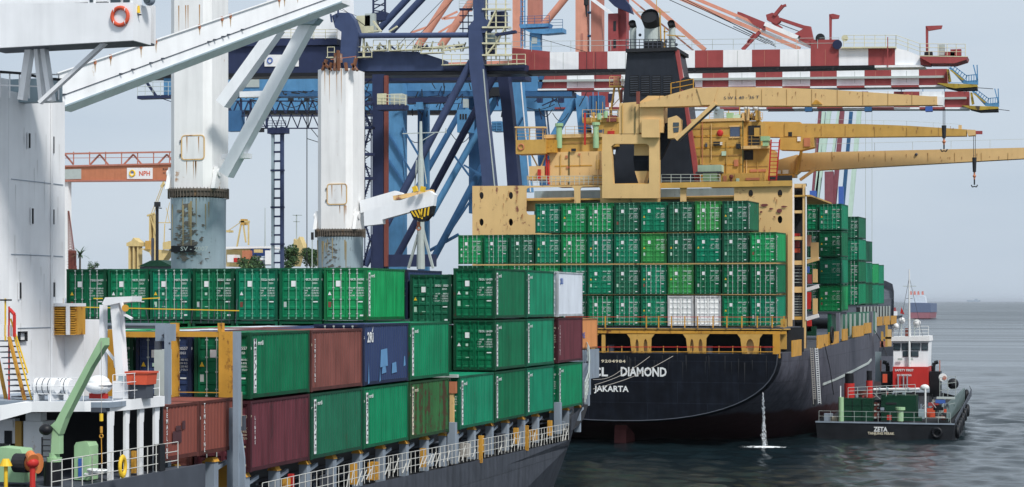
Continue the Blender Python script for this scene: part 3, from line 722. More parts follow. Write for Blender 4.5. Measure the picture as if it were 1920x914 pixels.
# bridge wing
YW = 58.0
wl = PY(-40, 92, YW); wr = PY(250, 76, YW)
m = MB(); m.prism([(wl.x, wl.z), (wr.x, wr.z), (wr.x, PY(250, 5, YW).z), (wl.x, PY(-40, 8, YW).z)], 'y', YW, YW+.12)
m.box(wr.x-.08, wr.x, YW+.12, YW+1.25, wr.z+.002, PY(250, 5, YW).z-.002)
put('bridge_wing', m, W, NS)
m = MB(); m.prism([(wl.x, wl.z+.05), (wr.x-.09, wr.z+.03), (wr.x-.09, wr.z+.1), (wl.x, wl.z+.12)], 'y', YW+.13, YW+1.7); put('bridge_wing_floor', m, M['darkgrey'], NS)
m = MB(); m.box(-50, wr.x-.1, YW+1.7, YW+1.8, wr.z+.1, wr.z+1.4); put('bridge_wing_front', m, W, NS)
for x0, x1 in ((168, 174), (207, 226), (231, 243)):
    f = boxY('wing_window', W, NS, YW+.02, x0-3, -14, x1+3, 7, .1); boxY('window_pane', M['glass'], f, YW+.0, x0, -12, x1, 4.5, .03)
boxY('wing_cabin', W, NS, YW+.3, -40, -40, 200, 3, 2.5)
for a, b, wd_ in (((57, 86), (42, 188), 12), ((70, 86), (80, 190), 8), ((82, 86), (97, 190), 9)):
    bY('wing_support', W, NS, YW+1.2, a, b, wd_, .3)
bY('wing_brace', M['white'], NS, YW+.6, (198, 80), (75, 193), 7, .2)
railing('bridge_deck_railing', W, NS, [tuple(PY(0, 183, 59.5)), tuple(PY(110, 187, 59.5))], h=.85, step=.38, r=.03, rails=2)
boxY('dark_housing', M['bluegrey'], NS, 62, -5, 150, 104, 190, .5)
m = MB(); m.path([PY(0, 135, 59.4), PY(40, 138, 59.4), (PY(88, 148, 59.4)), PY(118, 150, 59.4)], .05); put('stay_wire', m, M['dark'], NS)
# boat deck with white fascia
dk = MB(); dk.box(-52, -30.45, 56.6, 60.35, 9.55, 9.72); dk.box(-52, -36.3, 60.35, 66.5, 9.55, 9.7); put('boat_deck', dk, M['grey'], NS)
m = MB(); P = [(XD-.3, 60.4, 9.41, 9.76), (XD-.3, 58, 9.41, 9.76), (XD-.5, 56.9, 9.41, 9.75), (-31.3, 56.5, 9.42, 9.75), (-33.2, 56.45, 9.38, 9.72), (-34.2, 56.2, 9.1, 9.6), (-40, 56.2, 9.0, 9.58)]
for a, b in zip(P, P[1:]): m.add([(a[0], a[1], a[2]), (b[0], b[1], b[2]), (b[0], b[1], b[3]), (a[0], a[1], a[3])], [(0,1,2,3)])
for a, b in zip(P, P[1:]): m.add([(a[0], a[1], a[3]), (b[0], b[1], b[3]), (b[0], b[1]+.25, b[3]), (a[0]-.25, a[1]+.05, a[3])], [(0,1,2,3)])
put('deck_fascia', m, W, NS)
# columns of the mooring deck
for x0, x1 in ((206, 213), (236, 242), (262, 269), (291, 298)):
    A = PX(x0, 775, XD-.4); B_ = PX(x1, 775, XD-.4)
    bx('deck_column', XD-.5, XD-.4, A.y, B_.y, 7.15, 9.42, W, NS)
    m = MB(); m.prism([(XD-.56, 9.42), (XD-.39, 9.42), (XD-.41, 8.95), (XD-.54, 8.95)], 'y', B_.y+.002, B_.y+.05); put('column_bracket', m, W, NS)
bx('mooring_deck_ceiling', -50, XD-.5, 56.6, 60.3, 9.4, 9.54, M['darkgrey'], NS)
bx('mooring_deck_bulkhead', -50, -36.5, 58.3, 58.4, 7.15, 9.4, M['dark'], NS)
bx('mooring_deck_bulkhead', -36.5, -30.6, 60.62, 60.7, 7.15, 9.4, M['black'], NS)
boxY('white_locker', W, NS, 57.6, 44, 790, 80, 868, .8)
boxY('white_partition', W, NS, 57.9, -5, 785, 28, 832, .3)
boxY('notice_board', M['sign'], NS, 57.85, 5, 788, 24, 802, .03)
boxY('wooden_door', M['ochre'], NS, 57.8, 28, 790, 40, 840, .1)
boxY('dark_door', M['dark'], NS, 57.85, 8, 808, 21, 833, .05)
boxY('pipe_trunking', W, NS, 57.5, 48, 774, 76, 790, .4)
m = MB()
for y in (825, 836, 846, 857): bYm(m, 56.9, (78, y), (94, y), 2, .05)
bYm(m, 56.9, (79, 820), (79, 868), 2, .05); put('ladder', m, M['dark'], NS)
railing('mooring_railing', M['railwhite'], NS, [(XD-.1, y, 7.2) for y in (52.5, 55, 57.5, 60, 61)], h=.95, step=.62, r=.02)
boxY('fender_post', M['yellow'], NS, 58.4, 246, 846, 252, 888, .15); boxY('mast_box', M['black'], NS, 59.5, 288, 834, 300, 884, .4)
railing('boat_deck_railing', W, NS, [(XD-.45, y, 9.75) for y in (57, 58.5, 60.3)], h=.85, step=.6, r=.014)
railing('boat_deck_railing', W, NS, [(-33.2, 56.6, 9.7), (-31.4, 56.6, 9.7)], h=.8, step=.6, r=.014)
# accommodation stair
sr = thing('stairway', 'yellow stringer steel stair with red handrail climbing the white tower', 'stairs', tuple(PY(20, 752, 57.2)))
for a, b in (((17, 632), (47, 752)), ((-12, 632), (12, 752))): bY('stringer', M['yellow'], sr, 57.2 if a[0] > 0 else 57.9, a, b, 4.5, .12)
for i in range(11):
    y = 640+i*10.5; x = 17+(y-632)*.25
    m = MB(); m.box(PY(x-26, y, 57.2).x, PY(x, y, 57.2).x, 57.25, 57.75, PY(x, y, 57.2).z-.02, PY(x, y, 57.2).z+.02); put('tread', m, M['darkgrey'], sr)
for a, b, mt in (((17, 575), (17, 752), 'red'), ((20, 598), (52, 700), 'brightyellow'), ((27, 632), (60, 752), 'brightyellow'), ((10, 560), (10, 640), 'brightyellow')): bY('handrail', M[mt], sr, 57.3, a, b, 2.2, .05)
m = MB(); m.path([PY(18, 580, 57.2), PY(27, 590, 57.2), PY(27, 632, 57.2)], .06); put('handrail', m, M['red'], sr)
m = MB(); bYm(m, 57.3, (-2, 563), (20, 563), 3, .15); put('lamp_bar', m, M['dark'], sr)
boxY('landing', W, sr, 57.3, -5, 610, 18, 631, .5)
# life ring on the wing
P = PY(225, 31, YW-.06)
lr = thing('life_ring', 'round red life ring hanging on the white bridge wing', 'life ring', tuple(P))
put('ring', MB().ring(P, .29, .065, 'y'), M['orangered'], lr, smooth=True)
for k in range(4):
    t = math.pi/4+k*math.pi/2; c = P+Vector((math.cos(t)*.29, 0, math.sin(t)*.29)); put('band', MB().ring(c, .068, .012, 'x', 10, 5), M['sign'], lr)
bx('holder', P.x-.36, P.x+.36, P.y+.07, P.y+.1, P.z-.42, P.z-.36, W, lr)
P = PY(260, 18, YW+.3); pl = thing('signal_light', 'small yellow smoke float beside the life ring', 'float', tuple(P))
put('canister', MB().tube(P-Vector((0,0,.12)), P+Vector((0,0,.12)), .06, .035), M['brightyellow'], pl); put('bracket', MB().box(P.x-.05, P.x+.1, P.y-.02, P.y+.02, P.z-.2, P.z-.16), M['dark'], pl)
P = PY(280, 0, YW+.6); lt = thing('searchlight', 'round dark searchlight at the end of the white bridge wing', 'lamp', tuple(P))
put('housing', MB().ball(P, .2), M['grey'], lt, smooth=True); put('lens', MB().tube(P+Vector((.0,-.2,0)), P+Vector((0,-.14,0)), .13), M['glass'], lt)
# liferaft canisters
for i, (x0, x1) in enumerate(((66, 108), (106, 134))):
    a = PY(x0, 725, 57.2+i*.5); b = PY(x1, 725, 57.2+i*.5); r = .29
    t = thing('liferaft', 'white drum shaped liferaft canister, %s, behind the boat deck rail' % ('the left one' if i == 0 else 'the right one'), 'liferaft', (a.x, a.y, a.z-r), 'liferaft canisters')
    m = MB(); m.tube(a+Vector((.08,0,0)), b-Vector((.08,0,0)), r, n=16); m.tube(a, a+Vector((.08,0,0)), r*.8, r, n=16); m.tube(b-Vector((.08,0,0)), b, r, r*.8, n=16); put('canister', m, W, t, smooth=False)
    for q in (.25, .5, .75):
        c = a.lerp(b, q); put('strap', MB().ring(c, r, .015, 'x', 20, 5), M['darkgrey'], t)
    m = MB()
    for q in (.2, .8): c = a.lerp(b, q); m.box(c.x-.04, c.x+.04, c.y-.25, c.y+.25, c.z-r-.2, c.z-r+.05)
    put('cradle', m, W, t)
a = PY(185, 722, 57.6); lb = thing('rescue_boat', 'small white covered boat on the stern boat deck', 'boat', (a.x, a.y, a.z-.4))
m = MB(); m.ball((a.x, a.y, a.z-.05), .44, .5, .26, 16, 8); put('boat_hull', m, W, lb, smooth=True)
m = MB(); m.ball((a.x, a.y, a.z+.08), .36, .42, .24, 16, 8); put('canopy', m, M['decal'], lb, smooth=True)
m = MB(); m.ring((a.x, a.y, a.z-.02), .455, .02, 'z', 20, 5); put('fender', m, M['darkgrey'], lb)
bx('cradle', a.x-.3, a.x+.3, a.y-.1, a.y+.1, a.z-.45, a.z-.28, M['red'], lb)
# orange crate
a = PY(236, 698, 58.6); b = PY(277, 722, 58.6); t = thing('orange_bin', 'orange red plastic bin behind the rail beside the white davit', 'bin', (a.x, 58.6, b.z))
m = MB(); m.prism([(a.x, a.z), (b.x, a.z), (b.x-.05, b.z), (a.x+.05, b.z)], 'y', 58.6, 59.3); put('tub', m, M['orangered'], t); bx('rim', a.x-.03, b.x+.03, 58.56, 59.34, a.z-.04, a.z+.02, M['orangered'], t)
bx('stand', a.x+.1, b.x-.1, 58.7, 59.2, 9.75, b.z-.005, M['darkgrey'], t)
# white davit
dv = thing('boat_davit', 'white A shaped boat davit standing over the stern boat deck', 'davit', tuple(PY(212, 745, 59.4)))
bY('post', W, dv, 59.4, (194, 572), (194, 742), 8, .3)
polyY('leg', W, dv, 59.0, [(206, 564), (222, 562), (234, 742), (220, 742)], .35)
polyY('head', W, dv, 58.9, [(191, 570), (197, 558), (248, 556), (247, 566), (225, 568), (197, 574)], .7)
m = MB(); bYm(m, 58.8, (228, 568), (233, 590), 4, .1); bYm(m, 58.8, (233, 590), (248, 598), 4, .1); put('hook_arm', m, W, dv)
put('pulley', MB().tube(PY(235, 578, 58.7), PY(235, 578, 58.95), .12, n=12), M['yellow'], dv)
bY('strut', W, dv, 59.3, (195, 650), (214, 675), 4, .1); boxY('winch_box', M['bluegrey'], dv, 58.9, 222, 705, 232, 730, .3); boxY('foot', W, dv, 58.8, 212, 715, 240, 748, .6)
put('leg_rope', MB().tube(PY(214, 675, 59.2), PY(216, 690, 59.2), .03), M['decal'], dv)
# green service crane
gc = thing('service_crane', 'pale green hydraulic deck crane with angled arm on the mooring deck', 'crane', tuple(PY(100, 914, 55.0)))
m = MB(); a = PY(98, 925, 55); b = PY(98, 866, 55); m.tube(a, b, .27, n=18); put('pedestal', m, M['black'], gc)
put('slewing_ring', MB().tube(PY(102, 866, 55), PY(102, 858, 55), .24, n=16).tube(PY(102, 858, 55), PY(102, 850, 55), .17, n=16), M['mint'], gc)
polyY('column', M['mint'], gc, 54.85, [(95, 852), (110, 852), (110, 815), (118, 797), (95, 797), (97, 815)], .3)
polyY('arm', M['mint'], gc, 54.82, [(95, 798), (104, 790), (188, 634), (196, 634), (196, 648), (170, 690), (122, 785), (111, 815)], .32)
put('hydraulic_motor', MB().ball(PY(86, 806, 54.7), .22, .2, .18), M['black'], gc, smooth=True)
m = MB(); m.tube(PY(190, 640, 54.8), PY(190, 775, 54.8), .008, n=5); put('hoist_wire', m, M['rope'], gc)
put('hook_block', MB().tube(PY(190, 776, 54.8), PY(190, 790, 54.8), .06, n=10), M['brightyellow'], gc)
m = MB(); m.tube(PY(190, 800, 54.8), PY(190, 812, 54.8), .045, n=8); m.ring(PY(190, 818, 54.8), .06, .02, 'y', 12, 5); m.tube(PY(190, 820, 54.8), PY(191, 870, 54.8), .015, n=5); put('hook', m, M['yellow'], gc)
# winches
def winch(x, y, Y, s, label):
    c = PY(x, y, Y); t = thing('mooring_winch', label, 'winch', tuple(c-Vector((0,0,.5*s))), 'mooring winches')
    m = MB(); m.prism([(c.x-.5*s, c.z-.55*s), (c.x+.45*s, c.z-.55*s), (c.x+.5*s, c.z+.15*s), (c.x+.3*s, c.z+.5*s), (c.x-.5*s, c.z+.55*s)], 'y', Y, Y+.7*s); put('gear_case', m, M['mint'], t)
    m = MB(); m.tube(c+Vector((.35*s,-.35,.1)), c+Vector((.8*s,-.35,.1)), .3*s, n=16); put('drum', m, M['dark'], t)
    m = MB(); m.tube(c+Vector((.8*s,-.35,.1)), c+Vector((1.15*s,-.35,.1)), .24*s, .32*s, n=16); put('warping_head', m, M['orange'], t)
winch(22, 872, 54.4, 1.0, 'large pale green mooring winch at the lower left corner')
c = PY(153, 870, 56.5); t = thing('winch_housing', 'pale green machinery housing right of the green crane', 'machinery', (c.x, c.y, 7.2))
m = MB(); m.prism([(c.x-.27, 7.2), (c.x+.27, 7.2), (c.x+.27, 8.3), (c.x+.2, 8.42), (c.x-.2, 8.42), (c.x-.27, 8.3)], 'y', 56.5, 57.1); put('housing', m, M['mint'], t); bx('hatch', c.x-.1, c.x+.05, 56.46, 56.495, 7.3, 7.9, M['ink'], t)
c = PY(61, 868, 53.8); t = thing('ventilator', 'red mushroom ventilator with orange hood behind the stern rail', 'ventilator', (c.x, c.y, 7.1))
put('hood', MB().ball((c.x, c.y, c.z), .2, .2, .17), M['red'], t, smooth=True); put('stem', MB().tube((c.x, c.y, 7.1), (c.x, c.y, c.z-.1), .09), M['red'], t)
put('cowl', MB().tube(PY(56, 852, 53.9), PY(62, 862, 53.7), .14, .18, n=14), M['orange'], t)
c = PY(11, 868, 53.5); t = thing('ventilator', 'yellow capped post ventilator at the far left of the stern rail', 'ventilator', (c.x, c.y, 7.0))
put('hood', MB().tube((c.x, c.y, c.z-.1), (c.x, c.y, c.z+.12), .2, .1, n=12), M['brightyellow'], t); put('stem', MB().tube((c.x, c.y, 6.9), (c.x, c.y, c.z-.1), .06), M['brightyellow'], t)
c = PY(230, 875, 55.6); t = single('hose_reel', 'flat yellow hose reel ring hung on the stern rail', 'hose', MB().ring(c, .18, .06, 'x', 20, 8), M['brightyellow'], tuple(c)); t.scale = (1, 1, 1.6)
# white rope pile
m = MB(); 
for i in range(9): m.ring(PY(180+rnd.uniform(-9,9), 885+rnd.uniform(-4,6), 56+rnd.uniform(-.2,.4)), .16+rnd.random()*.1, .035, 'z', 14, 5)
single('rope_coil', 'white mooring rope coil heaped on the stern deck', 'rope', m, M['decal'], tuple(PY(180, 893, 56)))
# ---- deck cranes (white masts on grey pedestals)
def mast(cx, Y, top, waist, foot, wp, wt, label, ring_y, doory):
    P = PY(cx, waist, Y); yc = Y*math.cos(TH)-P.x*math.sin(TH); s = yc/F
    t = thing('deck_crane', label, 'crane', (P.x, Y, 4.5), 'white deck cranes of the near ship')
    zt = CAMZ-(top-HOR)*s; zw = P.z; r = wp*s/2; hw = wt*s/2/math.cos(TH)*.93
    put('pedestal', MB().tube((P.x, Y, 4.5), (P.x, Y, zw-.5), r*.93, r*.99, n=32), M['bluegrey'], t, smooth=False)
    m = MB(); m.tube((P.x, Y, zw-.42), (P.x, Y, zw-.12), r*1.03, n=40); m.tube((P.x, Y, zw-.12), (P.x, Y, zw+.02), r*1.08, n=40)
    for i in range(54):
        q = 2*math.pi*i/54; m.tube((P.x+math.cos(q)*r*1.08, Y+math.sin(q)*r*1.08, zw-.5), (P.x+math.cos(q)*r*1.08, Y+math.sin(q)*r*1.08, zw+.08), .028, n=5)
    put('slewing_ring', m, M['tanrusty'] if False else paint('slew_ring_rust', (.13,.11,.09), .8, .3, rust=.5, rustcol=(.22,.14,.08)), t, kind='stuff')
    m = MB(); d = hw; poly = [(P.x-hw, Y-hw*.7), (P.x-hw*.7, Y-hw), (P.x+hw*.7, Y-hw), (P.x+hw, Y-hw*.7), (P.x+hw, Y+hw), (P.x-hw, Y+hw)]
    m.prism(poly, 'z', zw+.03, zt); put('mast', m, M['white_rusty'], t)
    # hatch frame on the aft face
    y0, y1, x0, x1 = doory
    a = PY(x0, y0, Y-hw); b = PY(x1, y1, Y-hw)
    o = rrect(a.x, b.x, b.z, a.z, .22); i_ = rrect(a.x+.06, b.x-.06, b.z+.06, a.z-.06, .17)
    put('hatch_door', MB().prism(rrect(a.x+.07, b.x-.07, b.z+.07, a.z-.07, .15), 'y', Y-hw-.03, Y-hw+.02), M['white_rusty'], t)
    put('hatch_frame', plate(o, [i_], lambda u, v, q: (u, Y-hw-.02+q, v), .06), M['tanrusty'], t)
    # hinges
    m = MB()
    for k in (.2, .75): z = b.z+(a.z-b.z)*k; m.box(a.x-.08, a.x, Y-hw-.06, Y-hw-.005, z-.08, z+.08)
    put('hinge', m, M['darkgrey'], t, kind='stuff')
    # rust runs
    m = MB()
    for k in range(5):
        xx = a.x+(b.x-a.x)*rnd.uniform(.05, .95); L_ = rnd.uniform(.5, 1.5); m.add([(xx-.03, Y-hw-.006, b.z-.05), (xx+.03, Y-hw-.006, b.z-.05), (xx+.008, Y-hw-.006, b.z-L_)], [(0,1,2)])
    for k in range(4):
        xx = P.x+hw*.68*rnd.uniform(-.8, .8); L_ = rnd.uniform(.7, 2.6); zz = min(zt, 30)-.02; m.add([(xx-.035, Y-hw-.006, zz), (xx+.035, Y-hw-.006, zz), (xx+.01, Y-hw-.006, zz-L_)], [(0,1,2)])
    for k in range(2):
        xx = a.x+(b.x-a.x)*rnd.uniform(.2, .8); m.add([(xx-.04, Y-hw-.036, a.z-.1), (xx+.04, Y-hw-.036, a.z-.1), (xx+.01, Y-hw-.036, a.z-1.1)], [(0,1,2)])
    put('rust_streak', m, plain('rust_run', (.42,.22,.08), .8), t, kind='stuff')
    for sx in (-1, 1):   # jib foot brackets
        m = MB(); X = P.x+sx*hw*1.12
        m.prism([(Y-.9-hw*.2, zw+.03), (Y-.1, zw+.03), (Y-.3, zw+1.3), (Y-.7, zw+1.3)], 'x', X-.12, X+.12); m.tube((X-.2, Y-.6, zw+.95), (X+.2, Y-.6, zw+.95), .22, n=14); put('jib_bracket', m, M['white_rusty'], t)
    return t, P, zw, zt, hw
c1, P1, zw1, zt1, hw1 = mast(372, 103.0, -60, 357, 500, 104, 86, 'white box mast deck crane on rusty blue grey pedestal, left of the two', 357, (254, 300, 340, 384))
label_text('number_board', c1, M['rod'], 'SV - 2007', tuple(PY(364, 467, 103-1.72)), (1,0,0), .34, sx=1.3)
bx('sign_board', P1.x-.9+.0, P1.x+.6, 103-1.70, 103-1.62, PY(364, 473, 101.3).z, PY(364, 461, 101.3).z, M['black'], c1)
c2, P2, zw2, zt2, hw2 = mast(638, 125.5, 133, 432, 500, 87, 72, 'white box mast deck crane with broken rusty head, right of the two', 432, (345, 384, 613, 651))
m = MB()
for k, (x0, y0, x1, y1) in enumerate(((605, 133, 612, 112), (618, 133, 622, 118), (628, 133, 630, 100), (636, 133, 634, 95), (662, 133, 668, 108), (650, 133, 648, 118), (607, 118, 622, 133), (660, 120, 670, 133))): bYm(m, 125.5-hw2, (x0, y0), (x1, y1), 4, .3)
put('masthead_bracket', m, M['mastrust'], c2, kind='stuff'); boxY('masthead_block', M['mastrust'], c2, 125.3, 626, 100, 636, 116, .6)
m = MB(); bYm(m, 125, (620, 112), (668, 106), 1.2, .05); put('masthead_wire', m, M['terra'], c2)
# crane 1: top fittings out of frame edge, jib legs and big white jib
for k, (a, b, w_) in enumerate((((418, 196), (522, 52), 21), ((424, 328), (588, 28), 22))):
    bY('jib_leg', M['cranewhite'], c1, 101.3-k*.8, a, b, w_, .8)
boxY('jib_step', W, c1, 100.4, 415, 289, 466, 297, .5); boxY('jib_step', W, c1, 100.4, 449, 172, 500, 181, .5)
A0, A1 = PY(108, 138, 84), PY(640, -42, 100.0); B0, B1 = PY(108, 206, 84), PY(640, 5, 100.0)
jb = thing('crane_jib', 'long white box jib with rust spots slanting across the upper left', 'crane', tuple(B0))
d = Vector((-.95*.0, 1.1, 0)); q = [A0, A1, B1, B0]
m = MB(); m.add([*q, *[p+Vector((0, 1.3, 0)) for p in q]], [(0,1,2,3), (7,6,5,4), (0,4,5,1), (1,5,6,2), (2,6,7,3), (3,7,4,0)]); put('jib_box', m, M['white'], jb)
def jp(t, s): return A0.lerp(A1, t).lerp(B0.lerp(B1, t), s)
m = MB()
m.beam(jp(0, .66)+Vector((0,-.03,0)), jp(1, .66)+Vector((0,-.03,0)), .05, .035); put('seam', m, M['darkgrey'], jb)
m = MB(); m.beam(jp(0, .985)+Vector((0,-.06,0)), jp(1, .985)+Vector((0,-.06,0)), .16, .07); put('lower_flange', m, M['bluegrey'], jb)
m = MB(); m.beam(jp(0, .0)+Vector((0,-.05,0)), jp(1, .0)+Vector((0,-.05,0)), .14, .05); put('upper_flange', m, M['sign'], jb)
m = MB(); rr = MB()
for tt in (.12, .17, .27, .32, .47, .55, .58, .76, .78, .83, .9):
    p = jp(tt, .04); m.box(p.x-.06, p.x+.06, p.y-.1, p.y-.02, p.z-.12, p.z+.1); rr.add([(p.x-.05, p.y-.07, p.z-.1), (p.x+.05, p.y-.07, p.z-.1), (p.x+.01, p.y-.05, p.z-.45-rnd.random()*.2)], [(0,1,2)])
put('cleat', m, M['terra'], jb, kind='stuff'); put('rust_streak', rr, plain('rust_run_pale', (.50,.36,.22), .8), jb, kind='stuff')
m = MB()
for tt in (.02, .2, .24, .3, .34, .5, .52, .55, .57, .62): p = jp(tt, .655); m.box(p.x-.14, p.x+.14, p.y-.08, p.y-.03, p.z-.03, p.z+.05)
put('seam_bracket', m, M['darkgrey'], jb, kind='stuff')
polyY('jib_heel_plate', M['bluegrey'], jb, 99.6, [(545, 38), (566, 28), (597, 34), (588, 45), (552, 45)], .8); boxY('heel_lug', M['terra'], jb, 99.5, 560, 10, 565, 30, .2)
# crane 2 jib: twin white arms, reaching right, with striped hook block
jt = 124.0
polyY('jib_arm', M['cranewhite'], c2, jt+1.6, [(674, 377), (740, 358), (753, 362), (757, 372), (740, 380), (676, 400)], .5)
polyY('jib_arm', M['cranewhite'], c2, jt-.4, [(682, 398), (805, 358), (815, 365), (812, 386), (717, 412), (717, 420), (683, 424)], .6)
m = MB(); bYm(m, jt+.6, (740, 372), (812, 360), 8, .6); put('jib_head', m, M['tanrusty'], c2)
hb = thing('hook_block', 'black and yellow striped crane hook block below the white jib head', 'hook', tuple(PY(790, 430, jt-.9)))
H0 = jt-1.0
pts = [(768, 396), (812, 386), (808, 402), (797, 414), (786, 416), (774, 410)]
polyY('block', M['black'], hb, H0, pts, .7)
for i in range(6):
    x = 770+i*6.5; yy = 397-i*1.6
    polyY('stripe', M['brightyellow'], hb, H0-.02, [(x, yy), (x+3, yy-.7), (x+ (10 if i < 3 else 1), 411-abs(i-2)*2.2), (x+(7 if i < 3 else -2), 411-abs(i-2)*2.2)], .02)
m = MB(); m.tube(PY(785, 416, H0+.3), PY(785, 424, H0+.3), .12); m.ring(PY(785, 428, H0+.3), .14, .05, 'y', 14, 6); put('hook', m, M['terra'], hb)
for x, mt in ((777, 'brightyellow'), (794, 'brightyellow')): bY('sheave_guard', M[mt], hb, H0+.2, (x, 350), (x+3 if x < 780 else x-2, 360), 8, .3)
# foremast
YF = 127.0; fm = thing('foremast', 'thin grey foremast with crossbar, stays and white foot near the bow', 'mast', tuple(PY(788, 505, YF)))
put('pole', MB().tube(PY(789, 505, YF), PY(789, 300, YF), .30, .2, n=10).tube(PY(789, 300, YF), PY(789, 228, YF), .16, .09, n=8), M['rod'], fm)
m = MB(); bYm(m, YF, (755, 251), (836, 248), 1.6, .08); bYm(m, YF, (836, 241), (836, 250), 2, .08); bYm(m, YF, (790, 265), (818, 248), 1.5, .06); put('crossbar', m, M['rod'], fm)
m = MB()
for a, b in (((789, 270), (772, 380)), ((789, 270), (800, 345)), ((768, 500), (785, 430)), ((811, 502), (795, 430)), ((781, 300), (776, 400))): bYm(m, YF, a, b, 1.6, .05)
put('stay', m, M['rod'], fm, kind='stuff')
for a, b in (((766, 503), (784, 440)), ((812, 503), (795, 440))): bY('leg', M['rod'], fm, YF, a, b, 4, .2)

# flaking rust on the left pedestal, weeping triangles and dents
rp = random.Random(17)
def pedestal_rust(t, P, Y, zw, r, n, spread):
    m = MB()
    for i in range(n):
        k = rp.random(); z = zw-.9-k*3.2; x = rp.gauss(0, .18+.5*k*spread); 
        if abs(x) > r*.85: continue
        y = -math.sqrt(max(.01, (r*.975)**2-x*x))-.03; w_ = rp.uniform(.03, .2)*(1+.6*k); h = rp.uniform(.02, .09)
        m.add([(P.x+x+math.cos(q*1.05)*w_*rp.uniform(.6, 1.2), Y+y, z+math.sin(q*1.05)*h*rp.uniform(.6, 1.3)) for q in range(6)], [tuple(range(6))])
    put('rust_flake', m, plain('rust_flake', (.13,.125,.11), .9), t, kind='stuff')
    m = MB()
    for i in range(9):
        x = rp.uniform(-.85, .85)*r; y = -math.sqrt(max(.01, (r*.99)**2-x*x))-.03; z = zw-.55-rp.random()*.4; h = rp.uniform(.5, 3); w_ = rp.uniform(.02, .07)
        m.add([(P.x+x-w_, Y+y, z), (P.x+x+w_, Y+y, z), (P.x+x+w_*.4, Y+y, z-h), (P.x+x-w_*.2, Y+y, z-h)], [(0,1,2,3)])
    put('rust_run', m, plain('pedestal_run', (.33,.27,.15), .9), t, kind='stuff')
pedestal_rust(c1, P1, 103.0, zw1, 1.62, 170, 1.0); pedestal_rust(c2, P2, 125.5, zw2, 1.6, 60, 1.2)
# scuffs on the white tower and wing
m = MB()
for i in range(26):
    y = rp.uniform(61.6, 65.1); z = rp.uniform(10.5, 20); h = rp.uniform(.3, 1.5); m.add([(-36.992, y-.015, z), (-36.992, y+.015, z), (-36.992, y+.005, z-h)], [(0,1,2)])
put('grime_run', m, plain('grime_run', (.55,.55,.54), .9), NS, kind='stuff')
m = MB()
for x in (412, 640): pass
for sx, zz in ((-1, 21.2), (1, 21.2)): pass
# ------------------------------------------------------------ tan ship
TS = thing('container_ship', 'black and grey hulled container ship with tan upperworks and black funnel, stern toward us', 'ship', (-41.5, 172, 0))
XT = -41.5
def hullmat():
    m = paint('tan_ship_hull', (.092,.094,.120), .6, .14, rust=.12, rustcol=(.13,.085,.08), dirt=.5, streak=.8)
    N = m.node_tree.nodes; L = m.node_tree.links; b = N['Principled BSDF']; src = b.inputs['Base Color'].links[0].from_socket
    g = N.new('ShaderNodeNewGeometry'); sp = N.new('ShaderNodeSeparateXYZ'); L.new(g.outputs['Position'], sp.inputs[0])
    nz = N.new('ShaderNodeTexNoise'); nz.inputs['Scale'].default_value = .35; L.new(g.outputs['Position'], nz.inputs[0])
    ad = N.new('ShaderNodeMath'); ad.operation = 'MULTIPLY_ADD'; ad.inputs[1].default_value = -.9; L.new(nz.outputs['Fac'], ad.inputs[0]); L.new(sp.outputs['Z'], ad.inputs[2])
    r = N.new('ShaderNodeMapRange'); r.inputs[1].default_value = 2.2; r.inputs[2].default_value = 2.5; L.new(ad.outputs[0], r.inputs[0])
    mx = N.new('ShaderNodeMixRGB'); mx.inputs[1].default_value = (.045,.016,.018,1); L.new(r.outputs[0], mx.inputs[0]); L.new(src, mx.inputs[2]); L.new(mx.outputs[0], b.inputs['Base Color'])
    return m
HM = hullmat()
def sect(wd, zk, zd, n, k=14):
    out = []
    for i in range(k+1):
        a = math.pi/2*i/k; out.append((wd*math.sin(a)**(2/n), zk+(zd-zk)*(1-max(0, math.cos(a))**(2/n))))
    return out
stt = [(172,14.75,2.15,8.3,2.3),(173.2,15.0,1.9,8.35,2.3),(176,15.8,1.1,8.4,2.35),(180,16.5,-.3,8.5,2.45),(186,16.9,-2.2,8.6,2.7),(195,17.0,-5,8.75,3.2),(210,17.0,-8,9.0,4.5),(225,16.9,-8,9.2,5.5),(240,16.0,-8,9.35,5.5),
       (252,14.6,-8,9.5,5),(268,14.2,-8,9.7,5),(282,13.9,-8,9.9,4.6),(290,13.5,-8,10.6,4),(293,13.3,-8,14.4,3.6),(300,12.4,-8,15.6,3.0),(312,10.2,-7,16.2,2.3),(324,6.8,-6,16.8,2.0),(334,3.0,-4,17.2,1.8),(340,.2,0,17.5,1.6)]
def ship_mb(stt, xc):
    m = MB(); K = 15
    for sx in (1, -1):
        base = len(m.v)
        for s in stt: m.v += [(xc+sx*w_, s[0], z) for w_, z in sect(*s[1:])]
        for i in range(len(stt)-1):
            for j in range(K-1):
                a = base+i*K+j; m.f.append((a, a+1, a+K+1, a+K))
    return m
put('hull', ship_mb(stt[1:], XT), HM, TS, smooth=True)
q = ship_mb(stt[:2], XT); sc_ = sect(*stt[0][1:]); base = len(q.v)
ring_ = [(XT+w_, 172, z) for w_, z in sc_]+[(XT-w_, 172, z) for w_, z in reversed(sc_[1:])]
q.v += ring_; q.f.append(tuple(range(base, base+len(ring_)))); put('transom', q, M['hullblack'], TS)  # transom's own black runs onto the quarter as the counter's shade
m = MB()
for i in range(len(stt)-1):
    a, b = stt[i], stt[i+1]; dz = .05 if a[0] < 290 else 1.1
    m.add([(XT-a[1]+.05, a[0], a[3]-dz), (XT+a[1]-.05, a[0], a[3]-dz), (XT+b[1]-.05, b[0], b[3]-dz), (XT-b[1]+.05, b[0], b[3]-dz)], [(0,1,2,3)])
put('deck', m, M['darkgrey'], TS)
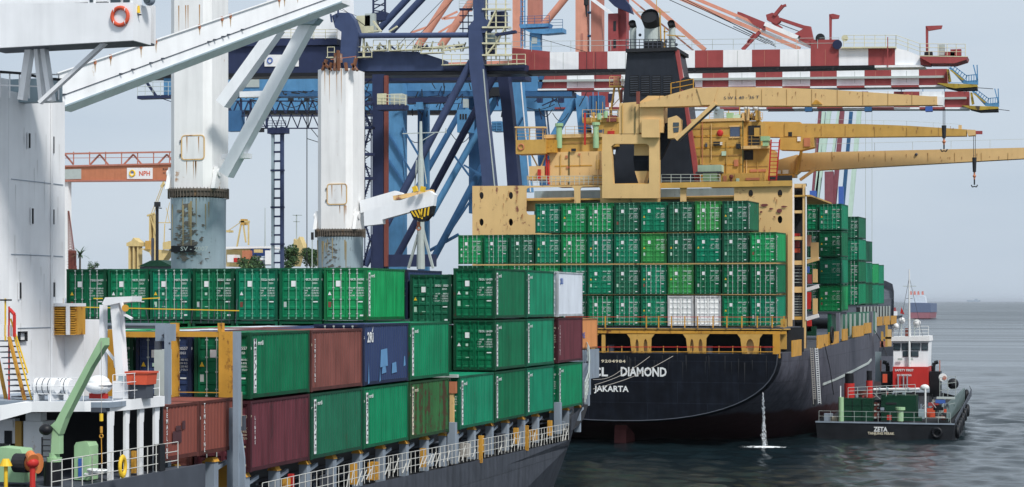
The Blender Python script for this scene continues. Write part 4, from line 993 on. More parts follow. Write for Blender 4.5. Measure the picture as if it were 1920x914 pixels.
put('rub_rail', MB().tube((XT+14.8, 172, 2.4), (XT+14.8, 172, 2.4001), .01) if False else MB().path([(XT+w_*1.002, 171.97, z) for w_, z in sc_]+[], .05, 5).path([(XT-w_*1.002, 171.97, z) for w_, z in sc_], .05, 5), M['darkgrey'], TS)
# draught stripe, rudder
m = MB(); pp = []
for y, z in ((188, 5.0), (200, 5.3), (212, 5.6), (225, 5.9), (232, 6.1)):
    wv = [s for s in stt if s[0] <= y][-1]; nx = [s for s in stt if s[0] > y][0]; t_ = (y-wv[0])/(nx[0]-wv[0])
    def ww(s):
        c = sect(*s[1:]); 
        for (w0, z0), (w1, z1) in zip(c, c[1:]):
            if z0 <= z <= z1: return w0+(w1-w0)*(z-z0)/(z1-z0+1e-9)
    pp.append((XT+ww(wv)*(1-t_)+ww(nx)*t_+.05, y, z))
for a, b in zip(pp, pp[1:]): m.beam(a, b, .12, .22)
put('side_fender_strip', m, M['rod'], TS)
m = MB(); m.prism([(171.5+2, -3), (178, -3), (177.2, 1.9), (174.4, 2.1), (174.0, 1.2)], 'x', XT-.55, XT+.55)
put('rudder', m, M['antifoul'], TS)
plating(HM, 'Y')
# lettering
def stern_text(name, s, x0, y, size, mat, x1=None, y1=None, sp=1.0):
    A = PY(x0, y, 171.99)
    mb = text_mb(MB(), s, (0,0,0), (1,0,0), (0,0,1), 1.0, ax='LEFT', ay='BOTTOM_BASELINE', bold=.03, sp=sp)
    xs = [v[0] for v in mb.v]; zs = [v[2] for v in mb.v]; B_ = PY(x1, y1, 171.99)
    fx = (B_.x-A.x)/(max(xs)-min(xs)); fz = (B_.z-A.z)/(max(zs)-min(zs))
    mb.v = [(A.x+(v[0]-min(xs))*fx, 171.955, A.z+(v[2]-min(zs))*fz) for v in mb.v]
    return put(name, mb, mat, TS, kind='stuff')
stern_text('ship_name', 'DIAMOND', 1164, 706, 1, M['decal'], 1250, 689)
stern_text('ship_name', 'ICL', 1104, 706, 1, M['decal'], 1140, 689)
stern_text('home_port', 'JAKARTA', 1114, 738, 1, M['decal'], 1179, 724)
stern_text('ship_number', 'IMO 9204984', 1100, 680, 1, M['decalsand'], 1173, 675, sp=1.15)
# stern platform: beam, shaped pillars with slots, rails
Yp = 172.4
boxY('platform_beam', M['ochre'], TS, Yp, 1040, 615.5, 1476, 619, 2)
boxY('platform_beam', M['yellow'], TS, Yp+.06, 1040, 619.5, 1474, 627, .3)
def pillar(x0, x1, b0, b1, slots):
    o = [PY(x0-6, 627, Yp), PY(x1+6, 627, Yp), PY(x1, 635, Yp), PY(b1, 670, Yp), PY(b0, 670, Yp), PY(x0, 635, Yp)]
    hs = []
    for cx, wpx in slots:
        c = PY(cx, 651, Yp); hs.append(oval(c.x, c.z, wpx/20.9/2, .72))
    put('platform_pillar', plate([(p.x, p.z) for p in o], hs, lambda u, v, t: (u, Yp+.12+t, v), .12), M['ochre'], TS)
    a = PY(b0+4, 0, Yp).x; b = PY(b1-4, 0, Yp).x; bx('pillar_core', a, b, Yp+.5, Yp+1.0, PY(0, 669, Yp).z, PY(0, 628, Yp).z, M['tan'], TS)
pillar(1181, 1221, 1185, 1220, [(1194, 7), (1210, 8)]); pillar(1286, 1324, 1290, 1323, [(1297, 7), (1313, 8)]); pillar(1388, 1424, 1392, 1421, [(1406, 15)])
for x in (1078,): pillar(x, x+38, x+4, x+36, [(x+12, 7), (x+27, 8)])
boxY('platform_post', M['ochre'], TS, Yp, 1128, 628, 1134, 669, .3); boxY('platform_post', M['yellow'], TS, Yp, 1449, 627, 1462, 672, .5)
bx('poop_bulkhead', -57, -25.2, 177.5, 177.8, 8.4, 10.6, M['dark'], TS); bx('platform_deck', -57.2, -26.4, 172.6, 184, 10.5, 10.62, M['darkgrey'], TS)
def xr(y0, y1): pass
m = MB()
for z, nm in ((9.0, 0),): pass
for yy, mt in ((651, 'red'), (660, 'yellow')):
    mm = MB(); bYm(mm, 172.15, (1060, yy), (1452, yy), 1.3, .05); put('poop_rail', mm, M[mt], TS)
mm = MB()
for x in range(1140, 1450, 26): bYm(mm, 172.2, (x, 649), (x, 669), 1.4, .05)
put('poop_rail_post', mm, M['ochre'], TS, kind='stuff')
mm = MB(); bYm(mm, 172.3, (1060, 594.5), (1474, 595), 1.1, .04); put('platform_rail', mm, M['red'], TS)
mm = MB(); bYm(mm, 172.35, (1060, 604), (1474, 604), 1.0, .04); put('platform_rail', mm, M['ochre'], TS)
mm = MB()
for x in (1135, 1212, 1235, 1259, 1284, 1308, 1337, 1363, 1391, 1420, 1448, 1470): bYm(mm, 172.3, (x, 593), (x, 615), 2.2, .08)
put('platform_rail_post', mm, M['yellow'], TS, kind='stuff')
for i, x in enumerate((1146, 1207, 1330, 1440)):
    c = PY(x, 660, 173.5); put('mooring_bitt', MB().tube((c.x, c.y, 8.3), (c.x, c.y, 9.0), .3, n=12), M['darkgrey'], TS)
# mooring ropes to the near ship's bow
for i, (a, b) in enumerate((((1218, 669), (1115, 722)), ((1262, 668), (1112, 730)), ((1170, 690), (1112, 712)))):
    A = PY(*a, 171.9); B_ = PY(*b, 158+i); m = MB(); pts = [A.lerp(B_, t/8)-Vector((0,0,.35*math.sin(math.pi*t/8))) for t in range(9)]
    single('mooring_rope', 'pale mooring rope from the tan ship stern to the near bow, %s' % ['upper', 'lower', 'middle'][i], 'rope', m.path(pts, .024, 5), M['rope'], tuple(A), 'mooring ropes')
# big rusty tan bulkhead with slots and openings
YW1 = 184.0; PM = YW1
def pp2(x, y): p = PY(x, y, PM); return (p.x, p.z)
outl = [pp2(885, 349), pp2(1485, 346), pp2(1485, 700), pp2(885, 700)]
outl = [pp2(885, 349), pp2(1485, 346), (pp2(1485, 0)[0], 9.0), (pp2(885, 0)[0], 9.0)]
holes = []
def px2(v): return v/19.8
for x, y in ((902, 367), (957, 367), (902, 417), (957, 417), (1155, 363), (1206, 363), (1407, 363), (1462, 363), (1462, 412)):
    c = pp2(x, y); holes.append(oval(c[0], c[1], px2(4.6), px2(7.2)))
for x0, x1, y0, y1 in ((986, 1076, 352, 402), (1087, 1125, 350, 400), (1237, 1275, 350, 400), (1286, 1376, 350, 400)):
    a = pp2(x0, y0); b = pp2(x1, y1); holes.append(rrect(a[0], b[0], b[1], a[1], .35))
wall = put('lashing_bulkhead', plate(outl, holes, lambda u, v, t: (u, PM+.2+t, v), .2), M['tanrusty'], TS)
boxY('flange', M['ochre'], wall, PM-.25, 1130, 345, 1485, 349, .3)
bx('bulkhead_back', pp2(985, 0)[0], pp2(1380, 0)[0], PM+3.2, PM+3.4, 20, 24, M['bluegrey'], TS)
for x0, x1, yy in ((986, 1076, 372), (1286, 1380, 368)): boxY('inner_deck_box', M['tan'], TS, PM+1.6, x0, yy, x1, 395, .8)
bx('bulkhead_back', pp2(887, 0)[0], pp2(978, 0)[0], PM+.9, PM+1.0, 16, 24.45, M['dark'], TS); bx('bulkhead_back', pp2(1384, 0)[0], pp2(1483, 0)[0], PM+.9, PM+1.0, 16, 24.45, M['dark'], TS); bx('bulkhead_back', pp2(1140, 0)[0], pp2(1222, 0)[0], PM+.9, PM+1.0, 21, 24.45, M['dark'], TS)  # dark backing plates added so the ovals read black
# rust stains beside the slots on the right
m = MB()
for x, y, w_, h in ((1432, 385, 16, 5), (1446, 392, 10, 4), (1462, 396, 12, 9), (1470, 388, 12, 4), (1427, 398, 5, 4), (1452, 407, 5, 3)):
    c = PY(x, y, PM-.01); poly = [(c.x+math.cos(k*.9)*w_/40*rnd.uniform(.7, 1.2), c.z+math.sin(k*.9)*h/40*rnd.uniform(.7, 1.3)) for k in range(7)]; m.add([(a, PM-.008, b) for a, b in poly], [tuple(range(7))])
put('rust_patch', m, plain('rust_patch_brown', (.16,.05,.045), .9), TS, kind='stuff')
# upper deck behind the bulkhead
bx('upper_deck', -57, -25.5, PM+.5, 200, 22.9, 23.05, M['ochre'], TS)
YA = 189.0
def blk(name, x0, y0, x1, y1, mat, Y=YA, dep=4, par=None, **k): return boxY(name, M[mat] if isinstance(mat, str) else mat, par or TS, Y, x0, y0, x1, y1, dep, **k)
# left accommodation
la = blk('deckhouse', 1030, 286, 1133, 346, 'tan', 188, 5); blk('deckhouse', 1022, 256, 1128, 288, 'ochre', 188.4, 5)
blk('deckhouse_ledge', 1020, 253, 1130, 257, 'tan', 188.2, 5.4)
for x in (1066,): blk('drain_pipe', x, 284, x+1.6, 345, 'dgreen', 187.9, .09)
for y in (311,): blk('weld_seam', 1040, y, 1110, y+.8, 'yellow', 187.97, .02)
blk('dark_lamp', 1071, 279, 1079, 284, 'dark', 187.8, .2)
blk('red_post', 1027, 300, 1030, 346, 'red', 187.8, .15); blk('red_post', 1023, 264, 1026, 338, 'red', 187.8, .15); blk('red_post', 1095, 212, 1098, 272, 'red', 187.8, .15); blk('red_post', 1129, 270, 1131, 345, 'red', 187.6, .15)
for x in (1044, 1113): 
    c = PY(x+4, 278, 188); v = put('ventilator', MB().tube((c.x, 188.1, c.z), (c.x, 188.1, PY(0, 262, 188).z), .3, n=12).tube((c.x, 188.1, PY(0, 265, 188).z), (c.x, 188.1, PY(0, 260, 188).z), .42, n=12), M['mint'], TS)
up = blk('upper_house', 1112, 230, 1160, 275, 'ochre', 188.6, 4); blk('window', 1118, 243, 1132, 257, M['bluewin'], 188.55, .04, up); blk('red_locker', 1139, 246, 1151, 254, 'red', 188.3, .3, up)
blk('doorway', 1100, 240, 1108, 275, 'dark', 188.7, .3); blk('upper_ledge', 1092, 222, 1160, 229, 'ochre', 188.5, 3)
for x, y in ((1124, 219), (1136, 216)): c = PY(x, y, 188.4); put('mast_light', MB().tube((c.x, c.y, c.z-.3), (c.x, c.y, c.z+.35), .22, n=10), M['mint'], TS)
blk('red_tank', 1137, 217, 1155, 228, BRICK, 188.3, .6)
m = MB(); A = PY(1092, 229, 188.3); B_ = PY(1160, 229, 188.3); railing('upper_railing', M['tan'], TS, [tuple(A), tuple(B_)], 1.2, .8, .03)
# port bridge wing
wg = blk('bridge_wing', 967, 263, 1023, 288, 'ochre', 187, 2.2); blk('wing_arm', 1023, 263, 1042, 286, 'yellow', 187.3, 1.6)
m = MB()
for x in (968, 993, 1018): bYm(m, 187.2, (x, 240), (x, 263), 1.8, .08)
bYm(m, 187.2, (967, 239.5), (1024, 239.5), 2.6, .8); put('wing_awning', m, M['tan'], TS)
c = PY(977, 276, 186.95); put('life_ring', MB().ring(c, .28, .07, 'y', 18, 6), M['terra'], TS)
for a, b in (((996, 289), (1012, 320)), ((1012, 320), (1024, 289))): bY('wing_strut', M['tan'], TS, 188, a, b, 2.5, .1)
blk('side_winch', 992, 312, 1020, 332, 'tan', 187.6, 1.5); blk('side_winch_base', 988, 330, 1024, 337, 'ochre', 187.5, 1.8); blk('red_hose_box', 1008, 318, 1013, 336, 'red', 187.3, .3)
railing('upper_railing', M['rod'], TS, [tuple(PY(990, 347, PM+.5)), tuple(PY(1130, 347, PM+.5))], .85, .45, .03)
railing('upper_railing', M['rod'], TS, [tuple(PY(1240, 346, PM+.5)), tuple(PY(1350, 346, PM+.5))], .95, .9, .03)
blk('deck_locker', 1030, 330, 1110, 339, 'tan', 186, .8); blk('deck_locker', 1112, 330, 1130, 336, 'yellow', 186, .6)
# right accommodation
ra = polyY('deckhouse', M['ochre'], TS, 190, [(1294,226),(1392,226),(1392,346),(1312,346)], 8)
blk('deckhouse_edge', 1293, 224, 1394, 226.5, 'tan', 189.9, 8.2)
for y in (255, 276, 309): blk('deck_seam', 1300, y, 1392, y+.9, 'yellow', 189.96, .02)
w1 = blk('window', 1369, 238, 1387, 257, M['bluewin'], 189.93, .05); blk('window_frame', 1367, 236, 1389, 238, 'tan', 189.9, .1, w1); blk('window_frame', 1367, 257.2, 1389, 259, 'tan', 189.9, .1, w1)
c = PY(1350, 250, 189.9); put('fire_bell', MB().ball(c, .32, .15, .34), M['red'], TS, smooth=True)
for x0, y0, x1, y1, mt in ((1337, 266, 1350, 273, 'dark'), (1350, 267, 1354, 272, 'sign'), (1353, 284, 1361, 292, 'pale'), (1380, 268, 1388, 279, 'dark')): blk('wall_fitting', x0, y0, x1, y1, mt, 189.7, .25)
rb = blk('deckhouse', 1392.5, 228, 1426, 277, 'ochre', 191, 6); blk('deckhouse', 1393, 278, 1440, 346, 'ochre', 190.4, 6)
blk('stair_recess', 1403, 236, 1426, 272, 'dark', 190.9, .08); blk('recess_panel', 1414, 240, 1424, 256, 'ochre', 190.8, .06); blk('stair_recess', 1395, 282, 1412, 300, 'dark', 190.33, .06)
blk('balcony', 1390, 274, 1442, 278.5, 'tan', 189.6, 1.3)
blk('drain_pipe', 1392, 226, 1393.6, 324, 'dgreen', 189.6, .1)
blk('lower_house', 1350, 326, 1430, 346, 'ochre', 188.5, 3); blk('wall_fitting', 1380, 335, 1386, 343, 'pale', 188.4, .1)
c = PY(1371, 332, 188.2); put('ventilator', MB().tube((c.x, c.y, 23), (c.x, c.y, c.z), .1).ball(tuple(c), .22), BRICK, TS)
blk('liferaft_cover', 1308, 310, 1352, 322, 'pale', 187.6, 1.4); blk('liferaft_stand', 1318, 324, 1344, 340, 'mint', 187.7, 1.2); blk('cover_base', 1304, 322.5, 1352, 324.5, 'darkgrey', 187.6, 1.4)
blk('mint_vent', 1426, 256, 1442, 264, 'mint', 189.3, .8); blk('mint_vent', 1430, 265, 1440, 274, 'mint', 189.4, .6)
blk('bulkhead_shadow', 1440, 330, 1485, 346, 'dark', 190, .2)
# red ladder
rl = MB(); bYm(rl, 188, (1441, 345), (1446, 262), 2.5, .1); bYm(rl, 188, (1455, 345), (1462, 262), 2.5, .1)
for i in range(11): bYm(rl, 188, (1442+i*.5, 338-i*7), (1456+i*.5, 338-i*7), 1.3, .06)
put('ladder', rl, M['red'], TS)
# roof clutter
for x0, y0, x1, y1, mt in ((1338, 205, 1355, 225, 'bluegrey'), (1362, 212, 1374, 225, 'mint'), (1374, 216, 1388, 225, 'pale'), (1391, 212, 1398, 226, 'tan'), (1396, 205, 1404, 226, 'tan'), (1416, 208, 1424, 226, 'ochre')): blk('roof_vent', x0, y0, x1, y1, mt, 190.6, .7)
for x, y in ((1400, 203), (1417, 203), (1345, 205)): c = PY(x, y, 190.8); put('radar_dome', MB().ball(c, .28), M['sign'] if x > 1350 else M['bluegrey'], TS, smooth=True)
m = MB()
for a, b in (((1398, 206), (1393, 226)), ((1402, 206), (1412, 226)), ((1417, 206), (1409, 226)), ((1420, 206), (1428, 226)), ((1366, 208), (1366, 214)), ((1387, 200), (1387, 222))): bYm(m, 191.0, a, b, 1.8, .06)
put('mast_stay', m, M['ochre'], TS, kind='stuff')
railing('roof_railing', M['tan'], TS, [tuple(PY(1330, 225, 191)), tuple(PY(1430, 225, 191))], .7, .8, .025)
# funnel
YFn = 189.0
ft = [PY(1176, 95, YFn), PY(1264, 94, YFn), PY(1281, 185, YFn), PY(1302, 346, YFn), PY(1145, 346, YFn), PY(1168, 190, YFn)]
put('funnel', MB().prism([(p.x, p.z) for p in ft], 'y', YFn, YFn+5.5), paint('funnel_black', (.022,.027,.037), .4, .15), TS)
for i in range(4):
    x = 1181+i*20.8; lf = blk('louvre_panel', x, 142, x+16.5, 179, 'black', YFn-.06, .05)
    mm = MB()
    for k in range(8): p = PY(x+1, 145+k*4.2, YFn); p2 = PY(x+15.5, 0, YFn); mm.box(p.x, p2.x, YFn-.11, YFn-.065, p.z-.03, p.z+.03)
    put('louvre_slat', mm, M['darkgrey'], lf, kind='stuff')
m = MB(); rpts = [(1265, 94), (1269, 94), (1274, 120), (1290, 210), (1307, 346), (1302, 346), (1286, 210), (1270, 125)]
polyY('funnel_band', M['cranered'], TS, YFn-.03, [(1265, 94), (1272, 94), (1313, 346), (1303, 346), (1284, 205)], .5)
polyY('funnel_white_edge', M['sign'], TS, YFn+.6, [(1270, 94), (1276, 120), (1291, 195), (1284, 195), (1270, 122)], .5)
blk('funnel_top', 1173, 92, 1268, 95, 'dark', YFn-.4, 6.2)
railing('funnel_railing', M['darkgrey'], TS, [tuple(PY(1174, 92, YFn-.3)), tuple(PY(1266, 92, YFn-.3))], .95, .45, .04)
def pipe(x, y0, y1, r, mat, tilt=.0, Y=YFn+1.5):
    a = PY(x, y0, Y); b = PY(x, y1, Y); m = MB(); m.tube(a, b, r, n=20); put('exhaust_pipe', m, mat, TS, smooth=False)
    e = b+Vector((0, -r*1.5, r*.9)); m = MB(); m.tube(b+Vector((0, .2, -.1)), e, r*1.02, r*1.12, n=20, cap=False); m.tube(b+Vector((0,.2,-.1)), e, r*.98, r*1.05, n=20, cap=False)
    pe = put('exhaust_mouth', m, M['dark'], TS); d = (e-b).normalized(); put('mouth_disc', MB().tube(e-d*.25, e-d*.22, r*1.02, n=20), M['black'], pe)  # black disc set inside the exhaust mouth
pipe(1223, 92, 47, .80, M['rod']); pipe(1187, 92, 50, .33, M['rod']); pipe(1260, 92, 50, .33, M['rod'])
blk('pipe_collar', 1207, 78, 1240, 95, 'black', YFn+.2, 2.6)
m = MB(); bYm(m, YFn+1, (1240, 92), (1237, 16), 2.4, .12); bYm(m, YFn+1, (1231, 18), (1231, -8), 1.2, .08); bYm(m, YFn+1, (1193, 23), (1256, 23), 1.1, .05); bYm(m, YFn+1, (1244, 60), (1252, 60), 2, .1); bYm(m, YFn+1, (1250, 66), (1285, 69), 2, .1); bYm(m, YFn+1, (1246, 52), (1246, 90), 2.5, .1)
put('signal_mast', m, M['ochre'], TS, kind='stuff')
for x, y in ((1249, 78), (1268, 84), (1200, 66)): c = PY(x, y, YFn+.9); put('lamp', MB().ball(c, .16), M['darkgrey'], TS)
# lattice light stand left of the funnel
m = MB(); bYm(m, 191, (1152, 165), (1144, 222), 3.5, .15); bYm(m, 191, (1160, 165), (1168, 222), 3.0, .15); bYm(m, 191, (1148, 200), (1166, 180), 1.2, .06); bYm(m, 191, (1144, 163), (1168, 163), 3, 1); put('light_stand', m, M['ochre'], TS)
railing('stand_railing', M['tan'], TS, [tuple(PY(1143, 163, 191)), tuple(PY(1168, 163, 191))], 1.0, .4, .035)
blk('stand_box', 1150, 146, 1161, 162, 'salmon', 191.2, .4)
blk('striped_post', 1163, 168, 1167, 192, BRICK, 190.5, .2); blk('striped_post', 1193, 172, 1199, 195, BRICK, 182.3, .2)
# ---- deck crane of the tan ship, portal base
YK = 183.2
def polyK(name, mat, pts, dep, Y=YK, par=None): return polyY(name, M[mat] if isinstance(mat, str) else mat, par or TCR, Y, pts, dep)
TCR = thing('deck_crane', 'pale tan deck crane on a square portal, long jib pointing right past the funnel', 'crane', tuple(PY(1190, 346, YK)), 'tan deck cranes')
o = [pp2(*p) for p in ()]
def k2(x, y): p = PY(x, y, YK); return (p.x, p.z)
frame = [k2(1129, 252), k2(1236, 252), k2(1236, 372), k2(1129, 372)]
hole = [k2(1146, 275), k2(1152, 270), k2(1212, 270), k2(1217, 274), k2(1217, 345), k2(1150, 345)]
put('portal', plate(frame, [hole], lambda u, v, t: (u, YK+.3+t, v), .6), M['tan'], TCR)
polyK('column', 'tan', [(1161, 194), (1198, 191), (1198, 251), (1161, 251)], 1.9)
polyK('slewing_house', 'tan', [(1199, 192), (1215, 180), (1244, 180), (1244, 249), (1199, 249)], 1.8, YK-.1)
polyK('house_panel', 'sign' if False else 'tan', [(1203, 224), (1236, 224), (1236, 258), (1203, 258)], .4, YK-.5)
polyK('winch_block', 'tan', [(1189, 262), (1217, 262), (1217, 292), (1189, 292)], 1.4, YK+1.2)
polyK('winch_drum', 'hullblack', [(1187, 293), (1218, 293), (1215, 320), (1190, 320)], 1.4, YK+1.1)
polyK('winch_base', 'tan', [(1190, 321), (1214, 321), (1206, 347), (1198, 347)], 1.4, YK+1.15)
polyK('cable_bundle', 'hullblack', [(1238, 235), (1252, 230), (1256, 262), (1244, 290), (1238, 300)], .6, YK+.4)
cabn = polyK('operator_cab', 'tan', [(1252, 222), (1268, 217), (1275, 224), (1274, 258), (1252, 260)], 1.3, YK-.4)
polyY('window', M['glass'], cabn, YK-.44, [(1262, 230), (1273, 230), (1273, 237), (1262, 238)], .03); polyY('window', M['glass'], cabn, YK-.44, [(1262, 240), (1273, 239), (1272, 248), (1263, 249)], .03)
polyK('jib_root', 'tan', [(1199, 194), (1222, 188), (1262, 176), (1300, 165), (1345, 164), (1345, 197), (1262, 200), (1199, 201)], 1.3, YK-.6)
j1 = polyK('jib', 'tan', [(1340, 164), (1435, 164), (1550, 168), (1745, 181), (1757, 181), (1757, 197), (1550, 199), (1340, 198)], 1.3, YK-.63)
polyK('jib_gusset', 'tan', [(1306, 165), (1346, 165), (1336, 197), (1316, 197)], .06, YK-.70)
polyK('jib_tip', 'sign', [(1757, 181), (1770, 182), (1768, 198), (1757, 197)], 1.0, YK-.5)
bY('jib_strut', M['tan'], TCR, YK-.5, (1342, 194), (1268, 262), 7, .5); bY('jib_strut_shadow_plate', M['darkgrey'], TCR, YK-.35, (1346, 196), (1272, 264), 4, .3)
for x in (1530,): polyK('jib_lug', 'yellow', [(x-8, 196), (x-2, 188), (x+2, 188), (x+12, 196)], .06, YK-.70)
label_text('jib_marking', TCR, M['darkgrey'], 'S W L 40 - 36 T', tuple(PY(1390, 183.5, YK-.68)), (1,0,0), .38, sx=1.35)
railing('jib_railing', M['yellow'], TCR, [tuple(PY(1258, 176, YK-.5)), tuple(PY(1275, 173, YK-.5)), tuple(PY(1300, 168, YK-.5))], 1.0, .7, .05, 2)
c = PY(1287, 158, YK+.4); put('rope_drum', MB().tube(c, c+Vector((0,.9,0)), .68, n=20), M['dark'], TCR)
def hook(x, y0, y1, Y, w_, label):
    t = thing('cargo_hook', label, 'hook', tuple(PY(x, y1, Y)), 'crane hooks of the tan ship')
    m = MB(); 
    for dx in (-1.6, 1.6): m.tube(PY(x+dx, y0, Y), PY(x+dx, y0+(y1-y0)*.45, Y), .03, n=5)
    put('wire', m, M['dark'], t); yb = y0+(y1-y0)*.42
    put('block', MB().tube(PY(x, yb, Y), PY(x, yb+(y1-y0)*.28, Y), .22, .16, n=8), M['dark'], t)
    put('swivel', MB().tube(PY(x, yb+(y1-y0)*.28, Y), PY(x, yb+(y1-y0)*.42, Y), .08).ball(PY(x, yb+(y1-y0)*.36, Y), .16), M['terra'], t)
    m = MB(); c = PY(x, y1-5, Y); m.tube(PY(x, yb+(y1-y0)*.42, Y), c, .07)
    for s in (-1, 1): m.path([c+Vector((0,0,-.15)), c+Vector((s*.2,0,-.22)), c+Vector((s*.3,0,0))], .06, 6)
    put('ram_horn', m, M['dark'], t)
hook(1770, 200, 285, YK, 3, 'hanging cargo hook below the tip of the upper tan jib')
# second tan jib (ochre) and third (pale)
C2 = thing('deck_crane', 'ochre deck crane jib in the middle, red tipped, pointing right', 'crane', tuple(PY(1440, 280, 196)), 'tan deck cranes')
YJ = 196
polyY('jib', M['ochre'], C2, YJ, [(1430, 228), (1500, 229), (1500, 232), (1620, 233), (1700, 236), (1812, 243), (1812, 255), (1620, 257), (1520, 258), (1430, 257)], 1.3)
polyY('jib_tip', M['tan'], C2, YJ-.02, [(1812, 243), (1829, 244), (1829, 254), (1815, 255)], 1.2); bY('tip_pin', M['cranered'], C2, YJ+.4, (1829, 249), (1842, 249), 6, .3)
polyY('jib_root', M['ochre'], C2, YJ-.1, [(1471, 231), (1502, 233), (1502, 256), (1471, 256)], 1.5); boxY('root_window', M['dark'], C2, YJ-.13, 1478, 248, 1485, 256, .04)
polyY('slewing_house', M['ochre'], C2, YJ-.2, [(1462, 258), (1526, 258), (1526, 276), (1500, 282), (1462, 281)], 1.8); boxY('house_rail', M['terra'], C2, YJ-.3, 1507, 259, 1519, 275, .08); boxY('house_lamp', M['sign'], C2, YJ-.3, 1495, 257, 1501, 265, .1)
boxY('red_chock', M['salmond'], C2, YJ-.1, 1755, 226, 1762, 240, .2) if False else boxY('tip_box', M['tan'], C2, YJ+.1, 1797, 235, 1803, 246, .4)
hook(1827, 255, 352, YJ, 3, 'hanging cargo hook below the red tipped middle jib')
railing('jib_wire', M['rod'], C2, [tuple(PY(1530, 232, YJ+.6)), tuple(PY(1700, 236, YJ+.6)), tuple(PY(1800, 242, YJ+.6))], .45, 2.2, .015, 1)
C3 = thing('deck_crane', 'pale tan deck crane with the lowest jib running out of the right edge', 'crane', tuple(PY(1500, 345, 199)), 'tan deck cranes')
YL = 199
polyY('jib', M['tan'], C3, YL, [(1495, 292), (1530, 286), (1700, 282), (1930, 277), (1930, 297), (1700, 310), (1540, 319), (1495, 322)], 1.4)
polyY('jib_gusset', M['sign'] if False else M['tan'], C3, YL-.05, [(1503, 287), (1535, 288), (1528, 318), (1500, 320)], .1)
polyY('slewing_house', M['tan'], C3, YL+.2, [(1452, 302), (1495, 290), (1498, 322), (1488, 330), (1452, 327)], 1.6)
bY('jib_strut', M['ochre'], C3, YL-.2, (1503, 282), (1493, 327), 5, .3); polyY('cab', M['tan'], C3, YL+.1, [(1484, 304), (1490, 304), (1490, 318), (1484, 318)], .4)
bY('jib_strut', M['tan'], C3, YL, (1528, 318), (1500, 338), 5, .4)
boxY('house_base', M['ochre'], C3, YL-.1, 1445, 327, 1490, 332, 2); boxY('white_box', M['sign'], C3, YL-.3, 1467, 319, 1478, 326, .4); boxY('white_box', M['sign'], C3, YL-.3, 1455, 320, 1463, 326, .4)
railing('jib_railing', M['rod'], C3, [tuple(PY(1530, 285, YL+.7)), tuple(PY(1640, 283, YL+.7)), tuple(PY(1930, 276, YL+.7))], .8, 3.1, .02, 1)
c = PY(1718, 290, YL-.05); put('jib_lamp', MB().ball(c, .15), M['darkgrey'], C3)
m = MB()
for i in range(9): x = 1760+i*14; bYm(m, YL, (x, 277.5), (x, 283), 1, .05)
# starboard stair / lashing tower
LT = [] 
boxY('lashing_column', M['tan'], TS, 183.4, 1477, 432, 1484, 690, .5)
boxY('lashing_column', M['sign'], TS, 184.3, 1484.5, 345, 1488.5, 600, .3); boxY('lashing_column', M['hullgrey'], TS, 184.3, 1484, 600, 1489, 668, .4)
boxY('lashing_column', M['tan'], TS, 184.6, 1505, 345, 1510, 662, .5); boxY('lashing_column', M['sign'], TS, 184.5, 1510.3, 350, 1512, 600, .3)
for y0, y1 in ((345, 352), (395, 400), (444, 450), (489, 497), (538, 549), (594, 600), (642, 650)): boxY('tower_platform', M['tan'] if y0 != 594 else M['ochre'], TS, 184.7, 1488, y0, 1506, y1, 1.2)
boxY('tower_back', M['dark'], TS, 186.2, 1486, 345, 1512, 662, .2)
for y0, y1, mt in ((438, 443, 'red'), (452, 464, 'cranered'), (466, 474, 'orangered'), (499, 520, 'hullgrey'), (552, 590, 'darkgrey'), (655, 664, 'ochre')): boxY('stowed_gear', M[mt], TS, 185.2, 1489, y0, 1499, y1, .5)
m = MB()
for y in range(556, 592, 5): bYm(m, 185.0, (1489, y), (1504, y), 1, .05)
for y in range(500, 532, 6): bYm(m, 185.0, (1489, y), (1504, y), 1, .05)
put('tower_rail', m, M['rod'], TS, kind='stuff')
for y in (488, 540, 595): bY('platform_edge', M['sign'] if y != 488 else M['tan'], TS, 200, (1511, y+4), (1535, y-3), 7, .4)
for y0, y1, x0, x1, mt in ((441, 462, 1511, 1520, 'salmon'), (455, 485, 1520, 1534, 'tan'), (500, 512, 1511, 1517, 'ink'), (515, 532, 1514, 1522, 'cranered'), (505, 530, 1524, 1532, 'tan'), (548, 580, 1513, 1520, 'red'), (560, 590, 1524, 1532, 'tan'), (600, 622, 1513, 1521, 'red'), (612, 630, 1512, 1530, 'dgreen')):
    boxY('stowed_gear', M[mt], TS, 202, x0, y0, x1, y1, .5)
# deck edge: yellow bulwark plates, grey pillars, lower containers
XS = -24.62
for x0, x1, z1 in ((1486, 1503, 1.4), (1533, 1553, 1.25), (1555, 1573, 1.25), (1580, 1590, 1.2), (1599, 1620, 1.2), (1621, 1634, 1.2)):
    y0, y1 = YX(x0, XS), YX(x1, XS); zb = 8.6+(y0-186)*.02
    bx('bulwark_plate', XS-.1, XS, y0, y1, zb, zb+z1, M['yellow'], TS)
for x0, x1 in ((1640, 1646), (1648, 1655), (1657, 1664)): 
    y0, y1 = 262+(x0-1640)*1.1, 262+(x1-1640)*1.1; bx('bulwark_plate', -27.5, -27.38, y0, y1, 9.7, 10.9, M['yellow'], TS)
for x0, x1 in ((1573, 1580), (1635, 1639)):
    y0, y1 = YX(x0, XS), YX(x1, XS); bx('deck_pillar', XS-.3, XS+.0, y0, y0+1.2, 8.9, 11.8, M['hullside'], TS)
for y in (207, 211, 215, 219, 224, 228, 232, 237, 241): bx('deck_pillar', -25.5, -25.3, y, y+.25, 9, 11.6, M['rod'], TS)
for y in range(250, 288, 4): bx('deck_pillar', -28.3, -28.1, y, y+.35, 9.5, 12.3, M['rod'], TS)
bx('deckside_wall', -28.8, -28.4, 250, 288, 9.4, 12.2, M['dark'], TS)
bx('hatch_side', -26.6, -26.2, 205, 248, 9.0, 11.7, GREENS[3], TS)
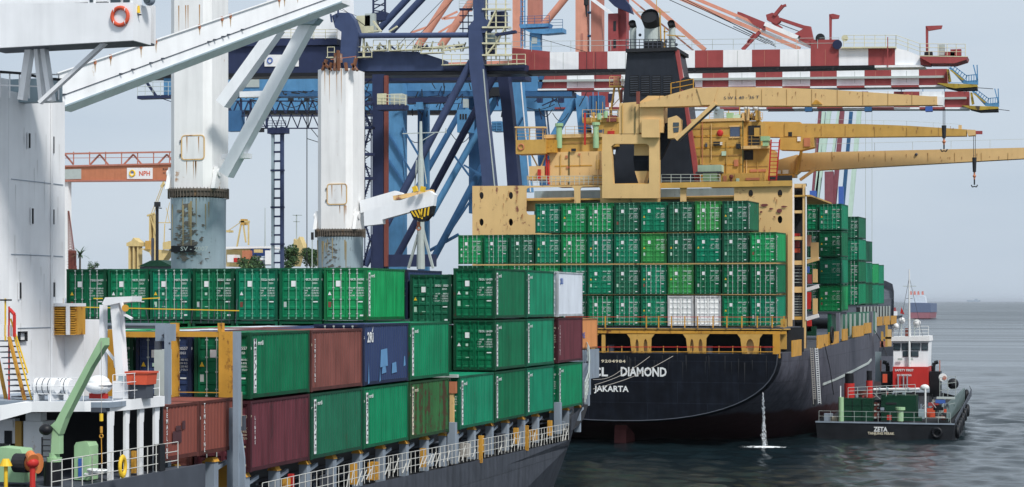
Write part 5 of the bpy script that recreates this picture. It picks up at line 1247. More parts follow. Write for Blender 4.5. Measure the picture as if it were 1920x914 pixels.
bx('hatch_deck', -56, -25.4, 205, 212, 11.6, 11.85, M['darkgrey'], TS); bx('hatch_deck', -55, -28.6, 249, 288, 12.2, 12.45, M['darkgrey'], TS)
c = PX(1560, 628, XS+.15); put('hawse_ring', MB().ring(c, .75, .12, 'x', 18, 6), M['dark'], TS)
boxY('forecastle_winch', M['tan'], TS, 250, 1656, 600, 1668, 622, 1) if False else None
# boarding ladder over the side
bl = thing('boarding_net', 'double black and white rope ladder hanging down the grey hull side', 'ladder', tuple(PX(1527, 655, -24.4)))
for k in (0, 1):
    m = MB(); xx = 1519+k*9
    for dx in (0, 5): m.tube(PX(xx+dx, 653, -24.42), PX(xx+dx+6, 758, -24.35), .04, n=5)
    for i in range(26): a = PX(xx+6*i/26, 655+i*4, -24.4); b = PX(xx+5+6*i/26, 655+i*4, -24.4); m.tube(a, b, .035, n=4)
    put('rope_ladder', m, M['rope'] if k == 0 else M['decal'], bl, kind='stuff')
boxm = MB(); a = PX(1528, 756, -24.3); boxm.box(a.x-.2, a.x+.1, a.y-.3, a.y+.6, a.z-.3, a.z+.3); put('ladder_foot', boxm, M['dark'], bl)
m = MB(); m.path([PX(1546, 645, -24.4), PX(1556, 690, -24.3), PX(1563, 740, -24.3)], .04); single('hose', 'dark hose drooping over the grey hull side right of the rope ladder', 'hose', m, M['dark'], tuple(PX(1546, 645, -24.4)))
m = MB(); a = PX(1640, 620, XS); m.path([a, PX(1655, 645, XS), PX(1663, 668, XS+1)], .05); single('tug_line', 'thin dark line from the grey hull down to the tug', 'rope', m, M['dark'], tuple(a))
# cooling water stream
WS = thing('water_jet', 'white stream of cooling water falling from the stern into the harbour', 'water', tuple(PY(1433, 838, 172.5)))
m = MB(); rj = random.Random(3)
for i in range(380):
    t = rj.random()**.8; y = 736+t*102; sp = (1.2+7.5*t)/20.9; p = PY(1430.5+2.5*t, y, 172.3); c = p+Vector((rj.gauss(0, sp*.33), rj.gauss(0, sp*.33), rj.uniform(-.1,.1))); s = rj.uniform(.012, .04)
    m.add([c+Vector((-s,0,-s*2)), c+Vector((s,0,-s*2)), c+Vector((0,s,s*3)), c+Vector((0,-s,0))], [(0,1,2),(1,3,2),(3,0,2),(0,3,1)])
foam = plain('white_foam', (.85,.88,.9), .8); put('droplets', m, foam, WS, kind='stuff')
m = MB(); A = PY(1433, 838, 172.3)
for i in range(200):
    r = rj.random()**.6*1.0; q = rj.random()*6.283; c = Vector((A.x+math.cos(q)*r*2.3, 172.3+math.sin(q)*r*1.5, .03)); s = .075*(1.1-r)
    m.add([c+Vector((-s*2,-s,0)), c+Vector((s*2,-s,0)), c+Vector((s*1.2,s,0)), c+Vector((-s*1.5,s,0)), c+Vector((0,0,s*.9))], [(0,1,4),(1,2,4),(2,3,4),(3,0,4)])
put('foam_patch', m, foam, WS, kind='stuff')

# ---- extra fittings on the upperworks
rq = random.Random(21)
for x, y0, y1, Y in ((1050, 290, 345, 187.9), (1088, 290, 310, 187.9), (1120, 288, 345, 187.9), (1316, 230, 320, 189.85), (1333, 232, 300, 189.85), (1362, 262, 324, 189.85), (1399, 300, 345, 190.3), (1420, 284, 345, 190.3), (1166, 196, 250, 183.1), (1190, 200, 250, 183.1), (1136, 280, 345, 183.25), (1228, 262, 345, 183.25)):
    b = boxY('pipe', M[rq.choice(['dgreen', 'ochre', 'terra', 'tan'])], TS, Y-.02, x, y0, x+1.3, y1, .06)
for x0, x1, y, Y in ((1032, 1128, 268, 188.35), (1040, 1128, 330, 187.96), (1298, 1392, 240, 189.96), (1304, 1392, 292, 189.96), (1312, 1392, 330, 189.96), (1395, 1440, 312, 190.36)): boxY('weld_seam', M['seam'], TS, Y, x0, y, x1, y+.7, .03)
for x0, y0, x1, y1, Y, mt in ((1060, 292, 1064, 297, 187.9, 'terra'), (1084, 288, 1088, 292, 187.9, 'terra'), (1062, 312, 1068, 316, 187.9, 'terra'), (1118, 300, 1124, 318, 187.9, 'ochre'), (1312, 296, 1318, 309, 189.85, 'ochre'), (1322, 268, 1326, 276, 189.85, 'darkgrey'), (1376, 300, 1384, 312, 189.85, 'terra'), (1406, 318, 1436, 322, 190.3, 'terra'), (1412, 326, 1420, 338, 190.3, 'ochre'), (1356, 330, 1362, 344, 188.4, 'terra'), (1398, 334, 1424, 338, 188.4, 'terra')): boxY('wall_fitting', M[mt], TS, Y, x0, y0, x1, y1, .12)
for z0, x0, x1, yy, Y in ((0, 1318, 1392, 276, 189.2), (0, 1394, 1440, 274, 189.5), (0, 1060, 1130, 256, 187.9), (0, 967, 1023, 263, 186.9)): railing('gallery_railing', M['ochre'], TS, [tuple(PY(x0, yy, Y)), tuple(PY(x1, yy, Y))], 1.0, .8, .022)
for x in (1400, 1412, 1424): bY('stay', M['darkgrey'], TS, 190.5, (x, 225), (x+rq.uniform(-4, 4), 190), .9, .04)
for i in range(14):
    x = rq.uniform(1340, 1428); boxY('roof_fitting', M[rq.choice(['dark', 'pale', 'tan', 'ochre', 'terra', 'rod'])], TS, 190.9+rq.random(), x, rq.uniform(212, 221), x+rq.uniform(2, 5), 226, .3)
for i in range(12):
    x = rq.uniform(1095, 1158); boxY('roof_fitting', M[rq.choice(['dark', 'pale', 'tan', 'ochre', 'terra', 'rod'])], TS, 188.9+rq.random(), x, rq.uniform(205, 222), x+rq.uniform(1.5, 4), 229, .3)
for x in (1118, 1130, 1146): bY('aerial', M['ochre'], TS, 189, (x, 229), (x, rq.uniform(185, 205)), .9, .05)
m = MB()
for i in range(26):
    x = rq.choice([rq.uniform(888, 980), rq.uniform(1385, 1482)]); y = rq.uniform(352, 428); c = PY(x, y, PM-.01); w_ = rq.uniform(.02, .07); h = rq.uniform(.15, .8); m.add([(c.x-w_, PM-.009, c.z), (c.x+w_, PM-.009, c.z), (c.x+.01, PM-.009, c.z-h)], [(0,1,2)])
put('rust_streak', m, plain('rust_run_tan', (.36,.17,.07), .9), TS, kind='stuff')
# rust and salt runs on the transom and side shell
m = MB()
for i in range(30):
    x = rq.uniform(1110, 1440); c = PY(x, rq.uniform(672, 700), 171.9); w_ = rq.uniform(.02, .06); h = rq.uniform(.5, 2.2); zb = 8.3-rq.random()*.8; m.add([(c.x-w_, 171.96, zb), (c.x+w_, 171.96, zb), (c.x, 171.96, zb-h)], [(0,1,2)])
put('transom_streak', m, plain('transom_run', (.03,.032,.036), .9), TS, kind='stuff')

boxY('corner_panel', M['ochre'], TS, 177, 1463, 598, 1474, 655, .4); boxY('corner_panel', M['tan'], TS, 182.5, 1487, 640, 1502, 656, .3); boxY('corner_rail', M['yellow'], TS, 178, 1463, 650, 1500, 653, .1)
m = MB()
for Y, xs, y0, y1 in ((YK-.66, (1380, 1428, 1475, 1522, 1570, 1618, 1665, 1710), 168, 197), (YJ-.03, (1540, 1585, 1640, 1700, 1760), 236, 255), (YL-.03, (1560, 1610, 1660, 1740, 1790, 1840, 1890), 284, 303)):
    for x in xs: bYm(m, Y, (x, y0+(3 if x > 1600 else 0)), (x, y1), .7, .02)
put('jib_seam', m, M['seam'], TCR, kind='stuff')
m = MB()
for Y, x0, x1, yt in ((YK-.68, 1220, 1740, 172), (YJ-.04, 1440, 1800, 236), (YL-.04, 1520, 1900, 287)):
    for i in range(16): x = rq.uniform(x0, x1); c = PY(x, yt+rq.uniform(0, 9), Y); h = rq.uniform(.15, .5); m.add([(c.x-.04, Y, c.z), (c.x+.04, Y, c.z), (c.x, Y, c.z-h)], [(0,1,2)])
put('rust_streak', m, plain('rust_run_jib', (.34,.17,.07), .9), TCR, kind='stuff')
for x in (1400, 1460, 1520, 1580, 1640, 1700): boxY('sheave_guide', M['terra'], TCR, YK-.2, x, 163.5+(x-1400)*.045, x+4, 167+(x-1400)*.045, .3)
# ------------------------------------------------------------ ship to shore cranes
def boom(par, Y, edges, yt, yb, dep, slope_t=0.0, slope_b=0.0, x0=None, first='r', tops=None):
    """striped box boom; edges = sight-line x of each colour change"""
    for i, (a, b) in enumerate(zip(edges, edges[1:])):
        red = (i % 2 == 0) == (first == 'r')
        f = lambda x, y, s: y+(x-edges[0])*s
        ta, tb = f(a, yt, slope_t), f(b, yt, slope_t)
        if tops and i in tops: ta, tb = tops[i]
        polyY('boom_section', M['cranered'] if red else M['cranewhite'], par, Y, [(a, ta), (b-.15, tb), (b-.15, f(b, yb, slope_b)), (a, f(a, yb, slope_b))], dep)
G = 'ship to shore gantry cranes'
N1 = thing('gantry_crane', 'navy blue quay crane with red and white boom, nearest of the row', 'crane', (-70, 205, 3.2), G)
Y1, Y2 = 202.0, 209.0; nv, nd = M['navy'], M['navydark']
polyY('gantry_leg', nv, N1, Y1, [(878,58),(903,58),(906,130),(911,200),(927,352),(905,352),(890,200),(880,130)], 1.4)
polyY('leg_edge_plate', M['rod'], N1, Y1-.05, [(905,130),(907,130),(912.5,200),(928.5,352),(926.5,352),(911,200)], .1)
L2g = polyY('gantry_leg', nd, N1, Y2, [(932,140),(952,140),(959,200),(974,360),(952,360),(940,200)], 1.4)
polyY('apex_mast', nv, N1, Y1+.1, [(886,-30),(907,-30),(907,32),(917,42),(917,52),(909,62),(880,62),(878,50),(888,38)], 1.6)
polyY('apex_plate', nv, N1, Y1, [(622,30),(634,24),(654,24),(664,38),(672,62),(664,128),(646,128),(638,100),(640,60),(628,52)], 1.2)
m = MB(); bYm(m, Y1, (622, 42), (620, 27), 2, .3); bYm(m, Y1, (628, 40), (628, 28), 2, .3); bYm(m, Y1, (634, 16), (634, 30), 2, .3); put('apex_lug', m, nv, N1)
put('tie_tube', MB().tube(PY(668, 67.5, Y1+.5), PY(882, 66, Y1+.5), .30, n=16), nv, N1, smooth=False)
put('diagonal_tube', MB().tube(PY(884, 116, Y1+.6), PY(684, 498, Y1+.6), .42, n=16), nv, N1)
put('diagonal_tube', MB().tube(PY(938, 122, Y2), PY(738, 494, Y2), .40, n=16), nd, N1)
boxY('landside_column', nd, N1, Y1, 698, 140, 719, 560, 1.5)
boxY('cable_trunk', M['salmond'] if False else BRICK, N1, Y1-.1, 720, 142, 726.5, 500, .4)
boxY('portal_knee', nv, N1, Y1+.3, 695, 440, 722, 520, 1.2)
# gantry sill and fender near the foot
boxY('sill_beam', nd, N1, Y1+.2, 700, 478, 812, 500, 1.2)
# girder
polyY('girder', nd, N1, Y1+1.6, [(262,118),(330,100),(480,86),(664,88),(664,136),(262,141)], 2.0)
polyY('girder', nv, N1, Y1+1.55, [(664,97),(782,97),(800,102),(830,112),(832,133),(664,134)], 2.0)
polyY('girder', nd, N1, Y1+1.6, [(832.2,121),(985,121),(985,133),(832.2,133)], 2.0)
polyY('girder_shadow', M['black'], N1, Y1+1.4, [(262,142),(420,138),(985,133.5),(985,139),(420,145),(262,147)], 2.6)  # black strip stands in for the shadow along the girder's underside
polyY('deck_beam', nd, N1, Y1+1.2, [(418,73),(632,73),(632,84),(418,88)], 3.0)
sgn = polyY('sign_board', M['sign'], N1, Y1+1.5, [(496,103),(560,103),(560,125),(496,125)], .05)
label_text('sign_print', sgn, M['ink'], 'HPCI', tuple(PY(537, 114, Y1+1.46)), (1,0,0), .62)
put('sign_logo', MB().ring(PY(506, 114, Y1+1.46), .30, .07, 'y', 16, 5), M['ink'], sgn)
mh = polyY('machinery_house', M['cranewhite'], N1, Y1+2.2, [(500,-30),(626,-30),(630,72),(500,72)], 6)
for x in (545, 585): boxY('house_seam', M['rod'], mh, Y1+2.17, x, -30, x+.8, 72, .03)
boxY('house_sign', M['ink'], mh, Y1+2.15, 536, 46, 546, 53, .03)
boxY('house_door', M['rod'], mh, Y1+2.14, 531, 20, 541, 44, .04)
railing('house_railing', M['cream'], N1, [tuple(PY(418, 74, Y1+1.2)), tuple(PY(632, 74, Y1+1.2))], 1.1, 1.3, .035)
for (x0, x1, y) in ((614, 627, 108), (664, 697, 108), (700, 725, 95), (730, 790, 95), (790, 832, 100), (830, 880, 122), (905, 985, 122)):
    bx('walkway_plate', PY(x0, y, Y1+1).x, PY(x1, y, Y1+1).x, Y1+.6, Y1+1.4, PY(x0, y, Y1+1).z-.1, PY(x0, y, Y1+1).z, M['cream'], N1)
    railing('walkway_railing', M['cream'], N1, [tuple(PY(x0, y, Y1+.6)), tuple(PY(x1, y, Y1+.6))], 1.15, .9, .045, 2)
m = MB()
for a, b in (((682, 72), (682, 108)), ((730, 76), (730, 95)), ((830, 95), (905, 86)), ((760, 95), (835, 90)), ((690, 60), (712, 58)), ((700, 40), (715, 60)), ((730, 60), (745, 50)), ((790, 92), (870, 84))): bYm(m, Y1+.8, a, b, 3, .3)
put('stair_member', m, M['cream'], N1, kind='stuff')
boxY('hoist_box', M['cream'], N1, Y1+2, 668, 30, 694, 52, 2); boxY('hoist_grille', M['rod'], N1, Y1+2, 684, 26, 702, 58, 1.5); boxY('louvre_fence', M['cream'], N1, Y1+1.7, 672, 50, 700, 62, .1)
put('back_stay', MB().tube(PY(790, -30, Y1+3), PY(712, 54, Y1+3), .38, n=14), nv, N1)
put('back_stay', MB().tube(PY(818, -30, Y1+2), PY(733, 60, Y1+2), .40, n=14), nv, N1)
m = MB()
for x in (700, 722): bYm(m, Y1+3, (x, -20), (x, 30), 2.4, .3)
for y in (-5, 8, 20): bYm(m, Y1+3, (700, y), (722, y+3), 2, .2); bYm(m, Y1+3, (700, y+10), (722, y-3), 1.5, .15)
put('lattice_mast', m, nd, N1, kind='stuff'); boxY('mast_base', nd, N1, Y1+2.6, 697, 24, 724, 38, 1.4)
# stair tower beside the apex (cream)
m = MB()
for x in (912, 930, 948): bYm(m, Y1+.2, (x, -5), (x, 112), 2.4, .12)
for y in (18, 52, 82, 104): bYm(m, Y1+.2, (905, y), (958, y), 3, .5)
for y in (-2, 8, 30, 42, 64, 72, 92): bYm(m, Y1+.15, (910, y), (956, y), 1.1, .06)
for a, b in (((914, 52), (930, 20)), ((930, 82), (946, 54)), ((912, 104), (928, 84))): bYm(m, Y1+.1, a, b, 2.5, .3)
put('stair_tower', m, M['cream'], N1, kind='stuff')
boxY('control_cabin', nd, N1, Y1+1, 920, 22, 946, 52, 1.2); boxY('panel_box', M['bluegrey'], N1, Y1+.9, 908, 62, 934, 84, .6); boxY('panel_box', nd, N1, Y1+.9, 906, 86, 926, 104, .6)
bY('cabin_bracket', nd, N1, Y1, (930, 66), (968, 60), 5, .6)
m = MB()
for x in (868, 878): bYm(m, Y1+2, (x, 18), (x, 62), 1.6, .08)
for y in (18, 30, 42, 54): bYm(m, Y1+2, (862, y), (886, y), 1.6 if y > 18 else 4, .3)
put('apex_platform', m, nd, N1, kind='stuff'); railing('apex_railing', M['rod'], N1, [tuple(PY(861, 17, Y1+1.8)), tuple(PY(887, 17, Y1+1.8))], .9, .7, .03)
# left end platform
boxY('end_platform', nd, N1, Y1+1.2, 257, 180, 330, 183.5, 1.2); railing('end_railing', M['rod'], N1, [tuple(PY(258, 180, Y1+1.2)), tuple(PY(330, 180, Y1+1.2))], 1.6, .9, .04)
bY('end_hanger', nd, N1, Y1+1.4, (268, 145), (294, 182), 4, .3); boxY('end_box', M['sblue'], N1, Y1+1.6, 307, 147, 330, 178, 1.2); bY('end_cable', nd, N1, Y1+1.4, (300, 184), (330, 194), 1.4, .08)
# boom of the navy crane
YB = 205.0
eb = [960, 1031, 1085, 1139, 1193, 1247, 1303, 1356, 1410, 1462.6, 1520, 1573, 1628, 1678]
boom(N1, YB, eb, 99, 132, 1.6, -.012, -.014, tops={0: (90, 97), 10: (74.5, 74.5), 11: (92, 90), 12: (90, 89)}, first='r')
polyY('boom_section', M['cranewhite'], N1, YB, [(1678.2,90),(1700,95),(1724,105),(1726,122),(1678.2,122)], 1.6)
polyY('boom_section', M['cranered'], N1, YB, [(1725,107),(1745,106),(1745,123),(1726,122)], 1.6)
polyY('boom_tip_platform', M['cranered'], N1, YB-.8, [(1725,104),(1814,106),(1812,112),(1790,119),(1745,119),(1725,108)], 3)
polyY('tip_platform_edge', M['cream'], N1, YB-.82, [(1724,104.2),(1815,105.8),(1815,107.2),(1724,105.8)], .06)
polyY('boom_rail', M['black'], N1, YB-.4, [(985,132.6),(1640,122.8),(1640,127),(985,139)], 2.4)
polyY('boom_rail', M['cranewhite'], N1, YB-.45, [(1640,123),(1726,122),(1735,126),(1640,127)], 2.4)
railing('boom_railing', M['rod'], N1, [tuple(PY(960, 97, YB)), tuple(PY(1573, 91, YB))], 1.1, 2.2, .03, 2)
railing('boom_railing', M['cream'], N1, [tuple(PY(1582, 88, YB)), tuple(PY(1680, 88, YB)), tuple(PY(1725, 104, YB)), tuple(PY(1810, 105, YB))], 1.2, .9, .035, 3)
polyY('boom_walkway', M['cream'], N1, YB-.5, [(1577,88.5),(1680,87.5),(1680,90),(1577,91)], .9)
def lamp_post(x, yb, yt, xa, ya, xe):
    polyY('derrick_post', M['cranered'], N1, YB+.3, [(x-2.5,yt),(x+2.5,yt),(x+2,yb),(x-2,yb)], .3)
    polyY('derrick_arm', M['cranered'], N1, YB+.25, [(x-2,yt),(xa,yt-1),(xe,ya),(xe-2,ya+6),(x+3,yt+9),(x+2,yt+6)], .35)
lamp_post(1557, 74, 27, 1562, 29, 1574); lamp_post(1738, 104, 49, 1764, 48, 1767)
m = MB(); m.tube(PY(1538, 72, YB), PY(1538, 72, YB+.5), .5, n=14); put('sheave', m, M['dark'], N1); put('sheave', MB().tube(PY(1570, 84, YB-.3), PY(1570, 84, YB), .5, n=16), M['navydark'], N1); put('sheave', MB().tube(PY(1584, 72, YB), PY(1584, 72, YB+.4), .35, n=14), M['cream'], N1)
for x0, y0, x1, y1, mt in ((1760, 84, 1771, 104, 'rod'), (1772, 98, 1790, 105, 'cranered'), (1782, 93, 1802, 105, 'cranered'), (1733, 98, 1748, 105, 'dark')): boxY('tip_machinery', M[mt], N1, YB+.2, x0, y0, x1, y1, .8)
bY('boom_pointer', M['cranered'], N1, YB-.5, (1664.5, 70), (1664.5, 126), 1.6, .1)
# folded forestay linkage (dark red) above the boom
rd = M['cranered']; YR = YB+.2
polyY('forestay_link', rd, N1, YR, [(1383,22),(1390,24),(1434,42),(1434,58),(1412,46),(1400,34),(1382,26)], .5)
polyY('forestay_link', rd, N1, YR, [(1462,33),(1508,48),(1520,50),(1527,84),(1533,88),(1526,86),(1500,73),(1486,66),(1506,54),(1460,38)], .6)
polyY('forestay_hub', rd, N1, YR-.1, [(1436,28),(1448,24),(1458,28),(1463,40),(1456,46),(1438,38)], .8)
bY('forestay_arm', rd, N1, YR, (1452, 30), (1468, 11), 6, .5); bY('forestay_arm', rd, N1, YR, (1463, 14), (1474, 10), 4, .4)
bY('forestay_arm', rd, N1, YR+.2, (1448, 42), (1466, 54), 5, .4); bY('forestay_arm', rd, N1, YR+.4, (1425, 60), (1392, 94), 6, .4); bY('forestay_arm', rd, N1, YR+.4, (1415, 64), (1402, 80), 4, .4)
bY('forestay_bar', M['cranewhite'], N1, YR+.1, (1434, 45), (1500, 73), 8, .4); bY('forestay_bar', rd, N1, YR+.1, (1497, 70), (1535, 90), 7, .4)
bY('forestay_bar', M['cranewhite'], N1, YR+.5, (1428, 58), (1465, 73), 5, .3); bY('forestay_bar', M['cranewhite'], N1, YR+.5, (1380, 33), (1425, 54), 4, .3); bY('forestay_bar', M['cranewhite'], N1, YR+.5, (1497, 77), (1522, 90), 4, .3)
def wires(name, par, mat, Y, segs, wpx=1.1):
    m = MB()
    for a, b in segs: bYm(m, Y, a, b, wpx, .05)
    return put(name, m, mat, par, kind='stuff')
wires('hoist_rope', N1, M['dark'], YR+1, [((1255, 0), (1437, 82)), ((1278, 0), (1450, 80)), ((1283, -2), (1452, 84)), ((1375, 50), (1455, 88)), ((1460, 45), (1500, 60))], 1.3)
# ---------- second crane: sky blue portal, second boom
SB, SD = M['sblue'], M['sbluedark']
N2 = thing('gantry_crane', 'sky blue quay crane in the middle of the row, blue stair at its boom tip', 'crane', (-74, 224, 3.2), G)
YC = 222.0
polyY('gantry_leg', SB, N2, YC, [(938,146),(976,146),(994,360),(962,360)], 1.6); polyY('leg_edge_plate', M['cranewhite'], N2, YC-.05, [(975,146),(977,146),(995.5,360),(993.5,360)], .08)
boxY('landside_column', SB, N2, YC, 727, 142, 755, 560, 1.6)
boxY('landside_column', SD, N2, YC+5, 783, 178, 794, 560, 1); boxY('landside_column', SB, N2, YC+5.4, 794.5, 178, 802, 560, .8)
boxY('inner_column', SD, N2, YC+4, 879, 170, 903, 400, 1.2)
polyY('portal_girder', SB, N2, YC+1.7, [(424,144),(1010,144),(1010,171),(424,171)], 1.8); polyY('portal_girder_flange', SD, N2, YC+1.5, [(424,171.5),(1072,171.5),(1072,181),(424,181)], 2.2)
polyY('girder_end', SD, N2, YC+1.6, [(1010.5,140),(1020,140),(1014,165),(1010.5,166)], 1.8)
put('diagonal_tube', MB().tube(PY(936, 176, YC+1), PY(808, 404, YC+1), .40, n=14), SB, N2)
put('diagonal_tube', MB().tube(PY(905, 312, YC+.6), PY(806, 498, YC+.6), .42, n=14), SD, N2); put('diagonal_tube', MB().tube(PY(806, 470, YC+1), PY(860, 440, YC+1), .2, n=8), SD, N2)
cb = boxY('trolley_cab', SB, N2, YC-1.5, 857, 206, 879, 248, 2.2); 
for x in (862, 867, 872): boxY('cab_window', M['dark'], cb, YC-1.55, x, 214, x+3, 224, .04)
cb = boxY('trolley_cab', SB, N2, YC-1, 922, 228, 940, 246, 2); railing('cab_railing', SB, N2, [tuple(PY(920, 246, YC-1.1)), tuple(PY(942, 246, YC-1.1))], 1.0, .5, .05)
m = MB()
for a, b in (((728, 250), (775, 330)), ((728, 300), (760, 348)), ((755, 240), (790, 300)), ((850, 290), (880, 330)), ((870, 310), (905, 330)), ((968, 240), (980, 220)), ((840, 440), (880, 380))): bYm(m, YC-.2, a, b, 3, .3)
put('small_brace', m, SD, N2, kind='stuff')
eb2 = [1008, 1063, 1114, 1165, 1216, 1266, 1317, 1366, 1417, 1467, 1519, 1569, 1621, 1671, 1723, 1776]
boom(N2, 224.0, eb2, 137, 166, 1.6, -.010, -.009, first='r')
polyY('boom_flange', M['rod'], N2, 223.6, [(1010,150),(1770,142),(1770,146),(1010,154)], .35)
# lower chord with alternating colours
for i, (a, b) in enumerate(zip(eb2, eb2[1:])): polyY('lower_chord', M['cranered'] if i % 2 else M['cranewhite'], N2, 223.4, [(a, 166.8-(a-1008)*.009), (b-.2, 166.8-(b-1008)*.009), (b-.2, 170-(b-1008)*.009), (a, 170-(a-1008)*.009)], 2.4)
def tip_stair(par, Y, x0, y0, s=1.0):
    q = lambda x, y: (x0+(x-1776)*s, y0+(y-129)*s)
    polyY('tip_platform', M['tipyellow'], par, Y-1.2, [q(1757,156), q(1832,159), q(1832,163), q(1790,166), q(1775,163)], 1.8); polyY('tip_platform_base', M['dark'], par, Y-1.1, [q(1775,164.2), q(1832,164.2), q(1832,168), q(1795,169)], 1.8)
    polyY('stair_stringer', SB, par, Y-1, [q(1778,127), q(1784,127), q(1812,152), q(1834,150), q(1834,159), q(1806,157)], .3)
    polyY('yellow_frame', M['tipyellow'], par, Y-.9, [q(1775,130), q(1779,130), q(1783,152), q(1778,154)], .8); polyY('yellow_frame', M['tipyellow'], par, Y-1.3, [q(1781,132), q(1784,131), q(1808,150), q(1804,151)], .2)
    m = MB()
    for k in range(7): bYm(m, Y-1, q(1782+k*4.6, 128+k*3.4), q(1786+k*4.6, 121+k*3.6), 1.4*s, .08)
    bYm(m, Y-1, q(1784, 121), q(1812, 142), 1.5*s, .08); bYm(m, Y-1, q(1812, 142), q(1832, 140), 1.4*s, .08)
    for k in range(5): bYm(m, Y-1, q(1812+k*4.7, 141), q(1812+k*4.7, 153), 1.4*s, .08)
    bYm(m, Y-1, q(1825, 122), q(1832, 150), 2*s, .1); bYm(m, Y-1, q(1832, 122), q(1833, 150), 2*s, .1)
    put('tip_railing', m, SB, par, kind='stuff')
tip_stair(N2, 224, 1776, 129); wires('tip_aerial', N2, M['dark'], 224, [((1833, 165), (1862, 167))])
# ---------- third crane: blue, farther, third boom
N3 = thing('gantry_crane', 'sky blue quay crane behind the middle one, its boom lowest and longest', 'crane', (-80, 252, 3.2), G)
YD = 250.0
polyY('gantry_leg', SB, N3, YD, [(1078,180),(1098,180),(1112,330),(1092,330)], 1.4); polyY('gantry_leg', SD, N3, YD+2, [(1000,180),(1019,180),(1036,350),(1012,350)], 1.4); polyY('leg_edge_plate', M['cranewhite'], N3, YD+1.9, [(1018.5,180),(1020.5,180),(1038,350),(1035.5,350)], .08)
put('diagonal_tube', MB().tube(PY(1083, 178, YD+1), PY(1028, 275, YD+1), .55, n=14), SB, N3); put('diagonal_tube', MB().tube(PY(880, 180, YD), PY(700, 500, YD), .4, n=12), SD, N3)
polyY('portal_girder', SB, N3, YD+1.6, [(424,184),(1080,184),(1080,207),(424,207)], 1.8); polyY('portal_girder_flange', M['black'], N3, YD+1.4, [(424,207.5),(900,207.5),(900,214),(424,214)], 2.2)
eb3 = [1040, 1090, 1142, 1192, 1240, 1290, 1338, 1388, 1437, 1486, 1532, 1580, 1628, 1676, 1724, 1771, 1817]
boom(N3, 252.0, eb3, 172, 201, 1.6, 0, 0, first='w')
for i, (a, b) in enumerate(zip(eb3, eb3[1:])): polyY('lower_chord', M['cranered'] if i % 2 == 0 else M['cranewhite'], N3, 251.4, [(a, 201.5), (b-.2, 201.5), (b-.2, 205), (a, 205)], 2.4)
polyY('boom_flange', M['rod'], N3, 251.6, [(1700,184),(1812,182),(1812,186),(1700,187)], .35)
wires('power_rail', N3, M['dark'], 251, [((1440, 209), (1706, 207)), ((1440, 205), (1706, 203))], 1.6)
tip_stair(N3, 252, 1820, 173, .92); wires('tip_aerial', N3, M['dark'], 252, [((1868, 205), (1893, 208))])
for x in (1516, 1628, 1690, 1742): boxY('boom_trolley', M['sbluedark'] if x != 1742 else M['ink'], N3, 250.8, x-7, 160 if x == 1690 else 200, x+6, 167 if x == 1690 else 209, 1)
railing('boom_railing', SB, N3, [tuple(PY(1690, 172, 251.8)), tuple(PY(1812, 172, 251.8))], 1.1, 2.2, .05, 2)
# ---------- blue truss gantry at the left
TG = thing('truss_gantry', 'dark blue lattice walkway gantry between the two white masts', 'gantry', tuple(PY(500, 250, 236)))
m = MB(); YT = 236
for y in (190, 218, 241): bYm(m, YT, (424, y), (700, y), 2, .3)
for i in range(14):
    x = 426+i*20; bYm(m, YT, (x, 190), (x+10, 214), 2, .15); bYm(m, YT, (x+10, 214), (x+20, 190), 2, .15); bYm(m, YT+.5, (x, 214), (x+12, 240), 1.6, .12); bYm(m, YT+.5, (x+20, 214), (x+12, 240), 1.6, .12)
for x in (430, 452, 470, 500): bYm(m, YT, (x, 186), (x, 242), 3, .3)
put('lattice', m, M['navydark'], TG, kind='stuff'); boxY('beam', SB, TG, YT+1, 424, 193, 450, 207, .6); boxY('end_cabin', SD, TG, YT-.3, 426, 208, 452, 246, 1.2)
for x in (540, 570, 690): boxY('hanging_box', M['dark'], TG, YT-.4, x, 172, x+8, 190, .5)
m = MB()
for x0, x1 in ((470, 520), (520, 575), (575, 600)):
    P_ = [PY(x0+(x1-x0)*t/6, 188+14*math.sin(math.pi*t/6), YT-.6) for t in range(7)]; m.path(P_, .05, 4)
for a, b in (((545, 150), (520, 190)), ((545, 150), (572, 200)), ((578, 142), (578, 240)), ((575, 260), (600, 268)), ((582, 240), (600, 262))): bYm(m, YT-.6, a, b, 1.3, .05)
put('festoon_cable', m, M['dark'], TG, kind='stuff')
# ladder tower and hanging rope
LTW = thing('lattice_tower', 'tall dark steel tower with evenly spaced rungs between the white masts', 'tower', tuple(PY(519, 500, 232)))
boxY('tower_column', M['bluegrey'], LTW, 232, 508.5, 238, 513, 560, .35); boxY('tower_column', nv, LTW, 232.2, 525, 238, 530, 560, .5)
for i in range(16):
    y = 249+i*17.3; boxY('rung', M['navydark'], LTW, 231.9 if i % 4 == 0 else 232.05, 507 if i % 4 == 0 else 512, y, 531 if i % 4 == 0 else 525, y+3, .5)
boxY('tower_head', nd, LTW, 231.7, 501, 240, 536, 250, 1.2); railing('head_railing', nd, LTW, [tuple(PY(502, 240, 231.6)), tuple(PY(536, 240, 231.6))], .9, .6, .04)
bY('lamp_arm', nd, LTW, 231.8, (486, 238), (504, 236), 1.6, .08); boxY('lamp', M['dark'], LTW, 231.7, 485, 240, 494, 248, .3)
HR = thing('hoist_rope', 'single taut dark rope hanging vertically left of the right mast', 'rope', tuple(PY(575.5, 498, 228)))
put('strand', MB().tube(PY(575.5, 150, 228), PY(575.5, 560, 228), .06, n=6), M['dark'], HR)
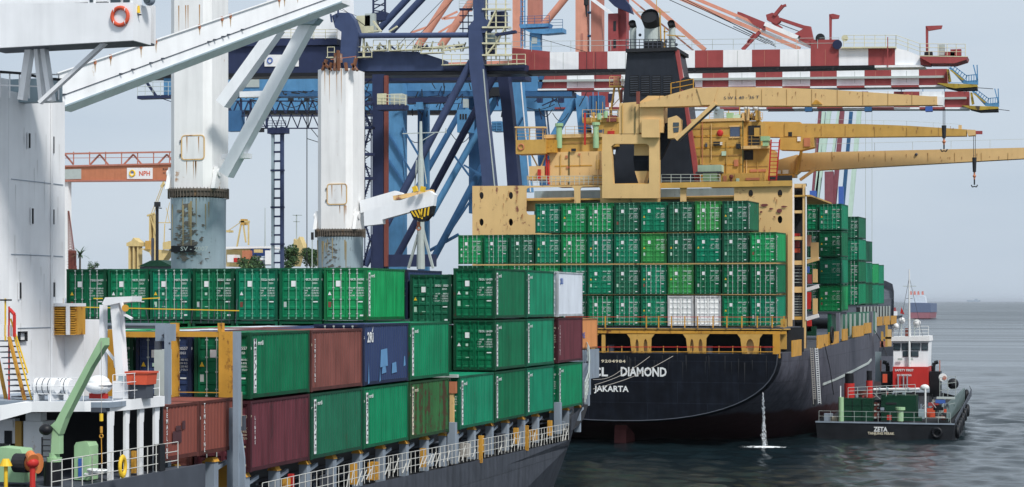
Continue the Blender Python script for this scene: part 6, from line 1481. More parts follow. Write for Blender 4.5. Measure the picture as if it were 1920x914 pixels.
# side stairs at the right of mast two
ST = thing('crane_stair', 'zigzag steel stairs and landings climbing beside the navy crane column', 'stairs', tuple(PY(688, 500, 200)))
m = MB()
for x in (684, 696): bYm(m, 200, (x, 180), (x, 500), 1.6, .1)
for y in (195, 240, 290, 335, 400): bYm(m, 200, (675, y), (700, y), 5, 1.0)
for y0, y1, f in ((195, 240, 1), (240, 290, 0), (290, 335, 1), (335, 380, 0), (400, 450, 1), (450, 500, 0)):
    a, b = ((678, y0), (694, y1)) if f else ((694, y0), (680, y1)); bYm(m, 199.8, a, b, 2, .3)
    for k in range(8): t = k/8; x = a[0]+(b[0]-a[0])*t; y = a[1]+(b[1]-a[1])*t; bYm(m, 199.7, (x-3, y), (x+3, y), 1, .3)
put('stair_flight', m, nd, ST, kind='stuff'); railing('landing_railing', nd, ST, [tuple(PY(675, 240, 199.5)), tuple(PY(698, 240, 199.5))], .9, .5, .04)
# gray cab hanging under girder
GCB = boxY('operator_cab', M['rod'], N1, 198.5, 732, 176, 754, 197, 1.6); boxY('cab_landing', M['cream'], N1, 198.4, 707, 176, 724, 196, .1)
railing('cab_railing', M['cream'], N1, [tuple(PY(708, 196, 198.2)), tuple(PY(760, 198, 198.2))], 1.1, .6, .04); boxY('cab_floor', M['navydark'], N1, 198.3, 706, 197, 756, 205, 1.8)
# ---------- salmon crane far behind
N4 = thing('gantry_crane', 'salmon pink quay crane rising behind the blue ones', 'crane', (-95, 292, 3.2), G)
YE = 290
for x0, x1, yb, mt in ((961, 975, 96, 'salmon'), (989, 1012, 52, 'salmond'), (1079, 1100, 98, 'salmon'), (1108, 1128, 98, 'salmond')): boxY('tower_column', M[mt], N4, YE, x0, -60, x1, yb, 1.8)
for y in (22, 66): boxY('tower_crossbar', M['sbluedark'], N4, YE+.5, 1100, y, 1108, y+3, .8)
boxY('column_slot', M['salmond'], N4, YE-.06, 1089, 63, 1093, 96, .05)
for a, b, r in (((900, -90), (782, 90), .62), ((948, -90), (826, 88), .62)): put('diagonal_tube', MB().tube(PY(*a, YE), PY(*b, YE), r, n=14), M['salmon'], N4)
put('diagonal_tube', MB().tube(PY(1082, -30, YE), PY(1012, 56, YE), .55, n=14), M['salmon'], N4)
wires('tube_brace', N4, M['salmon'], YE, [((810, 48), (770, 62)), ((862, 32), (832, 36)), ((858, 22), (828, 36)), ((850, 45), (822, 62)), ((868, 20), (885, 20))], 4)
boxY('portal_girder', M['salmon'], N4, YE+2, 780, 120, 1500, 134, 1.6)
bY('forestay', M['salmon'], N4, YE, (1208, -4), (1322, 94), 8, .5); bY('forestay', M['salmon'], N4, YE+2, (1258, -10), (1500, 92), 7, .5); bY('forestay', M['salmon'], N4, YE+3, (1300, -4), (1530, 92), 6, .5)
bY('forestay', M['salmon'], N4, YE+1, (1165, -4), (1210, 42), 4, .4); bY('forestay', M['salmon'], N4, YE+1, (1180, -4), (1300, 95), 3, .4); bY('forestay', M['cranewhite'], N4, YE-1, (1108, -3), (1170, 44), 6, .4); bY('forestay', M['cranered'], N4, YE-1, (1170, 44), (1190, 62), 6, .4)
# small hanging block
hb = thing('crane_block', 'small dark crane block hanging at the top edge before the salmon columns', 'hook', tuple(PY(1099, 30, 240)))
put('block', MB().tube(PY(1099, -10, 240), PY(1099, 10, 240), .3, n=8).tube(PY(1099, 10, 240), PY(1100, 32, 240), .18, .08, n=8), M['dark'], hb)
put('wire', MB().tube(PY(1099, -40, 240), PY(1099, -10, 240), .05, n=5), M['dark'], hb)
# red tower
N5 = thing('gantry_crane', 'dark red crane tower just left of the black funnel', 'crane', (-95, 270, 3.2), G)
boxY('tower_column', M['cranered'], N5, 268, 1140, 26, 1158, 100, 1.8); boxY('tower_column', M['cranered'], N5, 269, 1158.5, -20, 1174, 100, 1.8); boxY('tower_slot', M['dark'], N5, 267.95, 1150, 40, 1155, 58, .04); boxY('tower_slot', M['dark'], N5, 267.95, 1150, 74, 1155, 90, .04)
polyY('tower_head', nd, N5, 267, [(1135,-5),(1152,12),(1185,26),(1180,10),(1168,-5)], 1.4)
# blue service platforms beside it
PB = thing('service_platform', 'blue service platform with ladder tower left of the salmon column', 'platform', tuple(PY(1000, 95, 262)))
polyY('platform_floor', SB, PB, 262, [(973,46),(1030,44),(1028,50),(975,53)], 2); polyY('platform_floor', SB, PB, 261.8, [(983,56),(1055,53),(1055,61),(1020,64),(995,62)], 2); boxY('column_sleeve', SB, PB, 262.2, 993, 62, 1013, 98, 1); boxY('sleeve_grille', M['rod'], PB, 262.15, 997, 70, 1007, 82, .04)
railing('platform_railing', SD, PB, [tuple(PY(975, 46, 261.9)), tuple(PY(1030, 44, 261.9))], 1.1, 1, .04); railing('platform_railing', SD, PB, [tuple(PY(1030, 54, 261.6)), tuple(PY(1055, 53, 261.6))], 1.2, 1, .04)
m = MB()
for x in (977, 984): bYm(m, 262.6, (x, -10), (x, 90), 2, .15)
for y in range(-5, 90, 9): bYm(m, 262.6, (977, y), (984, y), 1.2, .1)
put('ladder', m, SB, PB, kind='stuff')
# slanted pastel crane legs far beyond, right
N6 = thing('gantry_crane', 'far quay crane with pale green, white and maroon slanted legs', 'crane', tuple(PY(1560, 384, 430)), G)
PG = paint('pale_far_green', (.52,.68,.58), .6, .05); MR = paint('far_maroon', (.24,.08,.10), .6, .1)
for a, b, w_, mt in (((1580, 200), (1548, 560), 8, MR), ((1556, 200), (1508, 540), 8, PG), ((1612, 200), (1580, 560), 8, PG), ((1574, 200), (1545, 420), 5, PG), ((1596, 210), (1565, 560), 6, SD), ((1545, 210), (1527, 400), 6, PG), ((1538, 205), (1520, 420), 5, MR)):
    bY('slanted_leg', mt, N6, 430 if mt is not SD else 436, a, b, w_, 1.2)
boxY('leg_gusset', M['ink'], N6, 428, 1518, 358, 1530, 384, 1.5); boxY('leg_gusset', MR, N6, 428.5, 1546, 322, 1562, 384, 1.5); boxY('leg_gusset', M['ink'], N6, 429, 1572, 350, 1581, 384, 1.5)
wires('far_rope', N6, M['rod'], 430, [((1623, 210), (1623, 520)), ((1635, 210), (1635, 540))], 1.0)

# ---- denser steelwork and a dark shadow beam under and between the crane girders
rc = random.Random(9)
polyY('girder_shadow_beam', M['navydark'], N1, Y2+2, [(664,146),(985,141),(985,150),(664,153)], 2.5)  # dark beam added as the black shadow below the girders
m = MB()
for (x0, x1, y0, y1, n, Y) in ((664, 720, 150, 250, 10, Y2+3), (755, 880, 176, 200, 16, YC-.5), (905, 960, 146, 182, 6, YC-.5), (1010, 1080, 165, 205, 9, YD-.6)):
    for k in range(n):
        a = (rc.uniform(x0, x1), rc.uniform(y0, y1)); b = (a[0]+rc.uniform(-28, 28), a[1]+rc.uniform(-22, 22)); bYm(m, Y+rc.random(), a, b, rc.uniform(.9, 2.4), .12)
put('girder_bracing', m, M['navydark'], N2, kind='stuff')
boxY('girder_trolley', M['navydark'], N2, YC-.8, 760, 184, 842, 192, 1.5); boxY('girder_trolley', M['dark'], N2, YC-.8, 892, 165, 936, 180, 1.5); boxY('electric_house', SB, N2, YC-1, 780, 192, 792, 205, 1.2); boxY('electric_house', M['rod'], N2, YC-1.1, 868, 186, 876, 202, .6)
for x in (1006, 1046, 1140): boxY('hanger', M['navydark'], N3, YD-1, x, 176, x+9, 192, .8)
m = MB()
for x0, x1, y, d in ((1036, 1066, 212, 16), (1010, 1036, 205, 14), (760, 800, 250, 18), (845, 885, 250, 18), (975, 1040, 196, 10)):
    m.path([PY(x0+(x1-x0)*t/7, y+d*math.sin(math.pi*t/7), YD-2) for t in range(8)], .05, 4)
for a, b in (((1040, 178), (1030, 200)), ((1040, 178), (1052, 205)), ((1098, 178), (1086, 200)), ((1110, 140), (1098, 178)), ((1116, 132), (1108, 150)), ((1046, 152), (1044, 178))): bYm(m, YD-2, a, b, 1.4, .08)
put('festoon_cable', m, M['dark'], N3, kind='stuff')
boxY('blue_machinery', SB, N3, YD-1.5, 992, 139, 1016, 165, 1.5); boxY('blue_machinery', SD, N3, YD-2, 1104, 180, 1130, 215, 1.5)
for x in (1112, 1122): bY('blue_mast', SB, N3, YD-2.2, (x, 170), (x, 240), 1.4, .1)
wires('hoist_rope', N1, M['dark'], YB-1, [((917, 45), (1100, 98)), ((560, -10), (668, 30)), ((620, 0), (700, 60)), ((840, -10), (740, 92)), ((860, -10), (760, 92)), ((1100, 98), (1100, 140)), ((1117, 98), (1117, 160))], .8)
m = MB()
for i in range(24):
    x = rc.uniform(675, 880); bYm(m, Y1+1+rc.random(), (x, rc.uniform(76, 88)), (x+rc.uniform(-12, 12), 97), rc.uniform(1, 2.4), .2)
put('deck_clutter', m, M['cream'], N1, kind='stuff')
m = MB()
for i in range(16):
    x = rc.uniform(675, 860); bYm(m, Y1+2+rc.random(), (x, rc.uniform(84, 92)), (x+rc.uniform(3, 14), rc.uniform(86, 96)), rc.uniform(2, 4), .3)
put('deck_clutter', m, nd, N1, kind='stuff')
# thin seams, lamps and hangers on the striped booms
for par, Y, ee, yt, yb in ((N1, YB-.02, eb[:-2], 99, 131), (N2, 223.98, eb2, 140, 164)):
    for i, (a, b) in enumerate(zip(ee, ee[1:])):
        xm = (a+b)/2+rc.uniform(-8, 8); d = (a-ee[0])*.012; boxY('stiffener', M['salmond'] if i % 2 == 0 else M['rod'], par, Y, xm, yt-d+1, xm+.8, yb-d-1, .02)
for i in range(11):
    x = 1040+i*52; boxY('boom_lamp', M['dark'], N1, YB-.6, x, 133.5-(x-960)*.013, x+4, 139-(x-960)*.013, .3)

polyY('sign_board', M['rod'], N2, YC+1.6, [(458,146),(486,146),(486,164),(458,164)], .06)
m = MB()
for k in range(26):
    a = (rc.uniform(424, 600), rc.uniform(168, 188)); bYm(m, YC-.3+rc.random(), a, (a[0]+rc.uniform(-20, 20), a[1]+rc.uniform(-3, 10)), rc.uniform(1, 2.6), .15)
for k in range(40):
    a = (rc.uniform(664, 960), rc.uniform(143, 212)); bYm(m, YC+1.2, a, (a[0]+rc.uniform(-6, 6), a[1]+rc.uniform(4, 18)), rc.uniform(.8, 1.8), .15)
put('hanging_cable', m, M['dark'], N2, kind='stuff')
for x in (600, 676): 
    m = MB()
    for k in range(12): bYm(m, 205, (x+76, 150+k*14), (x+96, 164+k*14), 1.4, .15) if k % 2 else bYm(m, 205, (x+96, 150+k*14), (x+76, 164+k*14), 1.4, .15)
    if x == 600: put('stair_lattice', m, nd, ST, kind='stuff')
# ------------------------------------------------------------ work boat
TB = thing('tug_boat', 'black hulled green work boat with white wheelhouse alongside the grey hull', 'tugboat', (-18.7, 185, 0))
Yt = 185.0; X0, X1 = PY(1529, 800, Yt).x, PY(1790, 800, Yt).x; xc = (X0+X1)/2; hw = (X1-X0)/2
m = MB(); ss = [(185, hw, hw-.3, 1.6), (186, hw+.05, hw, 1.6), (196, hw+.1, hw, 1.8), (204, hw, hw-.4, 2.4), (209, hw-.8, hw-1.6, 2.9), (212.5, hw-3, hw-4, 3.2)]
vs = []
for y, a, b, z in ss: vs += [(xc-b, y, -.8), (xc-a, y, z), (xc+a, y, z), (xc+b, y, -.8)]
fs = [(0,1,2,3)]
for i in range(len(ss)-1):
    o = i*4
    for j in (0, 2): fs.append((o+j, o+j+1, o+j+5, o+j+4))
fs.append(tuple(len(vs)-4+k for k in (3,2,1,0))); m.add(vs, fs); put('hull', m, paint('tug_hull_black', (.016,.018,.022), .5, .25, rust=.15, rustcol=(.06,.035,.03)), TB)
m = MB()
for i in range(len(ss)-1):
    a, b = ss[i], ss[i+1]; m.add([(xc-a[1], a[0], a[3]-.35 if i else 1.55), (xc+a[1], a[0], a[3]-.35 if i else 1.55), (xc+b[1], b[0], b[3]-.35), (xc-b[1], b[0], b[3]-.35)], [(0,1,2,3)])
put('deck', m, M['dark'], TB)
put('deck_edge', MB().box(X0, X1, 184.93, 185.05, 1.5, 1.64), M['grey'], TB)
def tt(name, s, x0, y0, x1, y1, mat, Y):
    mb = text_mb(MB(), s, (0,0,0), (1,0,0), (0,0,1), 1.0, ax='LEFT', ay='BOTTOM_BASELINE', bold=.03)
    A = PY(x0, y1, Y); B_ = PY(x1, y0, Y); xs = [v[0] for v in mb.v]; zs = [v[2] for v in mb.v]
    mb.v = [(A.x+(v[0]-min(xs))*(B_.x-A.x)/(max(xs)-min(xs)), Y, A.z+(v[2]-min(zs))*(B_.z-A.z)/(max(zs)-min(zs))) for v in mb.v]
    return put(name, mb, mat, TB, kind='stuff')
tt('boat_name', 'ZETA', 1638, 801, 1664, 809.5, M['decal'], 184.9); tt('home_port', 'TANJUNG PERAK', 1627, 811, 1677, 816.5, M['decalsand'], 184.9)
def tb(name, x0, y0, x1, y1, mat, Y, dep, par=None, **k): return boxY(name, M[mat] if isinstance(mat, str) else mat, par or TB, Y, x0, y0, x1, y1, dep, **k)
tb('engine_casing', 1582, 747, 1636, 790, 'dgreen', 187.5, 2.6); g2 = tb('winch_house', 1652, 741, 1718, 790, 'dgreen', 188.5, 2.2); tb('vent_slot', 1661, 755, 1681, 759, 'dark', 188.45, .04, g2)
tb('gear_recess', 1636.5, 750, 1651, 790, 'black', 189, 1); tb('pipe_rack', 1638, 755, 1650, 785, BRICK, 188.9, .08)
for i in range(5): tb('valve', 1639+(i % 2)*6, 758+i*6, 1643+(i % 2)*6, 761+i*6, 'rod', 188.8, .08)
for x0, x1, yt, yb in ((1583, 1602, 719, 748), (1624, 1636, 714, 746)):
    a = PY((x0+x1)/2, yb, 189); t_ = PY((x0+x1)/2, yt, 189); r = (x1-x0)/2/19.3
    s = put('smoke_stack', MB().tube(a, t_, r, n=18), M['red'], TB); put('stack_top', MB().tube(t_, t_+Vector((0,0,.95)), r*.85, n=18), M['black'], s)
tb('red_rail_box', 1603, 733, 1623, 746, BRICK, 190, .5)
railing('casing_railing', M['rod'], TB, [tuple(PY(1590, 747, 187.6)), tuple(PY(1716, 741, 188.5))], 1.0, .8, .03)
c = PY(1688, 790, 186.8); put('ventilator', MB().tube(c, PY(1688, 768, 186.8), .30, n=14).tube(PY(1688, 769, 186.8), PY(1688, 764, 186.8), .46, n=14), M['mint'], TB)
c = PY(1577, 792, 187); put('ventilator', MB().tube(c, PY(1577, 745, 187), .26, n=12), M['mint'], TB)
put('aerial_pole', MB().tube(PY(1576, 745, 187), PY(1576, 724, 187), .06, n=6), M['decal'], TB)
tb('red_valve', 1663, 779, 1671, 788, 'red', 186.8, .4); tb('deck_box', 1695, 782, 1728, 790, 'dgreen', 187, .6)
put('fire_main', MB().tube(PY(1638, 731, 191), PY(1724, 730, 191), .14, n=10), M['decal'], TB)
for x in (1648, 1663, 1702): put('pipe_flange', MB().tube(PY(x, 731, 191), PY(x+3, 731, 191), .22, n=10), M['bluegrey'], TB)
put('white_post', MB().tube(PY(1735, 783, 188), PY(1735, 728, 188), .09, n=8), M['decal'], TB); put('post_head', MB().ball(PY(1734, 727, 188.2), .42, .3, .3), M['decal'], TB)
# red house, white wheelhouse
rh = tb('lower_house', 1674, 688, 1740, 728, 'red', 196, 4.5)
tt('house_lettering', 'SAFETY FIRST', 1678, 692.5, 1713, 696.5, M['decal'], 195.96); tt('house_lettering', 'NO SMOKING', 1682, 702, 1709, 705.5, M['decal'], 195.96)
for x in (1683, 1693, 1700): tb('pipe', x, 704, x+2, 727, 'bluegrey', 195.8, .08)
wh = MB(); 
o = [PY(1674, 640, 196.5), PY(1742, 640, 196.5), PY(1740, 688, 196.5), PY(1676, 688, 196.5)]
put('wheelhouse', MB().prism([(p.x, p.z) for p in o], 'y', 196.5, 200), M['cranewhite'], TB)
polyY('wheelhouse_roof', M['sign'], TB, 196.1, [(1672, 632), (1742, 630.5), (1743, 640), (1671, 640)], 4.4)
for x0, x1, y0, y1 in ((1676, 1687, 645, 656), (1692, 1707, 645, 656), (1710, 1724, 645, 656), (1729, 1739, 645, 656), (1694, 1707, 660, 668), (1709, 1721, 660, 668)):
    f = tb('window_frame', x0-1.3, y0-1.3, x1+1.3, y1+1.3, 'darkgrey', 196.44, .05); tb('pane', x0, y0, x1, y1, 'glass', 196.40, .03, f)
tb('awning_rail', 1683, 672, 1692, 676, 'rod', 196.2, .1); tb('awning_rail', 1702, 672, 1712, 676, 'rod', 196.2, .1)
for x0, x1, ye in ((1652, 1671, 1), (1743, 1763, -1)):
    e = tb('exhaust_casing', x0, 697, x1, 745, 'black', 197, 2); cx = (x0+x1)/2
    m = MB(); m.path([PY(cx+ye*3, 698, 198), PY(cx+ye*3, 686, 198), PY(cx-ye*-1, 681, 198), PY(cx-ye*6, 679, 198)], .2, 10); put('exhaust_elbow', m, M['black'], e)
    tb('exhaust_guard', cx+ye*-1-1+(-9 if ye > 0 else 8), 676, cx+ye*-1+1+(-9 if ye > 0 else 8), 697, 'salmond', 198, .1)
tb('side_screen', 1641, 660, 1652, 716, 'bluegrey', 199, .3); tb('orange_cover', 1655, 702, 1663, 718, 'orangered', 195.5, .4)
put('mast', MB().tube(PY(1705, 688, 196.2), PY(1705, 505, 196.2), .13, .06, n=8), M['decal'], TB)
m = MB(); bYm(m, 196.2, (1693, 537), (1718, 537), 1.2, .05); bYm(m, 196.2, (1690, 600), (1722, 600), 1.2, .05); bYm(m, 196.4, (1715, 600), (1715, 631), 1.4, .06); bYm(m, 196.4, (1690, 600), (1690, 631), 1.4, .06); put('mast_yard', m, M['rod'], TB, kind='stuff')
for x, y, r in ((1691, 602, .35), (1719, 606, .38), (1681, 612, .3), (1719, 611, .25)): put('radar_dome', MB().ball(PY(x, y, 196.6), r), M['sign'], TB, smooth=True)
polyY('flag', M['red'], TB, 196.3, [(1690, 576), (1696, 590), (1688, 588)], .03)
railing('roof_railing', M['decal'], TB, [tuple(PY(1674, 631, 196.6)), tuple(PY(1741, 631, 196.6))], 1.0, .8, .03)
tb('roof_locker', 1697, 616, 1703, 631, BRICK, 196.8, .4)
put('liferaft_drum', MB().tube(PY(1768, 708, 195), PY(1768, 708, 196.2), .40, n=16), M['decal'], TB); put('drum_core', MB().tube(PY(1771, 709, 194.95), PY(1771, 709, 195.0), .2, n=12), M['salmond'], TB); put('black_fender_roll', MB().ball(PY(1787, 720, 196), .55, .5, .55), M['black'], TB)
railing('deck_railing', M['rod'], TB, [(X1-1.8, 190, 1.7), (X1-1.8, 196, 1.9)], 1.0, .8, .03); railing('upper_railing', M['rod'], TB, [tuple(PY(1762, 745, 194)), tuple(PY(1792, 742, 194))], 1.9, .6, .03)
for x0, y0, x1, y1, mt in ((1738, 766, 1753, 783, 'orangered'), (1740, 756, 1760, 762, 'cranered'), (1754, 750, 1772, 757, 'ink'), (1750, 760, 1768, 770, 'black'), (1722, 768, 1734, 786, 'bluegrey'), (1756, 745, 1790, 749, 'rod'), (1765, 780, 1773, 788, BRICK), (1545, 776, 1560, 790, 'grey'), (1556, 782, 1570, 792, 'decalsand')): tb('deck_gear', x0, y0, x1, y1, mt, 189, .8)
# raised starboard coaming
m = MB(); m.add([(X1-.9, 187, 1.6), (X1-.5, 206, 2.4), (X1-.5, 206, 4.0), (X1-1.1, 190, 3.2), (X1-.9, 187.2, 2.0)], [(0,1,2,3,4)]); m.add([(X1-.75, 187, 1.6), (X1-.35, 206, 2.4), (X1-.35, 206, 4.0), (X1-.95, 190, 3.2), (X1-.75, 187.2, 2.0)], [(4,3,2,1,0)]); m.add([(X1-.9,187.2,2.0),(X1-1.1,190,3.2),(X1-.5,206,4.0),(X1-.35,206,4.0),(X1-.95,190,3.2),(X1-.75,187.2,2.0)], [(0,1,4,5),(1,2,3,4)]); put('coaming', m, paint('tug_coaming', (.10,.14,.14), .6, .15), TB)
m = MB(); bw = MB(); bw.prism([(186, 1.6), (211, 3.0), (211, 3.7), (203, 3.0), (186, 1.9)], 'x', X1-.05, X1+.03); put('bulwark', bw, M['darkgrey'], TB)
for y, z in ((186.2, .8), (188.4, 1.1), (190.8, 1.2), (193.6, 1.5), (197, 1.8), (201, 2.0), (209.5, 3.1)):
    t = thing('tyre_fender', 'black tyre fender hanging on the tug starboard side, %s from the stern' % ORD[[186.2,188.4,190.8,193.6,197,201,209.5].index(y)], 'tyre', (X1+.15, y, z), 'tyre fenders of the tug')
    put('tyre', MB().ring((X1+(.2 if y < 205 else -.4), y, z), .46, .2, 'x', 18, 8), M['black'], t, smooth=True); put('chain', MB().tube((X1+.1, y, z+.5), (X1-.1, y, z+1.0), .03, n=5), M['dark'], t)
t = thing('tyre_fender', 'black tyre fender on the flat stern of the tug near its right corner', 'tyre', (X1-1.6, 184.8, .7), 'tyre fenders of the tug'); put('tyre', MB().ring((X1-1.6, 184.8, .75), .4, .15, 'y', 18, 8), M['black'], t, smooth=True)
rt = random.Random(31)
for i in range(34):
    x = rt.uniform(1638, 1772); y = rt.uniform(752, 784); w_ = rt.uniform(2, 7); h = rt.uniform(2, 7)
    tb('deck_gear', x, y, x+w_, y+h, rt.choice(['dark', 'black', 'darkgrey', 'grey', 'dgreen', 'cranered', 'rope', 'orangered', 'bluegrey']), 187.2+rt.random()*5, .3)
m = MB()
for i in range(16):
    a = (rt.uniform(1590, 1780), rt.uniform(738, 782)); bYm(m, 187+rt.random()*6, a, (a[0]+rt.uniform(-14, 14), a[1]+rt.uniform(-12, 12)), 1.0, .05)
put('deck_pipe', m, M['rod'], TB, kind='stuff')
railing('stern_railing', M['rod'], TB, [(X0+.3, 185.2, 1.6), (X1-.4, 185.2, 1.6)], 1.0, 1.1, .018, 2)
m = MB()
for i in range(5): m.ring(PY(1760+i*1.5, 783, 186.5), .28, .06, 'z', 14, 5)
put('rope_coil', m, M['rope'], TB, kind='stuff')
for x0, x1, y in ((1584, 1634, 760), (1654, 1716, 772)): tb('panel_seam', x0, y, x1, y+.7, 'black', 187.45 if x0 < 1600 else 188.45, .03)
for x in (1598, 1616): tb('panel_seam', x, 749, x+.7, 788, 'black', 187.45, .03)
for i in range(22):
    x = rt.uniform(1586, 1714); y = 746 if x < 1636 else 740
    if 1637 < x < 1651: continue
    h = rt.uniform(2, 6); tb('roof_gear', x, y-h, x+rt.uniform(2, 6), y, rt.choice(['dark', 'darkgrey', 'dgreen', 'grey', 'cranered', 'bluegrey']), 188.6+rt.random()*1.2, .3)
for i in range(14):
    x = rt.uniform(1718, 1790); tb('rail_gear', x, rt.uniform(738, 760), x+rt.uniform(1.5, 4), rt.uniform(762, 778), rt.choice(['dark', 'black', 'grey', 'dgreen', 'rope']), 193+rt.random()*6, .3)
m = MB()
for x in (1684, 1730): bYm(m, 196.3, (1705, 520), (x, 631), .7, .03)
bYm(m, 196.3, (1699, 560), (1711, 560), .9, .04); put('mast_stay', m, M['darkgrey'], TB, kind='stuff')
# boats beyond
FS = thing('cargo_ship', 'distant blue and red hulled ship seen from astern near the horizon', 'ship', tuple(PY(1724, 597, 1450)))
Yf = 1450
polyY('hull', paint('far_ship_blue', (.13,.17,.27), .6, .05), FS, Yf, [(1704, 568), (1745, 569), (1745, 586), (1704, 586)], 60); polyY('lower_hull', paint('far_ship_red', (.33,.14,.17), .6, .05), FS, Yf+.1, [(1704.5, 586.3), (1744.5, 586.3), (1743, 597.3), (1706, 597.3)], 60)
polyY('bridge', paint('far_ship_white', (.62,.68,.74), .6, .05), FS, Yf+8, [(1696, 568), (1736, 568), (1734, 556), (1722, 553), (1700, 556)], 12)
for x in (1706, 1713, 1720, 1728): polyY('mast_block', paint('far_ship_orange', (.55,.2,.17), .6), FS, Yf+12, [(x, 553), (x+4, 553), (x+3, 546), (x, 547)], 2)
B2 = thing('ferry_boat', 'small distant white and red boat left of the tug mast', 'boat', tuple(PY(1674, 596, 1100)))
polyY('hull', M['darkgrey'], B2, 1100, [(1664, 592), (1690, 592), (1686, 598), (1666, 598)], 8); polyY('cabin', M['cranewhite'], B2, 1102, [(1670, 592), (1681, 592), (1681, 584), (1670, 584)], 5); polyY('cabin_top', M['cranered'], B2, 1103, [(1671, 583.8), (1680, 583.8), (1679, 577), (1674, 577)], 3)
B3 = thing('work_barge', 'yellow fendered work platform beyond the tug, close to the grey hull', 'barge', tuple(PY(1665, 660, 262)))
m = MB(); a = PY(1652, 655, 235); polyY('hull', M['darkgrey'], B3, 240, [(1648, 652), (1676, 650), (1676, 668), (1648, 668)], 8)
for x0, y0, x1, y1, mt in ((1652, 622, 1656, 652, 'ochre'), (1660, 610, 1664, 652, 'ochre'), (1656, 632, 1672, 636, 'ochre'), (1664, 618, 1671, 650, 'tan'), (1650, 640, 1660, 652, 'salmond')): boxY('frame_post', M[mt], B3, 241, x0, y0, x1, y1, .4)
B4 = thing('cargo_ship', 'tiny pale ship silhouette on the horizon at the right', 'ship', tuple(PY(1828, 565, 9000)))
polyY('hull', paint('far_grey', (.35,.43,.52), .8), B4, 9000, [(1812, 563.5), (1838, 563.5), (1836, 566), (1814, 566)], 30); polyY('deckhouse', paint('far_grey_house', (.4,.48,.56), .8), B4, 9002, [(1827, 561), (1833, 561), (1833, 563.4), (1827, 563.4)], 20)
# ------------------------------------------------------------ port background
GB = thing('yard_gantry', 'terracotta gantry beam with lattice walkway and white logo board at the left', 'gantry', tuple(PY(225, 500, 330)))
Yg = 330; TE = M['terra']
polyY('beam', TE, GB, Yg, [(100, 314), (345, 308), (345, 337), (100, 341)], 2)
polyY('beam_flange', M['salmond'], GB, Yg-.3, [(100, 311), (345, 305), (345, 308), (100, 314)], 2.4); polyY('beam_flange', M['salmond'], GB, Yg-.3, [(100, 338), (345, 337), (345, 339), (100, 341)], 2.4)
m = MB(); bYm(m, Yg, (100, 289), (345, 285), 3, .3)
for i in range(9): x = 108+i*30; bYm(m, Yg, (x, 285), (x, 309), 1.7, .15)
for x in (122, 187, 250, 313): bYm(m, Yg+.5, (x, 290), (x-18, 309), 3, .2); bYm(m, Yg+.5, (x, 290), (x+16, 309), 3, .2)
bYm(m, Yg+1.5, (100, 297), (345, 295), 1, .1); put('walkway_truss', m, M['salmond'], GB, kind='stuff')
sb = polyY('logo_board', M['sign'], GB, Yg-.1, [(238, 315), (286, 315), (286, 336), (238, 336)], .08); label_text('logo_text', sb, M['inkred'], 'NPH', tuple(PY(271, 326, Yg-.14)), (1,0,0), 1.25, sx=.95, bold=.02)
put('logo_ring', MB().ring(PY(248, 325.5, Yg-.14), .52, .17, 'y', 18, 5), M['brightyellow'], sb); put('logo_core', MB().ball(PY(248, 322, Yg-.2), .3, .05, .25), M['ink'], sb)
polyY('grey_board', M['rod'], GB, Yg-.1, [(119, 318), (152, 317), (152, 336), (119, 337)], .08); label_text('beam_number', GB, M['dark'], 'RW1', tuple(PY(311, 318, Yg-.04)), (1,0,0), .62); label_text('beam_number', GB, M['dark'], '35 T', tuple(PY(309, 325, Yg-.04)), (1,0,0), .45)
boxY('gantry_leg', M['sign'], GB, Yg+.2, 114, 341, 128, 560, 1.2)
LM = thing('lattice_mast', 'rusty brown and white lattice mast tapering beside the white tower', 'mast', tuple(PY(131, 500, 300)))
m = MB(); rw = random.Random(2)
for i in range(22):
    y0 = 396+i*5; w0 = .6+i*.38; bYm(m, 300, (127, y0), (128+w0*1.7, y0+5), 1.3, .1); bYm(m, 300, (128+w0*1.7, y0), (127, y0+5), 1.3, .1); bYm(m, 300, (128+w0*1.7, y0), (129+w0*1.75, y0+5), 1.6, .1)
put('lattice', m, BRICK, LM, kind='stuff'); boxY('foot', BRICK, LM, 300, 128, 470, 139, 560, .8)
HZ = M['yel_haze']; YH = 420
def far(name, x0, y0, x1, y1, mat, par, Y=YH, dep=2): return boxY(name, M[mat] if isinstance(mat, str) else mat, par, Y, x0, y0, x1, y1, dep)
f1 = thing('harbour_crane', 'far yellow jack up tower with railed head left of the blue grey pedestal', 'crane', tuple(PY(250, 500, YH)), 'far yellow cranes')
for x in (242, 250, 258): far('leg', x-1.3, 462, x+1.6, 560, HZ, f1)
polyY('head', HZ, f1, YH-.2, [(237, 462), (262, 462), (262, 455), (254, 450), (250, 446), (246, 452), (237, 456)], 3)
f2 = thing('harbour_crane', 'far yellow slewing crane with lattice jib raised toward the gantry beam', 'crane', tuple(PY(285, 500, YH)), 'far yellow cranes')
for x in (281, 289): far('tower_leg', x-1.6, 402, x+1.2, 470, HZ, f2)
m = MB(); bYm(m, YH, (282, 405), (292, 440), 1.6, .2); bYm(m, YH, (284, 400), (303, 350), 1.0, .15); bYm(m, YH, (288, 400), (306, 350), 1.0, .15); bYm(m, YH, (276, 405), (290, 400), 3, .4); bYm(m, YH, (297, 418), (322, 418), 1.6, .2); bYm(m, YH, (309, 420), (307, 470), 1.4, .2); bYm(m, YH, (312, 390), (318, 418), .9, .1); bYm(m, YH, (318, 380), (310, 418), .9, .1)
put('jib', m, HZ, f2, kind='stuff'); polyY('jib_head', HZ, f2, YH-.1, [(300, 350), (306, 340), (308, 346), (304, 352)], .5)
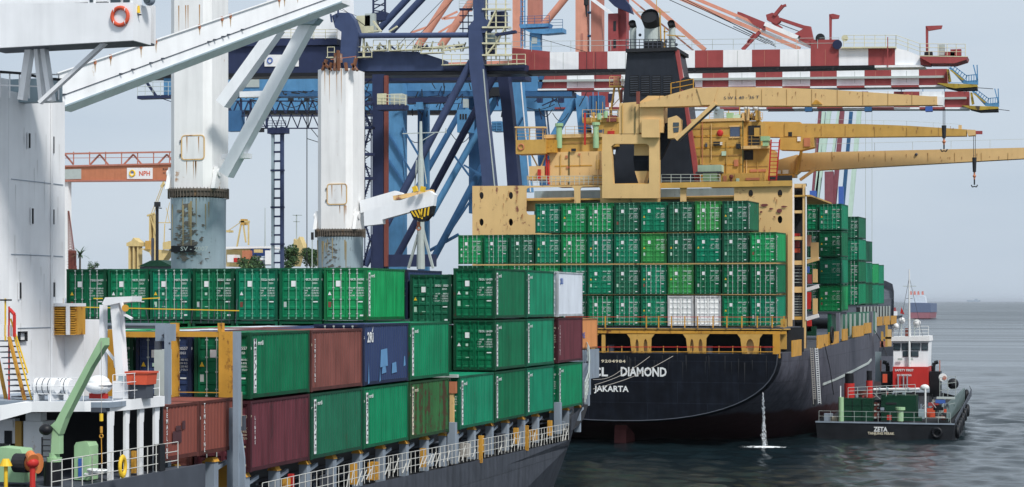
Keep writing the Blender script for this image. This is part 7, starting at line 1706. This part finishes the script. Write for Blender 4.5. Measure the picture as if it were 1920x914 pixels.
polyY('turntable', HZ, f2, YH-1, [(262, 466), (318, 470), (306, 488), (286, 488), (280, 474)], 3); polyY('cab', HZ, f2, YH-1.5, [(305, 455), (318, 452), (320, 468), (305, 468)], 2); far('winch', 272, 452, 281, 468, 'ochre', f2, YH-1.4)
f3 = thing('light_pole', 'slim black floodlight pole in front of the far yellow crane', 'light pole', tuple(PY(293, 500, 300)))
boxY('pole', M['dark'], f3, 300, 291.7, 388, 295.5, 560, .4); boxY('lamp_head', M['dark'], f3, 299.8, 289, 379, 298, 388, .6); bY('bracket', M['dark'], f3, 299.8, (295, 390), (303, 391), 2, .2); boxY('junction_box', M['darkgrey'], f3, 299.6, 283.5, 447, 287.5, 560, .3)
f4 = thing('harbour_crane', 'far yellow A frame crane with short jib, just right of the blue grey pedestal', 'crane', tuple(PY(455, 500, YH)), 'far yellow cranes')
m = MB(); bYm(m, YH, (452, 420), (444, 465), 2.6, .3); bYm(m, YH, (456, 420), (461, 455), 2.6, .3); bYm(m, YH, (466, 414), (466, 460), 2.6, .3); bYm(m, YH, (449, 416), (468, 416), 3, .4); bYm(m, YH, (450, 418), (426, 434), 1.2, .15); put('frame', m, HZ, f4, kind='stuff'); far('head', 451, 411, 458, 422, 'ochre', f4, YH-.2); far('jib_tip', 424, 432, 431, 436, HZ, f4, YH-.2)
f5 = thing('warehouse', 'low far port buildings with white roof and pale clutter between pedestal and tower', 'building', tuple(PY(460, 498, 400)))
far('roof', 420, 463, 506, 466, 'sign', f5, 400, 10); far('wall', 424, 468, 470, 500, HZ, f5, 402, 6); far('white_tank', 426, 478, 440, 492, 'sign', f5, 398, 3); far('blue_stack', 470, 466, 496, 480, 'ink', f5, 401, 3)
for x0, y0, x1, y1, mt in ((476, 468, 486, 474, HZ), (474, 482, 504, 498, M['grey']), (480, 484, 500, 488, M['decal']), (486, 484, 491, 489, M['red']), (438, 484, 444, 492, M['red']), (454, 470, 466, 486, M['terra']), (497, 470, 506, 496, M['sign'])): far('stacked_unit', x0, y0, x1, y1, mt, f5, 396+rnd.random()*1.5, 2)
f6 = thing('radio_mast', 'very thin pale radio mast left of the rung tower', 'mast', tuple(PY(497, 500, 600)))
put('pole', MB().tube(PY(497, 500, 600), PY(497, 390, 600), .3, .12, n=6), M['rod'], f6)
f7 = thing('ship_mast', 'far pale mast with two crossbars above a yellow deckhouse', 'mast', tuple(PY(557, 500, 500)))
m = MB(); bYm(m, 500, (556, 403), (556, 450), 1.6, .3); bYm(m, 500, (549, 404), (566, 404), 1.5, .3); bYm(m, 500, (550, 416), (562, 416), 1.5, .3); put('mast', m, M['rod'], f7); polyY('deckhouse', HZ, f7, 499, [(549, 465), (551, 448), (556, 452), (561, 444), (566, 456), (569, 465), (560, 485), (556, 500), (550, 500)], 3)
f8 = thing('shed_roof', 'dark green pitched shed roof behind the top row of containers', 'building', tuple(PY(290, 498, 260)))
polyY('roof', M['dgreen'], f8, 260, [(258, 500), (282, 489), (300, 488), (324, 500)], 14); boxY('gable_wall', M['darkgrey'], f8, 260.3, 262, 500.5, 320, 540, 13)
f9 = thing('floodlight', 'small dark lamp on a post left of the right pedestal', 'lamp', tuple(PY(584, 500, 200)))
boxY('lamp', M['dark'], f9, 200, 583, 436, 587, 450, .2); boxY('post', M['rod'], f9, 200.05, 584.3, 450.5, 585.7, 540, .1)
# trees: trunk, limbs, crown of small leaf faces
def leafmat(n, c):
    m = plain(n, c, .7); return m
LF = [leafmat('leaf_dark', (.022,.055,.022)), leafmat('leaf_mid', (.04,.09,.03)), leafmat('leaf_light', (.07,.13,.045))]
def tree(x, ytop, ybase, Y, wpx, label, seed, n=2600):
    r = random.Random(seed); b = PY(x, ybase, Y); top = PY(x, ytop, Y); H = top.z-b.z; R = wpx/2*Y/F
    t = thing('broadleaf_tree', label, 'tree', tuple(b), 'trees behind the ships')
    m = MB(); m.tube(b, b+Vector((0,0,H*.55)), R*.08, R*.05, n=8)
    cl = []
    for k in range(11):
        q = r.random()*6.283; rr = r.random()**.5*.7*R; c = b+Vector((math.cos(q)*rr, math.sin(q)*rr*.8, H*(.42+.42*r.random()))); cl.append((c, R*(.34+.2*r.random()))); m.tube(b+Vector((0,0,H*.4)), c, R*.03, R*.012, n=5)
    put('trunk', m, M['ochre'] if False else plain('bark', (.08,.06,.045), .9), t)
    mbs = [MB(), MB(), MB()]
    for k in range(n):
        c, cr_ = r.choice(cl); v = Vector((r.gauss(0,1), r.gauss(0,1), r.gauss(0,1))).normalized()*cr_*(r.random()**.4); p = c+v; s = R*.075*(.7+r.random())
        a = Vector((r.gauss(0,1), r.gauss(0,1), r.gauss(0,1))).normalized()*s; d = a.cross(Vector((r.gauss(0,1), r.gauss(0,1), r.gauss(0,1)))).normalized()*s*.6
        mbs[cl.index((c, cr_)) % 3 if r.random() < .6 else r.randrange(3)].add([p-a, p+d, p+a, p-d], [(0,1,2,3)])
    for mb, lm in zip(mbs, LF): put('crown', mb, lm, t, kind='stuff')
tree(545, 455, 530, 300, 44, 'bushy green tree just right of the rung tower', 5); tree(582, 458, 530, 280, 42, 'dark round tree touching the right pedestal', 6); tree(470, 480, 530, 330, 60, 'low green scrub behind the top containers near the left pedestal', 8, 1600)
tree(174, 488, 520, 420, 26, 'small distant tree right of the palm', 11, 700)
pt = PY(150, 500, 300); pm = thing('palm_tree', 'small palm with ragged fronds beside the lattice mast', 'palm', tuple(pt)); top = PY(150, 480, 300)
put('trunk', MB().tube(pt-Vector((0,0,4)), top, .22, .16, n=8), plain('palm_bark', (.09,.075,.06), .9), pm)
for k in range(15):
    q = k*.43+rnd.random()*.3; e = rnd.uniform(.1, 1.2); m = MB(); prev = top; d = Vector((math.cos(q)*math.cos(e), math.sin(q)*math.cos(e), math.sin(e)))
    for j in range(5):
        nx = prev+d*.42; d = (d+Vector((0,0,-.22))).normalized(); s = d.cross(Vector((0,0,1))).normalized()*(.22*(1-j*.17)); m.add([prev-s, prev+s, nx+s*.8, nx-s*.8], [(0,1,2,3)]); prev = nx
    put('frond', m, LF[0] if k % 2 else LF[1], pm)
# ------------------------------------------------------------ air
hz = bpy.data.materials.new('haze_air'); hz.use_nodes = True; hn = hz.node_tree; hn.nodes.clear()
ho = hn.nodes.new('ShaderNodeOutputMaterial'); hv = hn.nodes.new('ShaderNodeVolumePrincipled')
hv.inputs['Color'].default_value = (.86, .92, 1, 1); hv.inputs['Density'].default_value = .00003; hv.inputs['Anisotropy'].default_value = .2
hn.links.new(hv.outputs[0], ho.inputs['Volume'])
hb_ = put('haze', MB().box(-62000, 62000, -800, 95000, -9.5, 75), hz, kind='stuff', label='thin pale sea haze')
